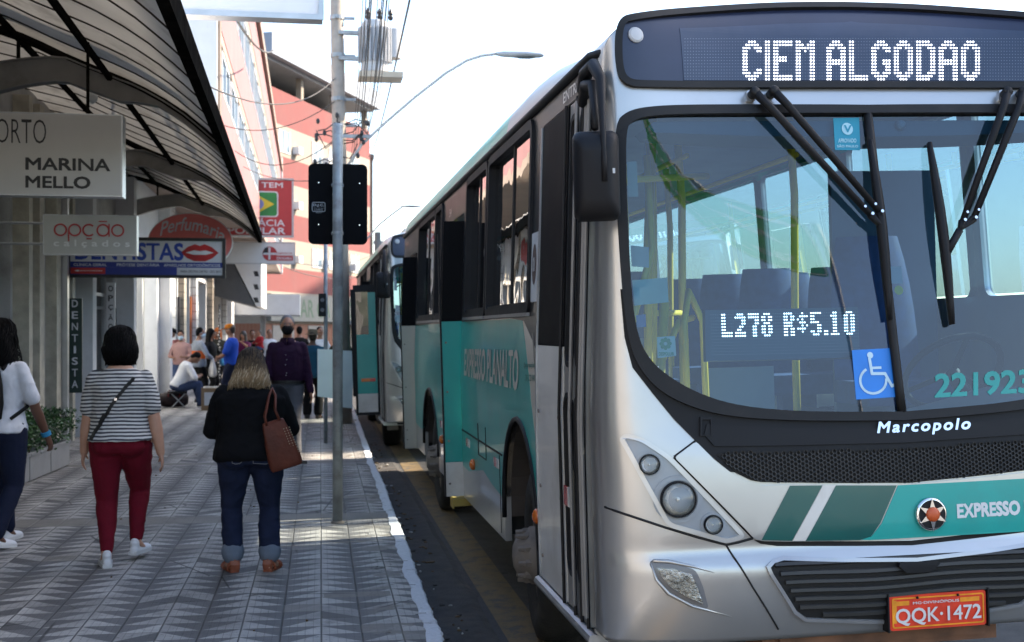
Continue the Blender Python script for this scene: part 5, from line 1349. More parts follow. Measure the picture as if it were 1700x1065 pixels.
# gaps and bumper lines
def gap(pts, wd=.004, off=.004, m=M_RUBBER, name='panel_gap'):
    for sg in (1, -1):
        l0 = [(sg * s, z) for s, z in FPs(pts)]; l = []
        for a, b in zip(l0[:-1], l0[1:]):
            m_ = max(2, int(math.hypot(b[0]-a[0], b[1]-a[1]) / .03)); l += [(lerp(a[0], b[0], k/m_), lerp(a[1], b[1], k/m_)) for k in range(m_)]
        l.append(l0[-1]); g = G(); g.tube([fpt(s, z, off - wd) for s, z in l], wd * 1.4, 6); g.build(name, m, bus)
gap([(1004, 841), (1050, 857), (1107, 876), (1160, 892), (1206, 904), (1225, 900), (1250, 893)]); gap([(1206, 905), (1222, 930), (1250, 975), (1292, 1044)], .003); gap([(1119, 758), (1250, 892)], .005); gap([(1154, 732), (1119, 758)], .004)
fpatch('bonnet_shadow_gap', mat('grille_back', (1, 1, 1)), bus, [sym(FPs([(1532, 904), (1420, 906), (1290, 906), (1262, 902), (1252, 896), (1300, 898), (1420, 898), (1532, 896)]))], .004, .006)
# lower grille
lg = sym(FPs([(1536, 1026), (1449, 1027), (1338, 1024), (1321, 1012), (1282, 951), (1278, 942), (1285, 935), (1300, 931), (1400, 933), (1532, 931)]))
lgo = fpatch('lower_grille', mat('grille_back', (1, 1, 1)), bus, [lg], .004, .004)
fpatch('grille_lip', mat('bumper_lip', (.40, .40, .41), .3, metal=.5, coat=.5), bus, [inset(lg, -.014), list(reversed(lg))], .014, .012, angle=60)
g = G(); zlo, zhi = min(p[1] for p in lg), max(p[1] for p in lg); nsl = 8
for k in range(nsl):
    za = lerp(zlo + .012, zhi - .02, k / (nsl - 1)); n0 = len(g.v); xs2 = [s for s in [i * .02 - 1.0 for i in range(101)] if inside((s, za), inset(lg, .010))]
    if len(xs2) < 3: continue
    for s in xs2:
        kk = .014 * math.sin(s * 9); g.v += [fpt(s, za + .014 + kk * .3, .006), fpt(s, za + .010 + kk * .3, .013), fpt(s, za - .002 + kk * .3, .016), fpt(s, za - .007 + kk * .3, .006)]
    for i in range(len(xs2) - 1):
        for j in range(3): g.f.append([n0+4*i+j, n0+4*i+j+1, n0+4*i+4+j+1, n0+4*i+4+j]); g.m.append(0)
g.build('grille_slats', mat('grille_plastic', (1, 1, 1)), lgo, angle=40)
fpatch('step_pad', M_PLASTIC, lgo, [sym(FPs([(1534, 947), (1500, 948), (1487, 938), (1490, 933), (1534, 932)]))], .03, .026)
# number plate
pc = [FP(1467, 1042), FP(1625, 1031), FP(1623, 979), FP(1465, 988)]
px0, px1 = pc[0][0], pc[1][0]; pz0, pz1 = pc[0][1], pc[3][1]
pz0 = .5 * (pc[0][1] + pc[1][1]); pz1 = .5 * (pc[2][1] + pc[3][1])
yp = fy(0, .5 * (pz0 + pz1)) - .034; pw, ph = px1 - px0, pz1 - pz0
PO = V((px0, yp, pz0))
g = G(); g.prism([rrect(0, 0, pw, ph, .012)], PO + V((0, .004, 0)), AX, AZ, .006); pl_ = g.build('number_plate', mat('plate_red', (.72, .045, .015), .35, var=.2, scale=14, coat=.4), bus)
g = G(); g.prism([rrect(.010, .010, pw - .010, ph - .010, .01), list(reversed(rrect(.016, .016, pw - .016, ph - .016, .008)))], PO + V((0, .001, 0)), AX, AZ)
g.prism([rect(.025, ph - .042, .085, ph - .024)], PO + V((0, .001, 0)), AX, AZ); g.prism([rect(pw - .115, ph - .042, pw - .03, ph - .024)], PO + V((0, .001, 0)), AX, AZ); g.prism([rect(.016, .03, .03, ph - .02)], PO + V((0, .0015, 0)), AX, AZ)
g.build('plate_border', mat('plate_orange', (.85, .30, .02), .35, var=.25, scale=20), pl_)
g = G(); g.text('QQK·1472', PO + V((.024, -.001, .018)), AX, AZ, pw - .048, ph * .50, .02); g.text('MG·DIVINÓPOLIS', PO + V((.10, -.001, ph - .04)), AX, AZ, pw - .22, .014, .02)
g.build('plate_lettering', mat('plate_letters', (.62, .60, .58), .4), pl_)
g = G(); g.box(px0 - .01, px0 - .004, yp - .006, yp + .05, pz0 - .005, pz1 + .01); g.box(px1 + .004, px1 + .01, yp - .006, yp + .05, pz0 - .005, pz1 + .01)
for x in (px0 + pw * .28, px0 + pw * .7): g.lathe([(0, .006), (.006, .004)], (x, yp - .003, pz1 - .012), (0, -1, 0), 8)
g.box(px0, px1, yp + .0101, yp + .10, pz0 + .01, pz1 - .01)
g.build('plate_bracket', M_PLASTIC, pl_)
# --- lamps -----------------------------------------------------------------------------------
def lamp(s, z, r, sg, parent, dome=.35):
    p, nn = fpt(s, z, .012), fnrm(s, z); nn = (nn + V((0, -1.2, 0))).normalized()
    g = G(); g.lathe([(-.004, r * 1.12), (.012, r * 1.12), (.017, r * 1.06), (.012, r * 1.0)], p, nn, 28, 0, False); b = g.build('lamp_bezel', M_PLASTIC, parent, smooth=True)
    g = G(); g.lathe([(.010, r), (-.004, r * .8), (-.014, r * .45), (-.018, .003)], p, nn, 28, 0, False)
    for k in range(0): pass
    g.build('reflector_bowl', mat('lamp_reflector_silver', (.93, .91, .86), .45, metal=.0, var=.22, scale=45, bump=.5, bscale=60), parent, smooth=True)
    g = G(); g.ell(p + nn * -.004, (r * .13, r * .13, r * .13), None, 10, 6); g.build('bulb', mat('lamp_bulb', (.7, .7, .66), .2), parent, smooth=True)
    g = G(); g.lathe([(.012, r), (.012 + dome * r * .5, r * .8), (.012 + dome * r * .85, r * .45), (.012 + dome * r, .004)], p, nn, 28, 0, False); g.build('lamp_lens', M_LAMPGL, parent, smooth=True)
hl_pts = FPs([(1029, 728), (1038, 719), (1066, 725), (1112, 756), (1239, 890), (1206, 901), (1107, 873), (1062, 790)])
for sg in (1, -1):
    l = [(s, z) for s, z in hl_pts]; l = l if sg > 0 else [(-s, z) for s, z in reversed(l)]
    l = roundc(l, .03, 3)
    if area2(l) < 0: l = l[::-1]
    hl = fpatch('headlight', M_HOUSING, bus, [l], .007, .007)
    li = inset(l, .018); g = G(); patch(g, [l, list(reversed(li))], fpt, .015, .012, .06); g.build('headlight_rim', mat('headlight_rim', (.55, .55, .54), .3, metal=.4, coat=.5), hl, angle=60)
    for (u, v, r) in ((1078, 770.5, .037), (1125.5, 828, .066), (1183, 870, .034)):
        s, z = FP(u, v); lamp(sg * s, z, r, sg, hl)
        g = G(); patch(g, [circ(sg * s, z, r * 1.5, 24, r * 1.45), list(reversed(circ(sg * s, z, r * 1.18, 24)))], fpt, .013, .008, None, gridz=1); g.build('lamp_cup', mat('lamp_cup_grey', (.27, .30, .33), .35, coat=.3), hl, angle=60)
    fl_ = [(s, z) for s, z in FPs([(1092, 943), (1120, 945), (1148, 953), (1158, 975), (1167, 1001), (1136, 988), (1112, 972), (1100, 958)])]
    fl_ = fl_ if sg > 0 else [(-s, z) for s, z in reversed(fl_)]
    if area2(fl_) < 0: fl_ = fl_[::-1]
    fg = fpatch('fog_lamp', mat('fog_recess', (.16, .16, .165), .4, coat=.3), bus, [roundc(inset(fl_, -.022), .02, 3)], .003, .003)
    g = G(); patch(g, [fl_], fpt, .008, .004, .02); g.build('lamp_reflector', mat('fog_reflector', (.55, .53, .48), .25, metal=.8, var=.5, scale=26, bump=.8, bscale=70), fg, angle=40)
    g = G(); patch(g, [inset(fl_, -.004)], fpt, .016, 0, .03); g.build('lamp_lens', M_LAMPGL, fg, smooth=True)
    rl_ = FPs([(1080, 933), (1086, 931), (1110, 932), (1150, 940), (1185, 950)]); g = G(); g.tube([fpt(sg * s, z, .003) for s, z in rl_], [.002, .008, .009, .006, .001], 6); rl2 = FPs([(1080, 933), (1090, 962), (1110, 985), (1150, 1006), (1214, 1023)]); g.tube([fpt(sg * s, z, .003) for s, z in rl2], [.002, .008, .009, .007, .001], 6)
    g.build('fog_lip', M_SILVER, fg, smooth=True)
# --- wipers ----------------------------------------------------------------------------------
def wiper(piv, link, head, b0, b1):
    P = [fpt(*FP(*p), .045) for p in piv]; L_ = [fpt(*FP(*p), .055) for p in link]; H = fpt(*FP(*head), .05)
    g = G()
    for p, pv in zip(P, piv): g.lathe([(-.04, .020), (.012, .022), (.02, .014)], p, fnrm(*FP(*pv)), 12)
    w_ = g.build('wiper', M_RUBBER, bus, smooth=True)
    g = G(); g.tube([P[0], P[0].lerp(L_[0], .12) + V((0, -.012, 0)), L_[0]], [.022, .019, .015], 6); g.tube([P[1], P[1].lerp(L_[1], .12) + V((0, -.012, 0)), L_[1]], [.022, .019, .015], 6)
    g.tube([L_[0], H, L_[1]], .018, 6); g.build('wiper_arm', M_PLASTIC, w_, smooth=True)
    g = G(); B = [fpt(*FP(lerp(b0[0], b1[0], k / 8), lerp(b0[1], b1[1], k / 8)), .030 + .02 * math.sin(math.pi * k / 8)) for k in range(9)]; g.tube(B, [.010, .015, .019, .021, .022, .021, .019, .015, .012], 6)
    g.tube([H, B[5]], .016, 6); g.build('wiper_blade', M_PLASTIC, w_, smooth=True)
    g = G(); D = [fpt(*FP(lerp(b0[0], b1[0], k / 8), lerp(b0[1], b1[1], k / 8)), .012) for k in range(9)]; g.tube(D, .006, 5); g.build('wiper_rubber', M_RUBBER, w_)
    g = G()
    for q in L_: g.lathe([(0, .007), (.024, .007)], q, (0, -1, .2), 8)
    for q, p in zip(L_, P): g.lathe([(0, .006), (.02, .006)], q.lerp(p, .06), (0, -1, .2), 8)
    g.build('wiper_bolts', M_CHROME, w_)
wiper([(1246, 160), (1278, 158)], [(1436, 362), (1452, 358)], (1456, 382), (1440, 236), (1472, 532))
wiper([(1665, 159), (1692, 158)], [(1588, 372), (1606, 368)], (1584, 386), (1538, 240), (1575, 540))
for pts in ([(1237, 170), (1252, 170), (1252, 151), (1237, 152)], [(1656, 169), (1671, 169), (1671, 150), (1656, 151)]): fpatch('wiper_base', M_SILVER, bus, [roundc(FPs(pts), .01, 3)], .014, .014)
# --- mirrors ---------------------------------------------------------------------------------
def mirror_at(sg):
    def q(u, v, Y):
        p = BL(at_Y(u, v, Y)); return V((p.x if sg < 0 else -p.x, p.y, p.z))
    g = G(); c = q(990, 291, 4.98); M = Matrix.Rotation(sg * R(12), 3, 'Z'); rg = []
    for dy, k in ((-.075, .55), (-.06, .80), (-.03, .94), (.02, 1.0), (.045, 1.0), (.05, .96)):
        l = rrect(-.094 * k, -.182 * k, .094 * k, .182 * k, .035 * k); rg.append([c + M @ V((x, dy, z)) for x, z in l])
    g.rings(rg); m_ = g.build('mirror', M_PLASTIC, bus, angle=40)
    g = G(); l = rrect(-.082, -.165, .082, .165, .03); g.add([c + M @ V((x, .0515, z)) for x, z in l], [tuple(reversed(range(len(l))))]); g.build('mirror_glass', M_CHROME, m_)
    g = G(); A = [q(968, 150, 5.32), q(972, 122, 5.22), q(985, 108, 5.1), q(997, 130, 5.0), q(1000, 200, 4.93), q(1003, 262, 4.90), q(1004, 300, 4.90)]
    g.tube(A, [.028, .030, .028, .022, .013, .012, .012], 10); g.tube([q(968, 170, 5.35), q(972, 142, 5.2), q(984, 140, 5.1), q(987, 180, 5.0), q(988, 214, 4.96)], [.026, .026, .022, .016, .014], 10)
    g.build('mirror_arm', M_PLASTIC, m_, smooth=True)
    g = G(); p = q(1016, 283, 4.905); g.box(p.x - .012, p.x + .012, p.y - .004, p.y + .02, p.z - .010, p.z + .010); g.build('mirror_lamp', mat('vent_grey', (1, 1, 1)), m_)
mirror_at(-1); mirror_at(1)
# ---------------------------------------------------------------- second bus behind
bus2 = copy_tree(bus)
bus2['label'] = 'silver and teal bus queued behind the near one, its front door leaf swung open'
bus2.matrix_world = Matrix.Translation((2.36, 17.35, -.14)) @ Matrix.Rotation(-ROLL, 4, 'Y')
dl = bpy.data.objects.new('open_door', None); COL.objects.link(dl); dl.parent = bus2; dl.location = (-1.26, 1.62, 0); dl.rotation_euler = (0, 0, R(-6))
def dg_(name, m, boxes, par=dl):
    g = G()
    for b_ in boxes: g.box(*b_)
    o = g.build(name, m, par); return o
dg_('door_frame', M_RUBBER, [(-.36, -.325, -.03, .03, .52, 2.46), (-.03, .0, -.03, .03, .52, 2.46), (-.324, -.031, -.03, .03, 2.36, 2.46), (-.324, -.031, -.028, .028, .52, .56), (-.40, -.361, .0, .03, .8, 2.4)])
dg_('door_panel', M_TEAL, [(-.324, -.031, -.022, .022, .84, 1.72)]); dg_('door_kick_plate', M_BUSWHITE, [(-.324, -.031, -.022, .022, .562, .838)])
dg_('door_pillar', M_TEAL, [(-.14, -.032, -.02, .02, 1.722, 2.35)]); g = G(); g.box(-.323, -.142, -.003, .003, 1.722, 2.358); g.build('door_window', M_SIDEGL, dl)
dg_('door_reflector', M_AMBER, [(-.27, -.14, -.03, -.0225, 1.02, 1.07)]); dg_('door_reflector', M_REDL, [(-.139, -.06, -.03, -.0225, 1.02, 1.07)])
# ================================================================ STREET FURNITURE
M_GALV = mat('galvanised_steel', (.30, .32, .34), .45, metal=.3, var=.25, scale=9, dirt=(.20, .17, .14, .8), dscale=7)
M_POLEC = mat('concrete_pole', (.33, .29, .25), .85, var=.15, scale=6, dirt=(.20, .18, .16, .5), bump=.3)
M_WIRE = mat('black_cable', (.06, .057, .055), .7)
# metal post with the back of a traffic-light board
pole = thing('signal_post', 'galvanised steel post on the pavement by the kerb', 'post', (.25, 10.6, 0))
g = G(); g.lathe([(0, .042), (3.30, .042), (3.315, .036), (3.32, .002)], (0, 0, 0), (0, 0, 1), 24); g.build('shaft', mat('scuffed_steel', (.30, .33, .35), .45, metal=.25, var=.3, scale=7, dirt=(.16, .12, .10, .85), dscale=6), pole, smooth=True)
g = G(); g.lathe([(0, .056), (.012, .054), (.02, .043)], (0, 0, 0), (0, 0, 1), 20); g.build('base_collar', M_RIM, pole)
for z in (2.40, 2.80): g = G(); g.lathe([(0, .046), (.022, .046)], (0, 0, z), (0, 0, 1), 20); g.box(-.05, .05, .042, .09, z, z + .022); g.build('clamp', M_GALV, pole)
sb = thing('signal_board', 'black backing board of a traffic light seen from behind on the steel post', 'traffic light', (.255, 10.70, 2.32))
g = G(); g.prism([rrect(-.245, 0, .245, .675, .045, 6)], (0, 0, 0), AX, AZ, .012); g.build('board', mat('board_black', (.003, .0034, .0045), .8, spec=.12, var=.15), sb)
g = G()
for k in range(3):
    g.lathe([(0, .10), (.16, .10), (.18, .085)], (0, .0125, .13 + .21 * k), (0, 1, 0), 20)
    g.lathe([(.0, .105), (.16, .108)], (0, .19, .135 + .21 * k), (0, 1, 0), 20)
g.build('lamp_housing', M_PLASTIC, sb)
g = G()
for x in (-.17, .17):
    for z in (.165, .515): g.lathe([(0, .006), (.004, .005)], (x + .01, -.001, z), (0, -1, 0), 8)
g.build('bolts', M_CHROME, sb)
g = G(); wl2 = mat('board_print', (.42, .45, .48), .5)
l = rrect(-.215, .272, -.105, .352, .015); g.prism([l, list(reversed(inset(l, .004)))], (0, -.002, 0), AX, AZ)
g.text('D.J.C.', (-.205, -.002, .312), AX, AZ, .09, .026, .02); g.text('SINALIZAÇÃO', (-.20, -.002, .298), AX, AZ, .08, .008, .0); g.text('E OBRAS', (-.195, -.002, .282), AX, AZ, .07, .010, .0); g.text('B J D', (-.18, -.002, .258), AX, AZ, .045, .010, .0)
g.build('board_print', wl2, sb)
# thin post with the pedestrian signal
p2 = thing('thin_post', 'thin grey post behind the steel post near the kerb', 'post', (.26, 18.15, 0))
g = G(); g.lathe([(0, .028), (2.9, .028), (2.91, .01)], (0, 0, 0), (0, 0, 1), 16); g.build('shaft', M_GALV, p2, smooth=True)
c = at_Y(535, 506, 18.05)
ps = thing('pedestrian_signal', 'small black pedestrian light on the thin grey post', 'pedestrian light', (c.x, c.y, c.z - .16))
g = G(); g.box(-.052, .052, -.05, .10, 0, .32); g.build('housing', M_PLASTIC, ps)
g = G(); g.box(.052, .075, .06, .12, .05, .08); g.box(.052, .075, .06, .12, .24, .27); g.build('bracket', M_GALV, ps)
g = G()
for z in (.09, .23): g.lathe([(0, .028), (.006, .026)], (0, -.051, z), (0, -1, 0), 14)
g.build('rear_cap', mat('grey_cap', (.12, .12, .13), .5), ps)
M_NOTICE = mat('pale_green_card', (.86, .93, .86), .6, var=.05, dirt=(.76, .83, .77, .4))
for nm, (u0, v0, u1, v1), Y, lab in (('notice_board', (527, 580, 552, 660), 18.08, 'pale green notice card tied to the thin post, left of the steel post'), ('notice_board', (564, 582, 585, 677), 21.7, 'pale green notice card hanging right of the steel post')):
    a, b = at_Y(u0, v1, Y), at_Y(u1, v0, Y)
    t = thing(nm, lab, 'notice', ((a.x + b.x) / 2, Y, a.z), 0)
    w_, h_ = b.x - a.x, b.z - a.z; g = G(); g.prism([[(-w_/2, .02), (w_/2, -.01), (w_/2 + .01, h_ * .55), (w_/2, h_), (-w_/2, h_ + .01)]], (0, 0, 0), AX, AZ, .012); g.build('card', M_NOTICE, t)
    g = G(); g.tube([(-.02, .03, h_ * .8), (.02, .03, h_ * .8)], .012, 6); g.build('clip', M_GALV, t)
# concrete utility pole, transformer, street lamp
up = thing('utility_pole', 'tall concrete utility pole carrying cables behind the steel post', 'utility pole', (.62, 22.0, 0)); up.rotation_euler = (0, R(-.9), 0)
g = G(); g.lathe([(0, .15), (4, .125), (10.5, .095), (10.51, .01)], (0, 0, 0), (0, 0, 1), 20); g.build('shaft', M_POLEC, up, smooth=True)
for z in (5.1, 5.55, 4.35, 6.3, 6.95):
    g = G(); g.lathe([(0, .125), (.07, .125)], (0, 0, z), (0, 0, 1), 18); g.box(-.03, .03, -.16, -.10, z, z + .06); g.box(.12, .30, -.03, .03, z + .01, z + .05); g.build('clamp', M_GALV, up)
g = G(); g.box(-.12, 1.05, -.16, -.09, 7.7, 7.79); g.box(-.1, .55, -.15, -.10, 4.9, 4.96)
for x in (.2, .5, .95): g.lathe([(0, .03), (.04, .045), (.06, .03), (.1, .045), (.13, .02)], (x, -.12, 7.8), (0, 0, 1), 10)
g.build('cross_arm', M_GALV, up)
g = G(); rl = random.Random(3)
for k in range(16):
    z = rl.uniform(4.1, 5.3); a = rl.uniform(-.45, .5); g.tube([(a * .2, -.12, z), (a * .6, -.2, z + rl.uniform(-.15, .1)), (a, -.16, z + rl.uniform(-.25, .25))], .011, 5)
    g.ell((a, -.17, z + .02), (.035, .035, .05), None, 7, 5)
g.build('cable_clutter', M_DARKMET, up)
tr = thing('transformer', 'grey finned transformer drum hung beside the utility pole', 'transformer', (1.28, 21.9, 6.02))
g = G(); g.lathe([(0, .20), (.02, .23), (.86, .23), (.90, .20), (.93, .05)], (-.12, 0, 0), (0, 0, 1), 24); g.lathe([(.28, .15), (.78, .15), (.8, .1)], (.18, .05, 0), (0, 0, 1), 20); g.build('tank', mat('transformer_grey', (.44, .45, .47), .5, var=.08, dirt=(.3, .27, .22, .5)), tr, angle=40)
g = G()
for k in range(14):
    a = R(180 + 180 * k / 13); M = Matrix.Translation((-.12, 0, 0)) @ Matrix.Rotation(a, 4, 'Z'); g.box(.225, .30, -.008, .008, .18, .78, 0, M)
g.build('fins', mat('transformer_grey', (1, 1, 1)), tr)
g = G(); g.box(-.40, .34, -.28, .26, -.10, -.002); g.build('cradle', mat('rust_cream', (.50, .43, .34), .7), tr)
g = G()
for x in (-.25, -.05, .14): g.lathe([(0, .03), (.05, .05), (.08, .03), (.12, .045), (.2, .015)], (x, -.05, .92), (0, 0, 1), 10)
g.build('bushings', M_DARKMET, tr)
for z in (.22, .66): g = G(); g.box(-.75, -.36, -.05, .05, z, z + .06); g.build('mounting_arm', M_GALV, tr)
sl = thing('street_lamp', 'street lamp on a long curved arm reaching over the road from the utility pole', 'street lamp', (.66, 21.95, 4.6))
pp = [at_Y(u, v, 21.9) - V((.66, 21.95, 4.6)) for u, v in ((586, 262), (600, 240), (640, 203), (690, 160), (740, 121), (775, 100), (800, 92), (824, 89))]
g = G(); g.tube([V((.0, 0, -.2))] + pp, .026, 8); g.build('arm', mat('painted_arm', (.48, .47, .45), .5), sl, smooth=True)
g = G(); hd = pp[-1]; rg = []
for t, wx, hz in ((0, .05, .03), (.12, .10, .05), (.5, .13, .055), (.78, .10, .04), (.84, .03, .02)):
    rg.append([hd + V((t, wx * math.cos(R(30 * k)), hz * math.sin(R(30 * k)))) for k in range(12)])
g.rings(rg); g.build('lamp_head', mat('lamp_head_grey', (.42, .43, .45), .4), sl, angle=50)
g = G(); g.ell(hd + V((.5, 0, -.035)), (.22, .09, .035), None, 14, 6); g.build('lamp_glass', M_LAMPGL, sl)
# a second lamp and pole further along
up2 = thing('utility_pole', 'distant slim utility pole with crossbar behind the second bus', 'utility pole', at_Y(627, 560, 44) * 1.0)
up2.location.z = 0; g = G(); g.lathe([(0, .15), (5.0, .11), (5.01, .01)], (0, 0, 0), (0, 0, 1), 12); g.build('shaft', mat('grey_far_pole', (.20, .22, .22), .8), up2); g = G(); g.box(-.15, .36, -.05, .05, 4.58, 4.70); g.build('cross_arm', M_GALV, up2)
sl2 = thing('street_lamp', 'smaller far street lamp showing above the second bus', 'street lamp', at_Y(606, 398, 40))
pp = [at_Y(u, v, 40) - sl2.location for u, v in ((606, 400), (630, 372), (655, 352), (668, 343))]
g = G(); g.tube(pp, .03, 6); g.build('arm', mat('painted_arm', (1, 1, 1)), sl2); g = G(); g.ell(pp[-1] + V((.28, 0, .02)), (.34, .12, .04), None, 12, 6); g.build('lamp_head', mat('lamp_head_grey', (1, 1, 1)), sl2)
# overhead cables
def sag(a, b, s, n=14): return [V(a).lerp(V(b), k / n) - V((0, 0, s * 4 * (k / n) * (1 - k / n))) for k in range(n + 1)]
rl = random.Random(11)
for k in range(9):
    u0 = 598 + 6.0 * k; e = at_Y(578 + 4 * k + rl.uniform(-3, 3), 290 - 9 * k, 44); a = at_Y(u0 + 7 + rl.uniform(-4, 4), -60, 14)
    mid_ = at_Y(590 + 5.3 * k + rl.uniform(-2, 2), 168 - 2 * k, 21.9)
    g = G(); P1 = sag(a, mid_, .12, 8); P2 = sag(mid_, e, .25, 10); g.tube(P1 + P2[1:], [.006, .008, .009, .011][k % 4], 5)
    g.build('overhead_cable', M_WIRE); o = bpy.context.scene.collection.objects[-1] if False else None
cabs = [o for o in COL.objects if o.name.startswith('overhead_cable')]
for o in cabs: tag(o, 'black overhead cable in the bundle running along the street past the utility pole', 'cable', 'overhead cables along the street')
cross = [((302, 120), 11, (556, 130), 21.9, .35, 'thin cable crossing from the canopy side to the top clutter of the utility pole'), ((372, 208), 23, (556, 168), 21.9, .25, 'thin cable sagging from the pink building to the utility pole'), ((390, 250), 26, (566, 222), 21.9, .4, 'cable drooping low between the pink building and the utility pole'),
         ((402, 275), 30, (512, 300), 22.5, .1, 'dark cable dropping from the pink building behind the black board'), ((388, 24), 14, (455, 82), 30, .2, 'thin line from the white projecting sign to the red block'), ((470, 430), 46, (640, 410), 60, .5, 'far cable slung across the red block above its fascia'),
         ((470, 442), 46, (650, 436), 62, .6, 'lower far cable slung across the red block'), ((680, 0), 16, (612, 260), 60, .4, 'single thin cable in the open sky right of the transformer')]
for (u0, v0), Y0, (u1, v1), Y1, s, lab in cross:
    g = G(); g.tube(sag(at_Y(u0, v0, Y0), at_Y(u1, v1, Y1), s), .008 if Y1 < 30 else .016, 5); tag(g.build('overhead_cable', M_WIRE), lab, 'cable', 'cables crossing the street')

# green direction sign over the road behind the viewer, facing the bus: it shows mirrored in the windscreen
t = thing('direction_sign', 'green direction sign on a tall post seen only as a reflection in the windscreen', 'road sign', (6.82, -6.0, 6.46)); t.scale = (.62, .62, .68)
g = G(); g.prism([rrect(-.75, 0, .75, 1.45, .06)], (0, 0, 0), (-1, 0, 0), AZ, .02); g.build('board', mat('road_sign_green', (.01, .30, .10), .5), t)
g = G(); g.prism([rrect(-.73, .02, .73, 1.43, .05), list(reversed(rrect(-.71, .04, .71, 1.41, .05)))], (0, .004, 0), (-1, 0, 0), AZ)
g.text('Sta. Luzia', (.35, .006, 1.08), (-1, 0, 0), AZ, 1.0, .22, .02); g.text('Jd. Norte', (.35, .006, .62), (-1, 0, 0), AZ, .9, .2, .02); g.text('São José', (.35, .006, .16), (-1, 0, 0), AZ, .9, .22, .02)
g.prism([[(-.66, 1.18), (-.56, 1.28), (-.56, 1.21), (-.42, 1.21), (-.42, 1.15), (-.56, 1.15), (-.56, 1.08)]], (0, .006, 0), (-1, 0, 0), AZ); g.build('lettering', mat('sign_white_letters', (1, 1, 1)), t)
g = G(); g.tube([(.9, -.08, -10.2), (.9, -.08, 1.3)], .05, 10); g.tube([(.9, -.08, 1.1), (-.6, -.08, 1.1)], .03, 8); g.build('post', M_GALV, t)

# bits of litter and dry leaf along the gutter and between the tiles
rl = random.Random(23); g = G()
for k in range(170):
    Y = rl.uniform(5.8, 20); near = rl.random() < .7
    X = curbx(Y) + rl.uniform(.03, .22) if near else rl.uniform(-3, curbx(Y) - .15)
    z = roadz(X) + .024 if near else .004; s_ = rl.uniform(.006, .022) if near else rl.uniform(.004, .012); a = rl.uniform(0, 6.28); n_ = rl.choice((4, 5, 6))
    top = [V((X + s_ * rl.uniform(.6, 1.2) * math.cos(a + 6.28*q/n_), Y + s_ * rl.uniform(.6, 1.4) * math.sin(a + 6.28*q/n_), z + rl.uniform(.002, .008))) for q in range(n_)]
    g.add(top + [V((p.x, p.y, z - .002)) for p in top], [tuple(range(n_))] + [(q, (q+1) % n_, n_ + (q+1) % n_, n_ + q) for q in range(n_)], rl.choice((0, 0, 1, 2)))
tag(g.build('litter', [mat('dry_leaf', (.12, .075, .035), .8, var=.4), mat('paper_scrap', (.45, .44, .42), .8, var=.2), mat('dark_grit', (.04, .037, .034), .9)]), 'scattered dry leaves and paper scraps along the gutter', 'litter', kind='stuff')
# ================================================================ PEOPLE
def basis(d, hint):
    d = d.normalized(); x = hint - d * hint.dot(d)
    x = x.normalized() if x.length > 1e-5 else d.orthogonal().normalized()
    return x, d.cross(x).normalized()
def limb(g, pts, rad, hint=V((1, 0, 0)), seg=14, infl=0.0, mi=0):
    """tapered limb through pts; rad: list of (rx, ry)"""
    rg = []; n = len(pts)
    for i, p in enumerate(pts):
        t = (pts[min(i+1, n-1)] - pts[max(i-1, 0)])
        x, y = basis(t, hint); rx, ry = rad[i] if isinstance(rad[i], tuple) else (rad[i], rad[i])
        rg.append([p + x * (rx + infl) * math.cos(2*math.pi*k/seg) + y * (ry + infl) * math.sin(2*math.pi*k/seg) for k in range(seg)])
    g.rings(rg, mi)
    for p, r in ((pts[0], rad[0]), (pts[-1], rad[-1])):
        r = min(r) if isinstance(r, tuple) else r; g.ell(p, ((r + infl) * .97,) * 3, None, 12, 8, mi)
def ik(a, c, l1, l2, hint):
    d = c - a; L = min(d.length, (l1 + l2) * .9995); dn = d.normalized(); c = a + dn * L
    q = (l1*l1 - l2*l2 + L*L) / (2*L); h = math.sqrt(max(0, l1*l1 - q*q)); o = hint - dn * hint.dot(dn)
    return a + dn * q + o.normalized() * h, c
def voxel(g, vox, sm=3, name='tmp', fold=0.0, fscale=9.0, seed=0.0, amp_axis=None):
    """join overlapping closed shapes into one continuous skin"""
    me = bpy.data.meshes.new(name); me.from_pydata([tuple(p) for p in g.v], [], g.f); me.update()
    b = bmesh.new(); b.from_mesh(me); bmesh.ops.recalc_face_normals(b, faces=b.faces); b.to_mesh(me); b.free()
    o = bpy.data.objects.new(name, me); COL.objects.link(o)
    m = o.modifiers.new('r', 'REMESH'); m.mode = 'VOXEL'; m.voxel_size = vox; m.adaptivity = 0
    m2 = o.modifiers.new('s', 'SMOOTH'); m2.factor = .5; m2.iterations = sm
    dg = bpy.context.evaluated_depsgraph_get(); dg.update()
    me2 = bpy.data.meshes.new_from_object(o.evaluated_get(dg)); bpy.data.objects.remove(o); bpy.data.meshes.remove(me)
    if fold:
        nn = [v.normal.copy() for v in me2.vertices]
        for v, q in zip(me2.vertices, nn):
            p = v.co * fscale + V((seed, seed * 1.7, 0)); p2 = V((p.x, p.y, p.z * .55))
            f = noise.noise(p2) * .65 + noise.noise(p * 2.3) * .35
            r = 1 - abs(noise.noise(V((p.x * .7 + p.z * .5, p.y * .7, p.z * .9 - p.x * .4)) * 1.3)) * 2
            v.co += q * fold * (f + .7 * max(0, r - .55))
    return me2
def fin(me, name, mats, parent):
    me.materials.clear()
    for m in (mats if isinstance(mats, (list, tuple)) else [mats]): me.materials.append(m)
    me.polygons.foreach_set('use_smooth', [True] * len(me.polygons)); me.name = name
    o = bpy.data.objects.new(name, me); COL.objects.link(o); o.parent = parent; return o

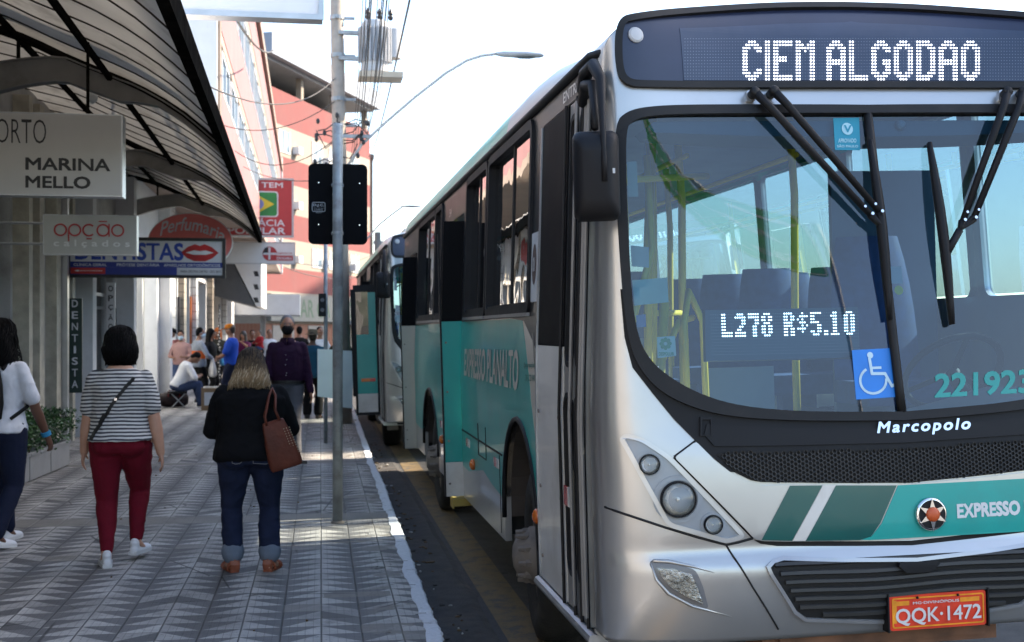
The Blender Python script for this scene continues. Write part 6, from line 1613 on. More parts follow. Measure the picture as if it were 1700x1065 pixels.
SKIN = {'light': mat('skin_light', (.50, .27, .18), .5, var=.08, scale=12, sub=.08), 'tan': mat('skin_tan', (.36, .17, .10), .5, var=.1, scale=12, sub=.06), 'dark': mat('skin_dark', (.115, .052, .032), .45, var=.12, scale=12), 'brown': mat('skin_brown', (.22, .105, .065), .48, var=.1, scale=12)}
M_EYEW = mat('eye_white', (.6, .58, .55), .3); M_EYED = mat('eye_dark', (.02, .012, .01), .2); M_LIP = mat('lip', (.30, .10, .08), .5)

def person(label, loc, heading, H=1.65, cat='person', group=None, skin='light', sh=.19, ch=(.165, .115), wa=(.15, .11), hip=(.175, .135), thigh=.085, calf=.056, arm=.045,
           pelvis=None, lean=0.0, turn=0.0, feet=None, foot_dir=None, toe=(0, 0), hands=None, elbow=None, head=(0, 0), knee_hint=None, vox=.012,
           top=None, bottom=None, shoes=None, hair=None, mask=None, cap=None, extra=None, curl=.5, neck_r=.056, palm_in=True):
    """top: dict(mat, hem, sleeve, infl); bottom: dict(mat, end, infl, waist)"""
    root = thing('person', label, cat, loc, heading, group)
    k = H / 1.65
    P = V(pelvis) if pelvis else V((0, 0, .515 * H))
    Rl = Matrix.Rotation(turn, 3, 'Z') @ Matrix.Rotation(-lean, 3, 'X')       # lean > 0 bends forward (+Y)
    up = lambda x, y, z: P + Rl @ V((x, y, z))                                 # from the pelvis, standing offsets
    ht = .30 * H                                                               # pelvis -> shoulder line
    # torso rings: (height from pelvis, rx, ry, y)
    torso = [(-.075*k, hip[0]*.80, hip[1]*.86, -.012), (-.03*k, hip[0]*.98, hip[1], -.015), (.02*k, hip[0], hip[1], -.012), (.08*k, lerp(hip[0], wa[0], .5), lerp(hip[1], wa[1], .5), 0), (.15*k, wa[0], wa[1], .008),
             (.24*k, lerp(wa[0], ch[0], .6), lerp(wa[1], ch[1], .6), .008), (.32*k, ch[0], ch[1], .004), (.40*k, ch[0]*1.02, ch[1]*.94, -.008), (ht - .06*k, sh*.92, ch[1]*.80, -.014), (ht - .015*k, sh*.74, ch[1]*.66, -.018), (ht + .018*k, sh*.50, ch[1]*.52, -.018), (ht + .045*k, neck_r*1.3, neck_r*1.2, -.014)]
    def torso_loft(g, z0, z1, infl, flare=0.0):
        zs = sorted(set([z0, z1] + [t[0] for t in torso if z0 < t[0] < z1])); rg = []
        for z in zs:
            rx = table([(t[0], t[1]) for t in torso], z); ry = table([(t[0], t[2]) for t in torso], z); yy = table([(t[0], t[3]) for t in torso], z)
            e = infl + flare * max(0, 1 - (z - z0) / (.2*k)); q = []
            for a in range(24):
                an = 2*math.pi*a/24; cx, cy = math.cos(an), math.sin(an); n_ = 2.35; r_ = (abs(cx)**n_ + abs(cy)**n_) ** (-1/n_)
                q.append(up((rx + e) * cx * r_, yy + (ry + e) * cy * r_, z))
            rg.append(q)
        g.rings(rg)
    nb = up(0, -.012, ht + .02*k); Rh = Rl @ Matrix.Rotation(head[1], 3, 'Z') @ Matrix.Rotation(-head[0], 3, 'X')
    nt = nb + Rl @ V((0, .012, .055*k)) + Rh @ V((0, .008, .03*k)); hc = nt + Rh @ V((0, .012, .088*k)); hr = V((.074, .092, .110)) * k
    S = [up(sx * sh * .90, -.014, ht - .052*k) for sx in (-1, 1)]; la, lf = .176*H, .150*H
    hands = hands or [V((-.30, .04, .48*H)), V((.30, .04, .48*H))]; elbow = elbow or [V((-.6, -.7, 0)), V((.6, -.7, 0))]
    E, W_ = [], []
    for i in (0, 1):
        e, w_ = ik(S[i], V(hands[i]), la, lf, V(elbow[i])); E.append(e); W_.append(w_)
    HJ = [up(sx * hip[0] * .50, -.004, -.02*k) for sx in (-1, 1)]; lt, ls = .243*H, .235*H
    feet = feet or [V((-.10, 0, .05*H)), V((.10, 0, .05*H))]; fd = foot_dir or [V((-.12, 1, 0)), V((.12, 1, 0))]; kh = knee_hint or [V((-.08, 1, 0)), V((.08, 1, 0))]
    K, A = [], []
    for i in (0, 1):
        q, a = ik(HJ[i], V(feet[i]), lt, ls, V(kh[i])); K.append(q); A.append(a)
    def arm_l(g, i, infl, t1=2.0, flare=0.0):
        s, e, w_ = S[i], E[i], W_[i]; r = arm * k
        p1 = [s, s.lerp(e, .3), s.lerp(e, .65), e]; r1 = [r*1.04, r*1.10, r*1.0, r*.86]
        if t1 <= 1: p1 = [s, s.lerp(e, t1*.5), s.lerp(e, t1)]; r1 = [r*1.02, r*1.12 + flare*.5, r*1.06 + flare]
        limb(g, p1, r1, V((0, 1, 0)), 14, infl)
        if t1 > 1:
            f = min(1, t1 - 1); limb(g, [e, e.lerp(w_, .3*f), e.lerp(w_, .65*f), e.lerp(w_, f)], [r*.86, r*.90, r*.74, lerp(r*.84, r*.56, f)], V((0, 1, 0)), 14, infl)
    def leg_l(g, i, infl, f=1.0, wide=0.0, skinny=True):
        h_, q, a = HJ[i], K[i], A[i]; T, Cc = thigh * k, calf * k
        limb(g, [h_ + V((0, -.005, .02)), h_.lerp(q, .25), h_.lerp(q, .6), q], [(T*1.12, T*1.12), (T*1.05, T*1.05), (T*.84, T*.86), (T*.62, T*.66)], V((1, 0, 0)), 16, infl)
        if f > 0:
            bk = -V(kh[i]).normalized() * .012
            limb(g, [q, q.lerp(a, .3*f) + bk, q.lerp(a, .65*f) + bk*.5, q.lerp(a, f)], [(T*.62, T*.66), (max(Cc, wide), max(Cc*1.05, wide)), (max(Cc*.8, wide), max(Cc*.84, wide)), (max(lerp(Cc*.9, Cc*.56, f), wide),)*2], V((1, 0, 0)), 16, infl)
    def hand(g, i):
        w_, e = W_[i], E[i]; sx = -1 if i == 0 else 1; d = (w_ - e).normalized(); inn = V((-sx, 0, 0)) if palm_in else V((0, -1, 0))
        pn = (inn - d * inn.dot(d)); pn = pn.normalized() if pn.length > 1e-4 else d.orthogonal(); wd = d.cross(pn) ; wd = wd if wd.y > 0 else -wd     # thumb side is forward
        s = .92 * k
        limb(g, [w_, w_ + d*.03*s, w_ + d*.075*s], [(.024*s, .019*s), (.036*s, .016*s), (.040*s, .013*s)], wd, 12)
        for j, (o_, ln) in enumerate(((.029, .066), (.010, .074), (-.010, .069), (-.029, .054))):
            b_ = w_ + d*.078*s + wd*o_*s; c1 = curl * (.55 + .10*j); q = [b_]
            dd = d.copy()
            for m_, fl in enumerate((.45, .32, .23)):
                dd = (dd * math.cos(c1) + pn * math.sin(c1) * 1.0).normalized(); q.append(q[-1] + dd*ln*fl*s)
                pn2 = pn
            limb(g, q, [.0092*s, .0086*s, .0080*s, .0064*s], wd, 8)
        t0 = w_ + d*.022*s + wd*.026*s; t1 = t0 + (d*.6 + wd*.62 + pn*.45).normalized()*.034*s; t2 = t1 + (d*.85 + wd*.2 + pn*.5).normalized()*.030*s
        limb(g, [t0, t1, t2], [.0125*s, .0105*s, .0078*s], pn, 8)
    # ---- body
    g = G(); torso_loft(g, -.075*k, ht + .04*k, 0)
    limb(g, [nb - V((0, 0, .03)), nb.lerp(nt, .5), nt + Rh @ V((0, 0, .02))], [neck_r*k*1.15, neck_r*k*.95, neck_r*k*.95])
    g.ell(hc, hr, Rh, 20, 14); g.ell(hc + Rh @ V((0, .028*k, -.05*k)), V((.054, .058, .062))*k, Rh, 16, 10)       # skull, jaw
    g.ell(hc + Rh @ V((0, .098*k, -.022*k)), V((.014, .018, .020))*k, Rh, 10, 6); limb(g, [hc + Rh @ V((0, .086*k, .012*k)), hc + Rh @ V((0, .104*k, -.020*k))], [.008*k, .011*k])
    for sx in (-1, 1):
        g.ell(hc + Rh @ V((sx*.075*k, -.004*k, -.014*k)), V((.010, .019, .030))*k, Rh, 10, 8)
    for i in (0, 1):
        arm_l(g, i, 0); hand(g, i); leg_l(g, i, 0)
        f_ = V(fd[i]).normalized(); a = A[i]; tz = toe[i]; hz = a.z
        limb(g, [a + V((0, 0, .0)), a + V((0, 0, -.02)) + f_*.02, a + V((0, 0, -(.05*H) + .03 + 0)) + f_*.07 + V((0, 0, -tz*.5)), a + V((0, 0, -.05*H + .022)) + f_*.15 + V((0, 0, -tz))], [.036*k, .038*k, (.040*k, .030*k), (.034*k, .020*k)], V((1, 0, 0)), 12)
        g.ell(a + V((0, 0, -.05*H + .03)) - f_*.02, (.032*k, .036*k, .03*k))
    body = fin(voxel(g, vox if vox > .009 else .0062, 3 if vox > .009 else 4), 'body', SKIN[skin], root)
    # ---- face
    if vox < .03:
        for sx in (-1, 1):
            g = G(); c = hc + Rh @ V((sx*.032*k, .083*k, .012*k)); g.ell(c, V((.0115, .009, .0055))*k, Rh, 10, 6, 0); g.ell(c + Rh @ V((0, .007*k, 0)), V((.006, .005, .006))*k, Rh, 8, 6, 1); e_ = g.build('eye', [M_EYEW, M_EYED], root, smooth=True)
            g = G(); limb(g, [c + Rh @ V((-.016*k, .004*k, .018*k)), c + Rh @ V((0, .008*k, .023*k)), c + Rh @ V((.016*k, .004*k, .017*k))], [.003*k, .0045*k, .003*k], V((0, 0, 1)), 6); g.build('eyebrow', hair['mat'] if hair else M_EYED, root, smooth=True)
        if not mask: g = G(); g.ell(hc + Rh @ V((0, .089*k, -.058*k)), V((.021, .008, .007))*k, Rh, 12, 6); g.build('mouth', M_LIP, root, smooth=True)
    def garment(build, name, m, fold, seed, sm=3, fs=9.0):
        gg = G(); build(gg); return fin(voxel(gg, max(vox, .0085), sm, 'tmp', fold, fs, seed), name, m, root)
    sd = abs(hash_(label)) % 97
    shirt = pants = None
    if top:
        i_ = top.get('infl', .012); hem = top.get('hem', -.03*k)
        def bt(gg):
            torso_loft(gg, hem, ht + top.get('neck', .028)*k, i_, top.get('flare', .008))
            for i in (0, 1): arm_l(gg, i, i_ * top.get('sl', .55), top.get('sleeve', 2.0), top.get('sflare', .012))
            if top.get('collar'): limb(gg, [nb + V((0, 0, -.01)), nb + Rl @ V((0, .006, .03*k))], [neck_r*k*1.35, neck_r*k*1.25], V((1, 0, 0)), 14)
            if top.get('bust'):
                for sx in (-1, 1): gg.ell(up(sx*.075*k, ch[1]*.72, .33*k), (.07*k, .065*k, .065*k))
        shirt = garment(bt, top.get('name', 'shirt'), top['mat'], top.get('fold', .007), sd)
    if bottom:
        i_ = bottom.get('infl', .010)
        def bb(gg):
            torso_loft(gg, -.075*k, bottom.get('waist', .10*k), i_)
            for sx in (-1, 1):
                if bottom.get('seat', 1): gg.ell(up(sx*hip[0]*.44, -hip[1]*.50, -.02*k), (hip[0]*.52 + i_*.3, hip[1]*.62 + i_*.3, .085*k))
            for i in (0, 1): leg_l(gg, i, i_, bottom.get('end', .93), bottom.get('wide', 0))
        pants = garment(bb, bottom.get('name', 'trousers'), bottom['mat'], bottom.get('fold', .006), sd + 3, 3, 8.0)
        if bottom.get('cuff'):
            for i in (0, 1):
                gg = G(); q = K[i].lerp(A[i], .80); r0 = bottom['cuff_r']; limb(gg, [q, K[i].lerp(A[i], bottom.get('end', .93) + .015)], [r0, r0*.99], V((1, 0, 0)), 18); fin(voxel(gg, max(vox, .008), 1), 'turned_up_cuff', bottom['cuff'], root)
    if shoes:
        for i in (0, 1):
            f_ = V(fd[i]).normalized(); a = A[i]; s_ = V((f_.y, -f_.x, 0)); tz = toe[i]; M = Matrix((s_, f_, V((0, 0, 1)))).transposed()
            pitch = math.atan2(tz, .16); M = M @ Matrix.Rotation(-pitch, 3, 'X'); b0 = a + V((0, 0, -.05*H))
            def q(x, y, z): return b0 + M @ V((x*k, y*k, z*k))
            if shoes['kind'] == 'sandal':
                gg = G(); l = [(-.032, -.05), (.032, -.05), (.036, .03), (.045, .12), (.036, .175), (0, .192), (-.036, .175), (-.042, .12), (-.034, .03)]
                gg.rings([[q(x, y, z) for x, y in l] for z in (-.004, .018)]); so = gg.build('sandal', shoes['mat'], root)
                gg = G()
                for y0, h_, w_ in ((.10, .050, .048), (.135, .042, .046), (-.005, .075, .043)):
                    gg.tube([q(w_*math.cos(R(180*t/8)), y0 + (.0 if y0 > 0 else -.018*math.sin(R(180*t/8))), .012 + h_*math.sin(R(180*t/8))) for t in range(9)], .008, 6)
                limb(gg, [q(0, -.045, .02), q(0, -.05, .055), q(0, -.046, .085)], [(.030, .010), (.034, .011), (.030, .009)], V((1, 0, 0)), 12)
                gg.tube([q(.04*math.cos(R(30*t)), .005 + .045*math.sin(R(30*t)), .085) for t in range(12)] + [q(.04, .005, .085)], .009, 6); gg.build('sandal_strap', shoes['mat'], so)
            else:
                gg = G(); l1 = 16
                for (z0, sc, yo, ln) in (): pass
                rg = []
                for y, w_, h_ in ((-.062, .016, .034), (-.052, .027, .056), (-.02, .034, .066), (.02, .036, .068), (.06, .040, .060), (.10, .044, .050), (.14, .046, .044), (.175, .038, .036), (.195, .022, .026), (.202, .008, .018)):
                    rg.append([q(w_*math.cos(R(360*t/16)), y, .022 + (h_ - .012 if math.sin(R(360*t/16)) > 0 else .018) * math.sin(R(360*t/16))) for t in range(16)])
                gg.rings(rg)
                if shoes['kind'] == 'sneaker': limb(gg, [q(0, -.018, .055), q(0, -.022, .086)], [(.031*k, .038*k), (.032*k, .040*k)], s_, 14)
                so = fin(voxel(gg, max(vox*.8, .007), 2), 'shoe', shoes['mat'], root)
                gg = G(); l = [(-.030, -.060), (.030, -.060), (.040, .02), (.048, .12), (.038, .18), (0, .205), (-.038, .18), (-.048, .12), (-.040, .02)]
                gg.rings([[q(x, y, z) for x, y in l] for z in (-.003, .022)]); gg.build('shoe_sole', shoes.get('sole', shoes['mat']), so)
    hd = dict(hc=hc, Rh=Rh, k=k, hr=hr, up=up, S=S, E=E, W=W_, K=K, A=A, root=root, torso=torso, shirt=shirt, pants=pants, nb=nb, ht=ht, HJ=HJ, Rl=Rl)
    if hair: make_hair(hair, hd, vox)
    if cap:
        g = G(); c = lambda x, y, z: hc + Rh @ (V((x, y, z))*k)
        if cap['kind'] == 'cap':
            g.rings([[c(.086*s_*math.cos(R(18*t)), .004 + .104*s_*math.sin(R(18*t)), z) for t in range(20)] for z, s_ in ((.035, 1.0), (.07, .98), (.10, .85), (.122, .55), (.13, .1))])
            rg = [[c(.075*math.cos(R(180*t/10)), .07 + yy_*math.sin(R(180*t/10)), zz - .02*math.sin(R(180*t/10))) for t in range(11)] for yy_, zz in ((.02, .045), (.11, .042), (.11, .034), (.02, .035))]; g.rings(rg, 0, False)
        else:
            g.rings([[c(r_*math.cos(R(18*t)), .002 + r_*1.15*math.sin(R(18*t)), z) for t in range(20)] for z, r_ in ((.030, .088), (.036, .150), (.044, .150), (.048, .092), (.10, .088), (.135, .074), (.138, .02))])
        g.build('hat' if cap['kind'] != 'cap' else 'cap', cap['mat'], root, angle=50)
    if mask:
        g = G(); rg = []
        for z, w_, y0 in ((.004, .052, .100), (-.02, .064, .112), (-.05, .064, .108), (-.078, .052, .098), (-.098, .032, .078)):
            rg.append([hc + Rh @ (V((w_*math.sin(R(-80 + 160*t/12)), -.012 + (y0 + .012) * math.cos(R(-80 + 160*t/12))**.8, z))*k) for t in range(13)])
        for i in range(len(rg) - 1):
            pass
        n0 = len(g.v); m_ = 13
        for r_ in rg: g.v += r_
        for i in range(len(rg) - 1):
            for t in range(12): g.f.append([n0+i*m_+t, n0+(i+1)*m_+t, n0+(i+1)*m_+t+1, n0+i*m_+t+1]); g.m.append(0)
        mk = g.build('face_mask', mask, root, smooth=True)
        sm_ = mk.modifiers.new('solid', 'SOLIDIFY'); sm_.thickness = .004
        g = G()
        for sx in (-1, 1): g.tube([hc + Rh @ (V((sx*.05, .07, -.01))*k), hc + Rh @ (V((sx*.078, .0, .018))*k), hc + Rh @ (V((sx*.08, -.02, -.01))*k)], .0025, 5); g.tube([hc + Rh @ (V((sx*.045, .06, -.075))*k), hc + Rh @ (V((sx*.08, -.012, -.04))*k)], .0025, 5)
        g.build('mask_loop', mask, mk)
    if extra: extra(hd)
    return root
def hash_(s):
    h = 7
    for c in s: h = (h * 31 + ord(c)) & 0xffff
    return h
def make_hair(hair, d, vox):
    hc, Rh, k, root = d['hc'], d['Rh'], d['k'], d['root']; c = lambda x, y, z: hc + Rh @ (V((x, y, z))*k)
    kind = hair['kind']; rl = random.Random(hash_(kind) + int(k * 1000)); g = G()
    def blob(x, y, z, a, b, cc): g.ell(c(x, y, z), V((a, b, cc))*k, Rh, 16, 10)
    if kind == 'short':
        blob(0, -.027, .030, .083, .088, .099); blob(0, -.05, -.03, .068, .056, .06)
    elif kind == 'bob':
        blob(0, -.012, .022, .100, .108, .112); blob(0, -.045, -.045, .112, .082, .105)
        for sx in (-1, 1): blob(sx*.070, -.005, -.055, .040, .066, .095)
    elif kind == 'long':
        blob(0, -.012, .022, .092, .104, .108); w_ = hair.get('w', .11)
        for t in range(7):
            q = t / 6; blob(0, -.055 - .018*q, -.02 - hair['len']*q, lerp(.088, w_, q), lerp(.07, .052, q), .06)
        for sx in (-1, 1):
            for t in range(5): q = t / 4; blob(sx*lerp(.070, w_*.78, q), -.01, -.02 - hair['len']*.85*q, .032, .05, .05)
    elif kind == 'bun':
        blob(0, -.012, .022, .084, .098, .104); blob(0, -.10, .06, .04, .04, .04)
    if kind in ('bob', 'long', 'short', 'bun'):
        me = voxel(g, max(vox, .009), 3, 'tmp', .005 if kind != 'short' else .003, 26.0)
        o = fin(me, 'hair', hair['mats'] if 'mats' in hair else hair['mat'], root)
        if hair.get('strands'):
            bv = BVHTree.FromObject(o, bpy.context.evaluated_depsgraph_get()) if False else BVHTree.FromPolygons([v.co.copy() for v in me.vertices], [tuple(p.vertices) for p in me.polygons])
            g2 = G(); nm = len(hair['mats']) if 'mats' in hair else 1; L_ = hair['strand_len']; wob = hair.get('wave', .004)
            for s in range(hair['strands']):
                az = R(rl.uniform(20, 340) - 270 + 0) if True else 0
                a0 = rl.uniform(R(190), R(350)) if rl.random() < .75 else rl.uniform(R(0), R(360)); st = rl.uniform(.0, 1.0) ** .8
                pts = []; ph = rl.uniform(0, 6.28); off = rl.uniform(.0, .011); n_ = 9
                z0 = lerp(.125, .02, st) if rl.random() < .8 else .0; zend = -L_ * rl.uniform(.86, 1.06)
                for t in range(n_):
                    q = t / (n_ - 1); z = lerp(z0, zend, q); an = a0 + .12 * math.sin(ph + q * 3) * q
                    dirv = V((math.cos(an), math.sin(an), 0)); o_ = c(0, -.03 if z < 0 else -.012, z); far = o_ + Rh @ dirv * .5
                    hit = bv.ray_cast(far, (o_ - far).normalized(), .6)
                    if hit[0] is None:
                        if pts: pts.append(pts[-1] + Rh @ V((wob * math.sin(ph + 9*q), wob * math.cos(ph + 7*q), -(z0 - zend) / (n_ - 1) * k * .8)))
                        continue
                    pts.append(hit[0] + Rh @ dirv * off + Rh @ V((wob * math.sin(ph + 12*q) * q, wob * math.cos(ph + 11*q) * q, 0)))
                if len(pts) < 4: continue
                w_ = rl.uniform(.0022, .0042) * k; n = len(pts); rad = [w_ * .8] + [w_] * (n - 2) + [w_ * .35]
                mi = 0
                if nm > 1: mi = min(nm - 1, int(rl.random() ** hair.get('hp', 1.3) * nm))
                base = len(g2.f); g2.tube(pts, rad, 4, mi)
                if nm > 2:
                    for fi in range(base, len(g2.f)):
                        zc = sum((g2.v[i] for i in g2.f[fi]), V()) / len(g2.f[fi]); zz = (Rh.inverted() @ (zc - hc)).z / k
                        tt = (-zz - .0) / L_ + rl.uniform(-.12, .12) + (.10 if mi == nm - 1 else 0)
                        g2.m[fi] = 0 if tt < .12 and mi < nm - 1 else (1 if tt < .45 else (2 if mi < nm - 1 or tt < .5 else nm - 1))
            g2.build('hair_strands', hair['mats'] if 'mats' in hair else hair['mat'], o, smooth=True)

def cloth(name, col, rough=.85, var=.10, sheen=.15): return mat(name, col, rough, var=var, scale=9, bump=.12, bscale=160, spec=.18)
def stripes_mat():
    m, n, p, L = node_mat('striped_jersey')
    tc = n.nodes.new('ShaderNodeTexCoord'); sp = n.nodes.new('ShaderNodeSeparateXYZ'); L(tc.outputs['Object'], sp.inputs[0])
    nz = noisen(n, tc.outputs['Object'], 6, 2)
    z = mathn(n, 'ADD', sp.outputs[2], mathn(n, 'MULTIPLY', nz, .016))
    z = mathn(n, 'ADD', z, mathn(n, 'MULTIPLY', mathn(n, 'MULTIPLY', sp.outputs[0], sp.outputs[0]), .12))
    f = mathn(n, 'FRACT', mathn(n, 'DIVIDE', z, .0245)); s = rng(n, mathn(n, 'ABSOLUTE', mathn(n, 'SUBTRACT', f, .5)), .235, .265)
    L(mixc(n, s, (.055, .055, .065), (.56, .55, .53)), p.inputs['Base Color']); p.inputs['Roughness'].default_value = .9; return m
B_BLACK = mat('hair_black', (.003, .0027, .003), .6, var=.3, scale=30, spec=.10)
B_GREY = mat('hair_grey', (.17, .17, .175), .6, spec=.2, var=.3, scale=40); B_BROWN = mat('hair_brown', (.03, .018, .012), .5, var=.3, scale=30)
HB = [mat('hair_dark_blond', (.030, .022, .016), .6, spec=.12, var=.3, scale=30), mat('hair_mid_blond', (.085, .058, .034), .6, spec=.12, var=.3, scale=30), mat('hair_blond', (.23, .155, .083), .6, spec=.12, var=.25, scale=30), mat('hair_pale_blond', (.36, .28, .18), .6, spec=.12, var=.2, scale=30)]
SH_WHITE = mat('white_shoe', (.68, .68, .70), .5, var=.06, dirt=(.45, .44, .42, .3)); SH_BLACK = mat('black_shoe', (.02, .02, .022), .5); SOLE = mat('white_sole', (.60, .60, .60), .6)
SANDAL = mat('tan_leather', (.24, .065, .030), .5, var=.2, scale=20)
DENIM = cloth('dark_denim', (.016, .022, .050), .9, .25); NAVY = cloth('navy_cloth', (.010, .014, .035)); GREYT = cloth('grey_trousers', (.085, .088, .098)); BLACKC = cloth('black_cloth', (.005, .005, .006))
MASKB = cloth('black_mask', (.012, .012, .014)); MASKW = cloth('pale_blue_mask', (.42, .56, .66))

def drape(mesh_o, pts, lift=.006):
    me = mesh_o.data; bv = BVHTree.FromPolygons([v.co.copy() for v in me.vertices], [tuple(p.vertices) for p in me.polygons]); out = []
    for p in pts:
        h = bv.find_nearest(V(p)); out.append(h[0] + h[1] * lift)
    return out
def ribbon(name, pts, w_, m, parent, side=V((0, 0, 1)), t=.004):
    g = G(); rg = []
    for i, p in enumerate(pts):
        d = (pts[min(i+1, len(pts)-1)] - pts[max(i-1, 0)]).normalized(); n_ = V((p.x, p.y, 0)).normalized(); s = d.cross(n_).normalized()
        rg.append([p + s*w_ + n_*t, p - s*w_ + n_*t, p - s*w_ - n_*t, p + s*w_ - n_*t])
    g.rings(rg); return g.build(name, m, parent)

# --- woman in the striped T-shirt
pos = at_z(200, 934, 0)
def ex_striped(d):
    up, root = d['up'], d['root']; sh_ = d['shirt']
    line = [up(lerp(.115, -.19, t / 14), -.16 + .0 * t, lerp(.47, .06, t / 14)) for t in range(15)]
    P = drape(sh_, line, .008); ribbon('bag_strap', P, .011, mat('black_leather', (.006, .006, .006), .5), root)
    P2 = drape(sh_, [up(lerp(-.10, -.20, t / 7), -.17, lerp(.20, .045, t / 7)) for t in range(8)], .012); ribbon('bag_strap', P2, .014, mat('black_leather', (1, 1, 1)), root)
    g = G(); q = P[6]; g.box(q.x - .009, q.x + .009, q.y - .010, q.y + .0, q.z - .006, q.z + .010); g.build('strap_buckle', M_CHROME, root)
person('woman in a striped T-shirt and wine red trousers walking away, bag strap across back', (pos.x, pos.y, 0), R(2), 1.62, skin='light', sh=.178, ch=(.182, .125), wa=(.172, .125), hip=(.188, .148), thigh=.104, calf=.062, arm=.052,
       feet=[V((-.075, -.14, .085)), V((.095, .10, .125))], toe=(0, -.0), hands=[V((-.262, .10, .70)), V((.285, -.02, .675))], elbow=[V((-.8, -.5, 0)), V((.8, -.6, 0))], foot_dir=[V((-.18, 1, 0)), V((.35, 1, 0))], vox=.0085, curl=.42,
       top=dict(mat=stripes_mat(), hem=.015, sleeve=.72, infl=.016, flare=.014, fold=.011, sflare=.008, neck=.02), bottom=dict(mat=cloth('wine_red_cloth', (.135, .006, .016), .85, .10), end=.93, infl=.006, fold=.011), shoes=dict(kind='sneaker', mat=SH_WHITE, sole=SOLE),
       hair=dict(kind='bob', mat=B_BLACK, strands=900, strand_len=.155, wave=.006), extra=ex_striped)

# --- woman in black with the brown bag
pos = at_z(416, 946, 0)
def ex_bag(d):
    up, root, k = d['up'], d['root'], d['k']
    # jeans pocket seams
    g = G()
    for x0, x1 in ((-.15, -.05), (.035, .15)):
        P = drape(d['pants'], [V((x0, -.3, z)) + V((0, 0, 0)) for z in (.80, .74, .68)] + [V(((x0 + x1)/2, -.3, .655))] + [V((x1, -.3, z)) for z in (.68, .74, .80)], .003); g.tube(P, .0026, 5)
    g.build('pocket_seam', mat('pale_seam', (.22, .22, .24), .8), root)
    bag_root.location = root.location; bag_root.rotation_euler = root.rotation_euler
    c0, tilt = V((.185, -.205, .86)), Matrix.Rotation(R(17), 3, 'Y').inverted() @ Matrix.Rotation(R(8), 3, 'X'); rg = []
    def B(x, y, z): return c0 + tilt @ V((x, y, z))
    for z, wx, wy in ((-.165, .100, .060), (-.16, .108, .068), (-.10, .110, .072), (.0, .098, .058), (.10, .080, .036), (.150, .070, .018), (.155, .066, .012)):
        l = rrect(-wx, -wy, wx, wy, min(wx, wy) * .45, 4); rg.append([B(x, y + .006*math.sin(x*30 + z*20), z + .012*(x/.1)**2*(1 if z > .1 else 0)) for x, y in l])
    g = G(); g.rings(rg); o = g.build('bag_body', mat('brown_bag_leather', (.115, .032, .019), .5, var=.25, scale=9, bump=.25, bscale=34, spec=.2), bag_root, smooth=True); sb_ = o.modifiers.new('sub', 'SUBSURF'); sb_.levels = sb_.render_levels = 1
    g = G()
    for q in range(12):
        for r_ in range(3): p = B(.052 + .018*r_ + .0012*q, -.0455 - .0022*(11 - q) , lerp(.10, -.10, q / 11)); g.ell(p, (.0042, .0042, .0042), None, 6, 4)
    g.build('studs', mat('bag_stud', (.42, .30, .18), .3, metal=.8), bag_root)
    for yy_ in (-.016, .020):
        P = [B(-.045, yy_, .145), B(-.040, yy_, .20), V((.120, -.135 + yy_, 1.175)), V((.140, -.08 + yy_, 1.215)), V((.160, -.125 + yy_, 1.17)), B(.035, yy_, .22), B(.045, yy_, .145)]
        Q = [];
        for a, b in zip(P[:-1], P[1:]): Q += [a, a.lerp(b, .5)]
        g = G(); g.tube(Q + [P[-1]], .0085, 8); g.build('bag_handle', mat('brown_bag_leather', (1, 1, 1)), bag_root, smooth=True)
    g = G(); p = B(.105, -.03, -.155); g.box(p.x - .012, p.x + .03, p.y - .02, p.y + .02, p.z - .015, p.z + .005); g.build('bag_corner', mat('black_leather', (1, 1, 1)), bag_root)
bag_root = thing('shoulder_bag', 'brown studded leather tote on the right shoulder of the woman in black', 'bag')
person('blond woman in a black sweater and rolled dark jeans seen from behind with head bowed', (pos.x, pos.y, 0), R(3), 1.50, skin='light', sh=.195, ch=(.212, .145), wa=(.205, .15), hip=(.212, .165), thigh=.106, calf=.068, arm=.056, lean=R(7),
       feet=[V((-.115, -.03, .077)), V((.125, -.05, .077))], foot_dir=[V((-.30, 1, 0)), V((.38, 1, 0))], hands=[V((-.15, .26, .92)), V((.17, .26, .95))], elbow=[V((-.62, -.5, -.8)), V((.62, -.5, -.8))], head=(R(26), R(-4)), vox=.0085, curl=.6,
       top=dict(mat=cloth('black_knit', (.004, .004, .005), .95, .2), hem=-.05, sleeve=1.95, infl=.02, flare=.02, fold=.012, sl=.6), bottom=dict(mat=DENIM, end=.86, infl=.008, wide=.060, fold=.014, cuff=cloth('pale_denim_cuff', (.16, .19, .24)), cuff_r=.077), shoes=dict(kind='sandal', mat=SANDAL),
       hair=dict(kind='long', len=.20, w=.135, mat=HB[1], mats=HB, strands=1500, strand_len=.265, wave=.013, hp=.9), extra=ex_bag)

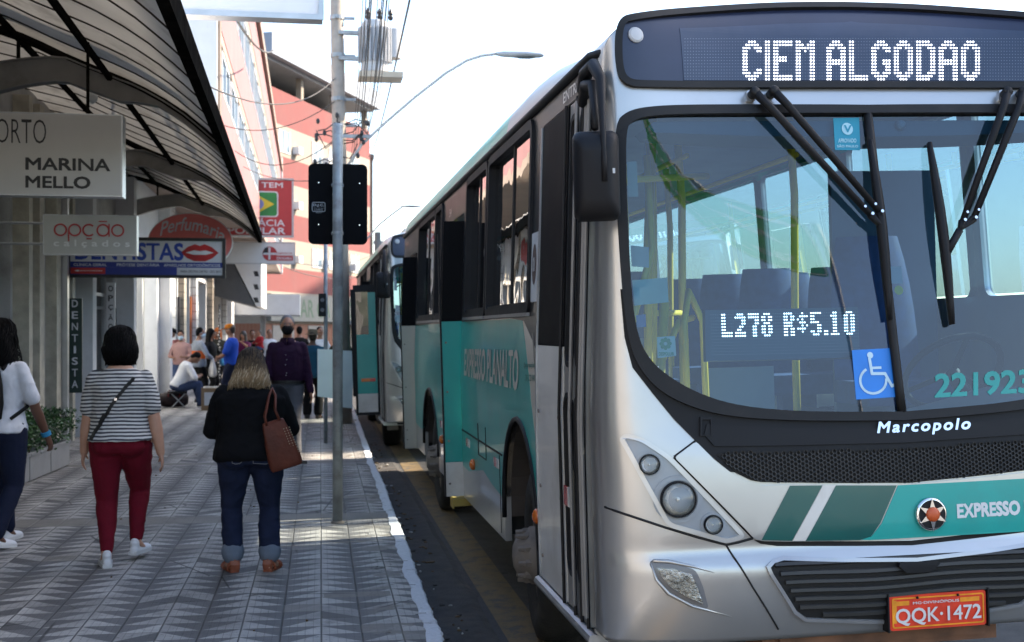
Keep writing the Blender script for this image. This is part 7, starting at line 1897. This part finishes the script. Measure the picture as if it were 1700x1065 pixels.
# --- woman with the black rucksack at the left edge
pos = at_z(2, 905, 0)
def ex_pack(d):
    up, root = d['up'], d['root']; t = thing('rucksack', 'black rucksack worn by the woman with long dark curly hair', 'rucksack', root.location, root.rotation_euler.z); rg = []
    for z, wx, wy in ((.07, .10, .05), (.09, .135, .075), (.2, .145, .085), (.34, .14, .08), (.44, .12, .06), (.47, .08, .035)):
        rg.append([up(x - .01, -.20 - (.02 if z < .4 else 0) + y, z) for x, y in rrect(-wx, -wy, wx, wy, .04, 4)])
    g = G(); g.rings(rg); o = g.build('pack_body', cloth('black_nylon', (.004, .004, .005), .7), t, smooth=True)
    g = G(); g.rings([[up(x - .01, -.30 + y, z) for x, y in rrect(-wx, -.02, wx, .02, .015, 3)] for z, wx in ((.10, .09), (.12, .105), (.24, .105), (.26, .09))]); g.build('pack_pocket', cloth('black_nylon', (1, 1, 1)), t, smooth=True)
    for sx in (-1, 1):
        P = drape(d['shirt'], [up(sx*.105, -.15, .46), up(sx*.115, -.02, .54), up(sx*.12, .12, .44), up(sx*.15, .12, .3), up(sx*.2, .02, .16), up(sx*.17, -.12, .10)], .012)
        Q = []
        for a, b in zip(P[:-1], P[1:]): Q += [a, a.lerp(b, .5)]
        g = G(); g.tube(Q + [P[-1]], .014, 8); g.build('pack_strap', cloth('black_nylon', (1, 1, 1)), t)
    g = G(); w_ = d['W'][1]; e_ = d['E'][1]; dd = (w_ - e_).normalized(); g.lathe([(-.035, .030), (-.034, .036), (.0, .036), (.001, .03)], w_, dd, 16); g.build('wristband', mat('blue_wristband', (.02, .22, .42), .6), root)
    me = d['shirt']; P = drape(me, [up(.25, -.02, .34)], .004)
person('woman with long dark curly hair, white T-shirt and navy trousers at the left edge', (pos.x, pos.y, 0), R(-22), 1.68, skin='dark', sh=.185, ch=(.165, .12), wa=(.14, .11), hip=(.178, .14), thigh=.095, calf=.060, arm=.044,
       feet=[V((-.09, .20, .086)), V((.09, -.20, .105))], toe=(0, .02), hands=[V((-.27, .12, .80)), V((.285, .17, .775))], elbow=[V((-.5, -1, 0)), V((.5, -1, 0))], vox=.010,
       top=dict(mat=cloth('white_tee', (.60, .61, .66)), hem=-.02, sleeve=.80, infl=.014, fold=.010, sflare=.008), bottom=dict(mat=NAVY, end=.94, infl=.008, wide=.055), shoes=dict(kind='sneaker', mat=SH_WHITE, sole=SOLE),
       hair=dict(kind='long', len=.20, w=.125, mat=B_BLACK, strands=800, strand_len=.27, wave=.024), extra=ex_pack)

# --- grey-haired man in the purple shirt walking towards us
pos = at_d(477, 700, 15.8)
def ex_man(d):
    up, root = d['up'], d['root']; g = G()
    for z in (.10, .18, .26, .34, .42): P = drape(d['shirt'], [up(0, .3, z)], .001)[0]; g.ell(P, (.0055, .003, .0055), None, 8, 5)
    g.build('shirt_buttons', mat('pale_button', (.5, .48, .52), .4), root)
    nb_ = d['nb']
    for sx in (-1, 1):                                    # two collar points standing round the neck
        g = G(); rr = []
        for q in range(8):
            a = R(lerp(88, -95, q / 7)); c_ = nb_ + V((sx * .070 * math.cos(a), .066 * math.sin(a) + .004, 0)); lo = lerp(-.058, -.018, min(1, q / 3)); o_ = V((sx * .030 * math.cos(a), .034 * math.sin(a), 0))
            rr.append([c_ + V((0, 0, .034)), c_ + o_ + V((0, 0, lo)), c_ + o_ * 1.2 + V((0, 0, lo + .002)), c_ + V((sx * .006 * math.cos(a), .006 * math.sin(a), .037))])
        g.rings(rr); g.build('collar', d['shirt'].data.materials[0], root, smooth=True)
    g = G(); bz = [up(.20*math.cos(R(15*t)), .155*math.sin(R(15*t)), .045) for t in range(25)]; P = drape(d['shirt'], bz, .004); ribbon('belt', P, .018, mat('black_leather', (1, 1, 1)), root)
person('grey-haired man in a dark purple shirt and black mask walking this way', (pos.x, pos.y, 0), R(176), 1.78, skin='tan', sh=.20, ch=(.19, .13), wa=(.185, .14), hip=(.178, .135), thigh=.088, calf=.058, arm=.050,
       feet=[V((-.11, .18, .09)), V((.11, -.16, .095))], hands=[V((-.30, .05, .80)), V((.27, .16, .84))], elbow=[V((-.7, -.8, 0)), V((.7, -.8, 0))], head=(R(4), R(6)), vox=.011,
       top=dict(mat=cloth('purple_shirt', (.024, .007, .026), .8, .15), hem=.03, sleeve=1.96, infl=.016, fold=.013, neck=.01), bottom=dict(mat=GREYT, end=.97, infl=.014, wide=.066, fold=.008), shoes=dict(kind='shoe', mat=SH_BLACK), hair=dict(kind='short', mat=B_GREY), mask=MASKB, extra=ex_man)

# --- people further along
def crowd(label, u, zc, heading, **kw):
    p = at_d(u, 600, zc); kw.setdefault('vox', .020)
    return person(label, (p.x, p.y, 0), heading, **kw)
TEALC = cloth('teal_shirt', (.03, .11, .17)); MAROON = cloth('maroon_top', (.10, .012, .05)); REDC = cloth('red_top', (.30, .02, .025)); PINKC = cloth('salmon_shirt', (.36, .13, .11)); BLUEC = cloth('blue_tee', (.015, .06, .36)); WHITEC = cloth('white_cloth', (.58, .60, .64)); GREYH = cloth('grey_hoodie', (.22, .25, .30)); OLIVE = cloth('dark_olive', (.035, .035, .028)); JEANS = cloth('mid_blue_jeans', (.035, .055, .12))
crowd('person in a brimmed hat and teal shirt, dark trousers and sandals behind the purple-shirted man', 519, 22.9, R(-8), H=1.60, skin='brown', sh=.20, ch=(.19, .14), wa=(.19, .15), hip=(.19, .15), top=dict(mat=TEALC, hem=-.08, sleeve=1.5, infl=.022, fold=.008), bottom=dict(mat=BLACKC, end=.9, infl=.014, wide=.07), shoes=dict(kind='sandal', mat=SH_BLACK), hair=dict(kind='short', mat=B_BROWN), cap=dict(kind='hat', mat=mat('straw_hat', (.20, .16, .10), .8)))
crowd('dark-haired person in a white shirt beyond the person in the brimmed hat', 531, 30, R(200), H=1.68, skin='brown', top=dict(mat=WHITEC, sleeve=.9, hem=-.04), bottom=dict(mat=BLACKC, end=.35, infl=.02), shoes=dict(kind='sandal', mat=SH_BLACK), hair=dict(kind='short', mat=B_BLACK))
crowd('person in dark clothes and trainers mostly hidden behind the two posts', 566, 23.6, R(-30), H=1.62, skin='brown', top=dict(mat=OLIVE, sleeve=1.9, hem=-.04), bottom=dict(mat=NAVY, end=.95, infl=.012, wide=.06), shoes=dict(kind='sneaker', mat=NAVY, sole=SOLE), hair=dict(kind='short', mat=B_BLACK))
def ex_orange(d):
    g = G(); up = d['up']; g.rings([[up(.20*math.cos(R(30*t)) * s, .14*math.sin(R(30*t)) * s, z) for t in range(12)] for z, s in ((.13, 1.0), (.30, 1.02))]); g.build('orange_panel', cloth('orange_cloth', (.50, .10, .02)), d['root'])
    t = thing('plastic_bag', 'white plastic bag held by the masked person in the grey hooded top', 'bag', d['root'].location, d['root'].rotation_euler.z); w_ = d['W'][1]; g = G()
    g.rings([[w_ + V((r_*math.cos(R(30*q)) + .02, r_*.6*math.sin(R(30*q)), z)) for q in range(12)] for z, r_ in ((.02, .02), (-.08, .07), (-.22, .12), (-.36, .13), (-.40, .08))]); g.build('bag_body', mat('white_plastic', (.62, .62, .62), .4), t, smooth=True); g = G(); g.tube([w_ + V((0, 0, .05)), w_ + V((.02, 0, .0)), w_ + V((.02, 0, -.06))], .01, 6); g.build('bag_handle', mat('white_plastic', (1, 1, 1)), t)
crowd('masked person in a grey and orange hooded top holding a white bag in the queue', 330, 27.6, R(-62), H=1.66, skin='brown', hands=[V((-.14, .22, 1.0)), V((.16, .24, .98))], elbow=[V((-.8, -.6, 0)), V((.8, -.6, 0))], top=dict(mat=GREYH, sleeve=1.95, hem=-.06, infl=.024, fold=.01), bottom=dict(mat=BLACKC, end=.95, infl=.01), shoes=dict(kind='sneaker', mat=SH_BLACK, sole=SOLE), hair=dict(kind='short', mat=B_BLACK), mask=MASKW, head=(R(10), R(-15)), extra=ex_orange)
crowd('person with pale blue face mask standing at the tiled wall behind the seated man', 301, 29.6, R(170), H=1.60, skin='brown', hands=[V((-.1, .22, .98)), V((.12, .22, .96))], top=dict(mat=cloth('faded_pink', (.30, .18, .17)), sleeve=1.5), bottom=dict(mat=JEANS), shoes=dict(kind='shoe', mat=SH_BLACK), hair=dict(kind='short', mat=B_BLACK), mask=MASKW, head=(R(15), 0))
crowd('person in a black cap and salmon shirt leaning by the grey pillar', 281, 30.6, R(-105), H=1.66, skin='brown', hands=[V((-.05, .26, 1.32)), V((.2, .15, .9))], top=dict(mat=PINKC, sleeve=1.2), bottom=dict(mat=JEANS), shoes=dict(kind='shoe', mat=SH_BLACK), hair=dict(kind='short', mat=B_BLACK), cap=dict(kind='cap', mat=BLACKC), head=(R(18), R(10)))
def ex_bluebag(d):
    t = thing('plastic_bag', 'light blue plastic bag held by the dark-haired woman in black', 'bag', d['root'].location, d['root'].rotation_euler.z); w_ = d['W'][0]; g = G(); g.rings([[w_ + V((r_*math.cos(R(30*q)), r_*.6*math.sin(R(30*q)), z)) for q in range(12)] for z, r_ in ((.02, .02), (-.06, .08), (-.16, .11), (-.24, .07))]); g.build('bag_body', mat('blue_plastic', (.08, .36, .62), .4), t, smooth=True)
crowd('long dark-haired woman in black carrying a blue bag in the queue', 349, 28.4, R(-110), H=1.64, skin='brown', hands=[V((-.22, .2, 1.05)), V((.2, .15, .95))], elbow=[V((-.8, -.6, 0)), V((.8, -.6, 0))], top=dict(mat=BLACKC, sleeve=1.9), bottom=dict(mat=BLACKC), shoes=dict(kind='shoe', mat=SH_BLACK), hair=dict(kind='long', len=.2, w=.11, mat=B_BLACK), extra=ex_bluebag)
crowd('man in an orange cap and bright blue T-shirt standing in the queue', 384, 27.4, R(78), H=1.73, skin='brown', sh=.2, ch=(.18, .13), wa=(.17, .13), hands=[V((-.12, .26, 1.02)), V((.14, .26, 1.0))], elbow=[V((-.8, -.7, 0)), V((.8, -.7, 0))], top=dict(mat=BLUEC, sleeve=.85, hem=-.05, infl=.02), bottom=dict(mat=NAVY, infl=.014, wide=.06), shoes=dict(kind='shoe', mat=SH_BLACK), hair=dict(kind='short', mat=B_BROWN), cap=dict(kind='cap', mat=cloth('orange_cap', (.52, .17, .02))), head=(R(4), 0))
crowd('person in dark clothes with an orange headscarf behind the queue', 362, 31, R(150), H=1.66, skin='brown', top=dict(mat=OLIVE, sleeve=1.9), bottom=dict(mat=BLACKC), shoes=dict(kind='shoe', mat=SH_BLACK), hair=dict(kind='long', len=.12, w=.09, mat=cloth('orange_scarf', (.42, .12, .03))))
crowd('dark-haired woman in a maroon top holding a hand to her face', 404, 34, R(160), H=1.58, skin='tan', hands=[V((-.05, .22, 1.28)), V((.2, .2, .95))], elbow=[V((-.8, -.3, -.5)), V((.8, -.6, 0))], top=dict(mat=MAROON, sleeve=.9), bottom=dict(mat=BLACKC), shoes=dict(kind='shoe', mat=SH_BLACK), hair=dict(kind='long', len=.2, w=.1, mat=B_BROWN))
crowd('short-haired person in a black top carrying the small child', 419, 35.5, R(185), H=1.60, skin='brown', hands=[V((-.12, .26, .98)), V((.22, .24, .92))], top=dict(mat=BLACKC, sleeve=1.0), bottom=dict(mat=JEANS), shoes=dict(kind='shoe', mat=SH_BLACK), hair=dict(kind='short', mat=B_BLACK))
p_ = at_d(431, 600, 35.2)
person('small child in a red top carried on an arm in the background', (p_.x, p_.y, .62), R(120), .98, skin='tan', sh=.13, ch=(.11, .09), wa=(.10, .085), hip=(.10, .085), thigh=.09, calf=.06, arm=.05, feet=[V((-.08, .16, .22)), V((.08, .16, .22))], hands=[V((-.14, .16, .62)), V((.14, .16, .62))], top=dict(mat=REDC, sleeve=1.8, hem=-.02), bottom=dict(mat=JEANS, end=.9), shoes=dict(kind='shoe', mat=SH_WHITE), hair=dict(kind='short', mat=B_BROWN), vox=.018)
crowd('dark figure standing half hidden between the purple-shirted man and the hat wearer', 497, 34, R(10), H=1.70, skin='brown', top=dict(mat=BLACKC, sleeve=1.9), bottom=dict(mat=BLACKC), shoes=dict(kind='shoe', mat=SH_BLACK), hair=dict(kind='short', mat=B_BLACK))
crowd('person in a white top seen past the shoulder of the purple-shirted man', 447, 38, R(190), H=1.62, skin='brown', top=dict(mat=WHITEC, sleeve=1.0), bottom=dict(mat=JEANS), shoes=dict(kind='shoe', mat=SH_BLACK), hair=dict(kind='short', mat=B_BROWN))
# seated man
ps_ = at_d(300, 640, 26.2)
person('man in a white shirt and jeans sitting low by the grey pillar looking down', (ps_.x, ps_.y, 0), R(-72), 1.72, skin='brown', sh=.205, ch=(.185, .13), wa=(.175, .14), hip=(.175, .14), pelvis=(0, -.05, .44), lean=R(24), feet=[V((-.14, .44, .09)), V((.16, .36, .09))], hands=[V((-.10, .40, .66)), V((.12, .36, .64))], elbow=[V((-.8, -.3, -.4)), V((.8, -.3, -.4))], knee_hint=[V((-.2, .4, 1)), V((.2, .4, 1))], head=(R(38), 0),
       top=dict(mat=WHITEC, sleeve=.95, hem=-.04, infl=.018), bottom=dict(mat=JEANS, end=.95, infl=.014, wide=.058), shoes=dict(kind='sneaker', mat=NAVY, sole=SOLE), hair=dict(kind='short', mat=B_BLACK), vox=.017)
st_ = thing('stool', 'small dark folding stool under the seated man', 'stool', (ps_.x - .05, ps_.y - .02, 0), R(-72))
g = G(); g.box(-.19, .19, -.20, .14, .30, .335); g.build('seat', M_PLASTIC, st_)
for sx in (-1, 1):
    for a, b in ((-.17, .11), (.11, -.17)): g = G(); g.tube([(sx*.16, a, .30), (sx*.16, b, 0.01)], .012, 6); g.build('leg', M_GALV, st_)
# bags and box on the pavement
p_ = at_z(288, 676, 0); t = thing('duffel_bag', 'black and red bag lying on the pavement by the seated man', 'bag', (p_.x, p_.y, 0), R(10)); g = G()
g.rings([[V((x, r_*1.05*math.cos(R(20*q)), .165 + r_*math.sin(R(20*q)) * .95)) for q in range(18)] for x, r_ in ((-.30, .05), (-.29, .13), (-.15, .165), (.05, .17), (.22, .155), (.29, .10), (.30, .04))])
g.build('bag_body', cloth('black_red_nylon', (.018, .012, .014), .6, .5), t, smooth=True); g = G(); g.tube([(-.12, -.15, .2), (-.1, -.12, .36), (.1, -.12, .36), (.12, -.15, .2)], .014, 6); g.build('bag_handle', cloth('red_webbing', (.12, .015, .02)), t)
p_ = at_z(352, 680, 0); t = thing('cardboard_box', 'cardboard box with a white label standing on the pavement by the seated man', 'box', (p_.x, p_.y, 0), R(4)); g = G()
g.prism([rect(-.21, -.16, .21, .16), rect(-.20, -.15, .20, .15)], (0, 0, .44), (1, 0, 0), (0, 1, 0), .44); g.box(-.2, .2, -.15, .15, .006, .40); g.build('carton', mat('cardboard', (.24, .16, .09), .85, var=.12), t, fix=True)
g = G(); g.box(-.15, .17, -.164, -.1605, .10, .36); g.build('label', mat('paper_white', (.58, .60, .63), .7), t)
g = G()
for q in range(7): g.ell((-.14 + .045*q, -.05 + .03*(q % 3), .44), (.035, .03, .04), None, 8, 5)
g.build('goods', mat('goods_pale', (1, 1, 1)), t)
# slim post hung with goods by the queue
p_ = at_z(364, 664, 0); t = thing('goods_stand', 'slim stand strung with small pale items in the queue', 'stand', (p_.x, p_.y, 0)); g = G(); g.tube([(0, 0, 0), (0, 0, 2.2)], .02, 6); g.box(-.15, .15, -.15, .15, 0, .03); g.build('pole', M_DARKMET, t)
g = G()
for q in range(26): g.ell((.02*math.sin(q*2.1), -.03, .3 + .07*q), (.022, .02, .022), None, 6, 4)
g.build('hung_items', mat('goods_pale', (1, 1, 1)), t)
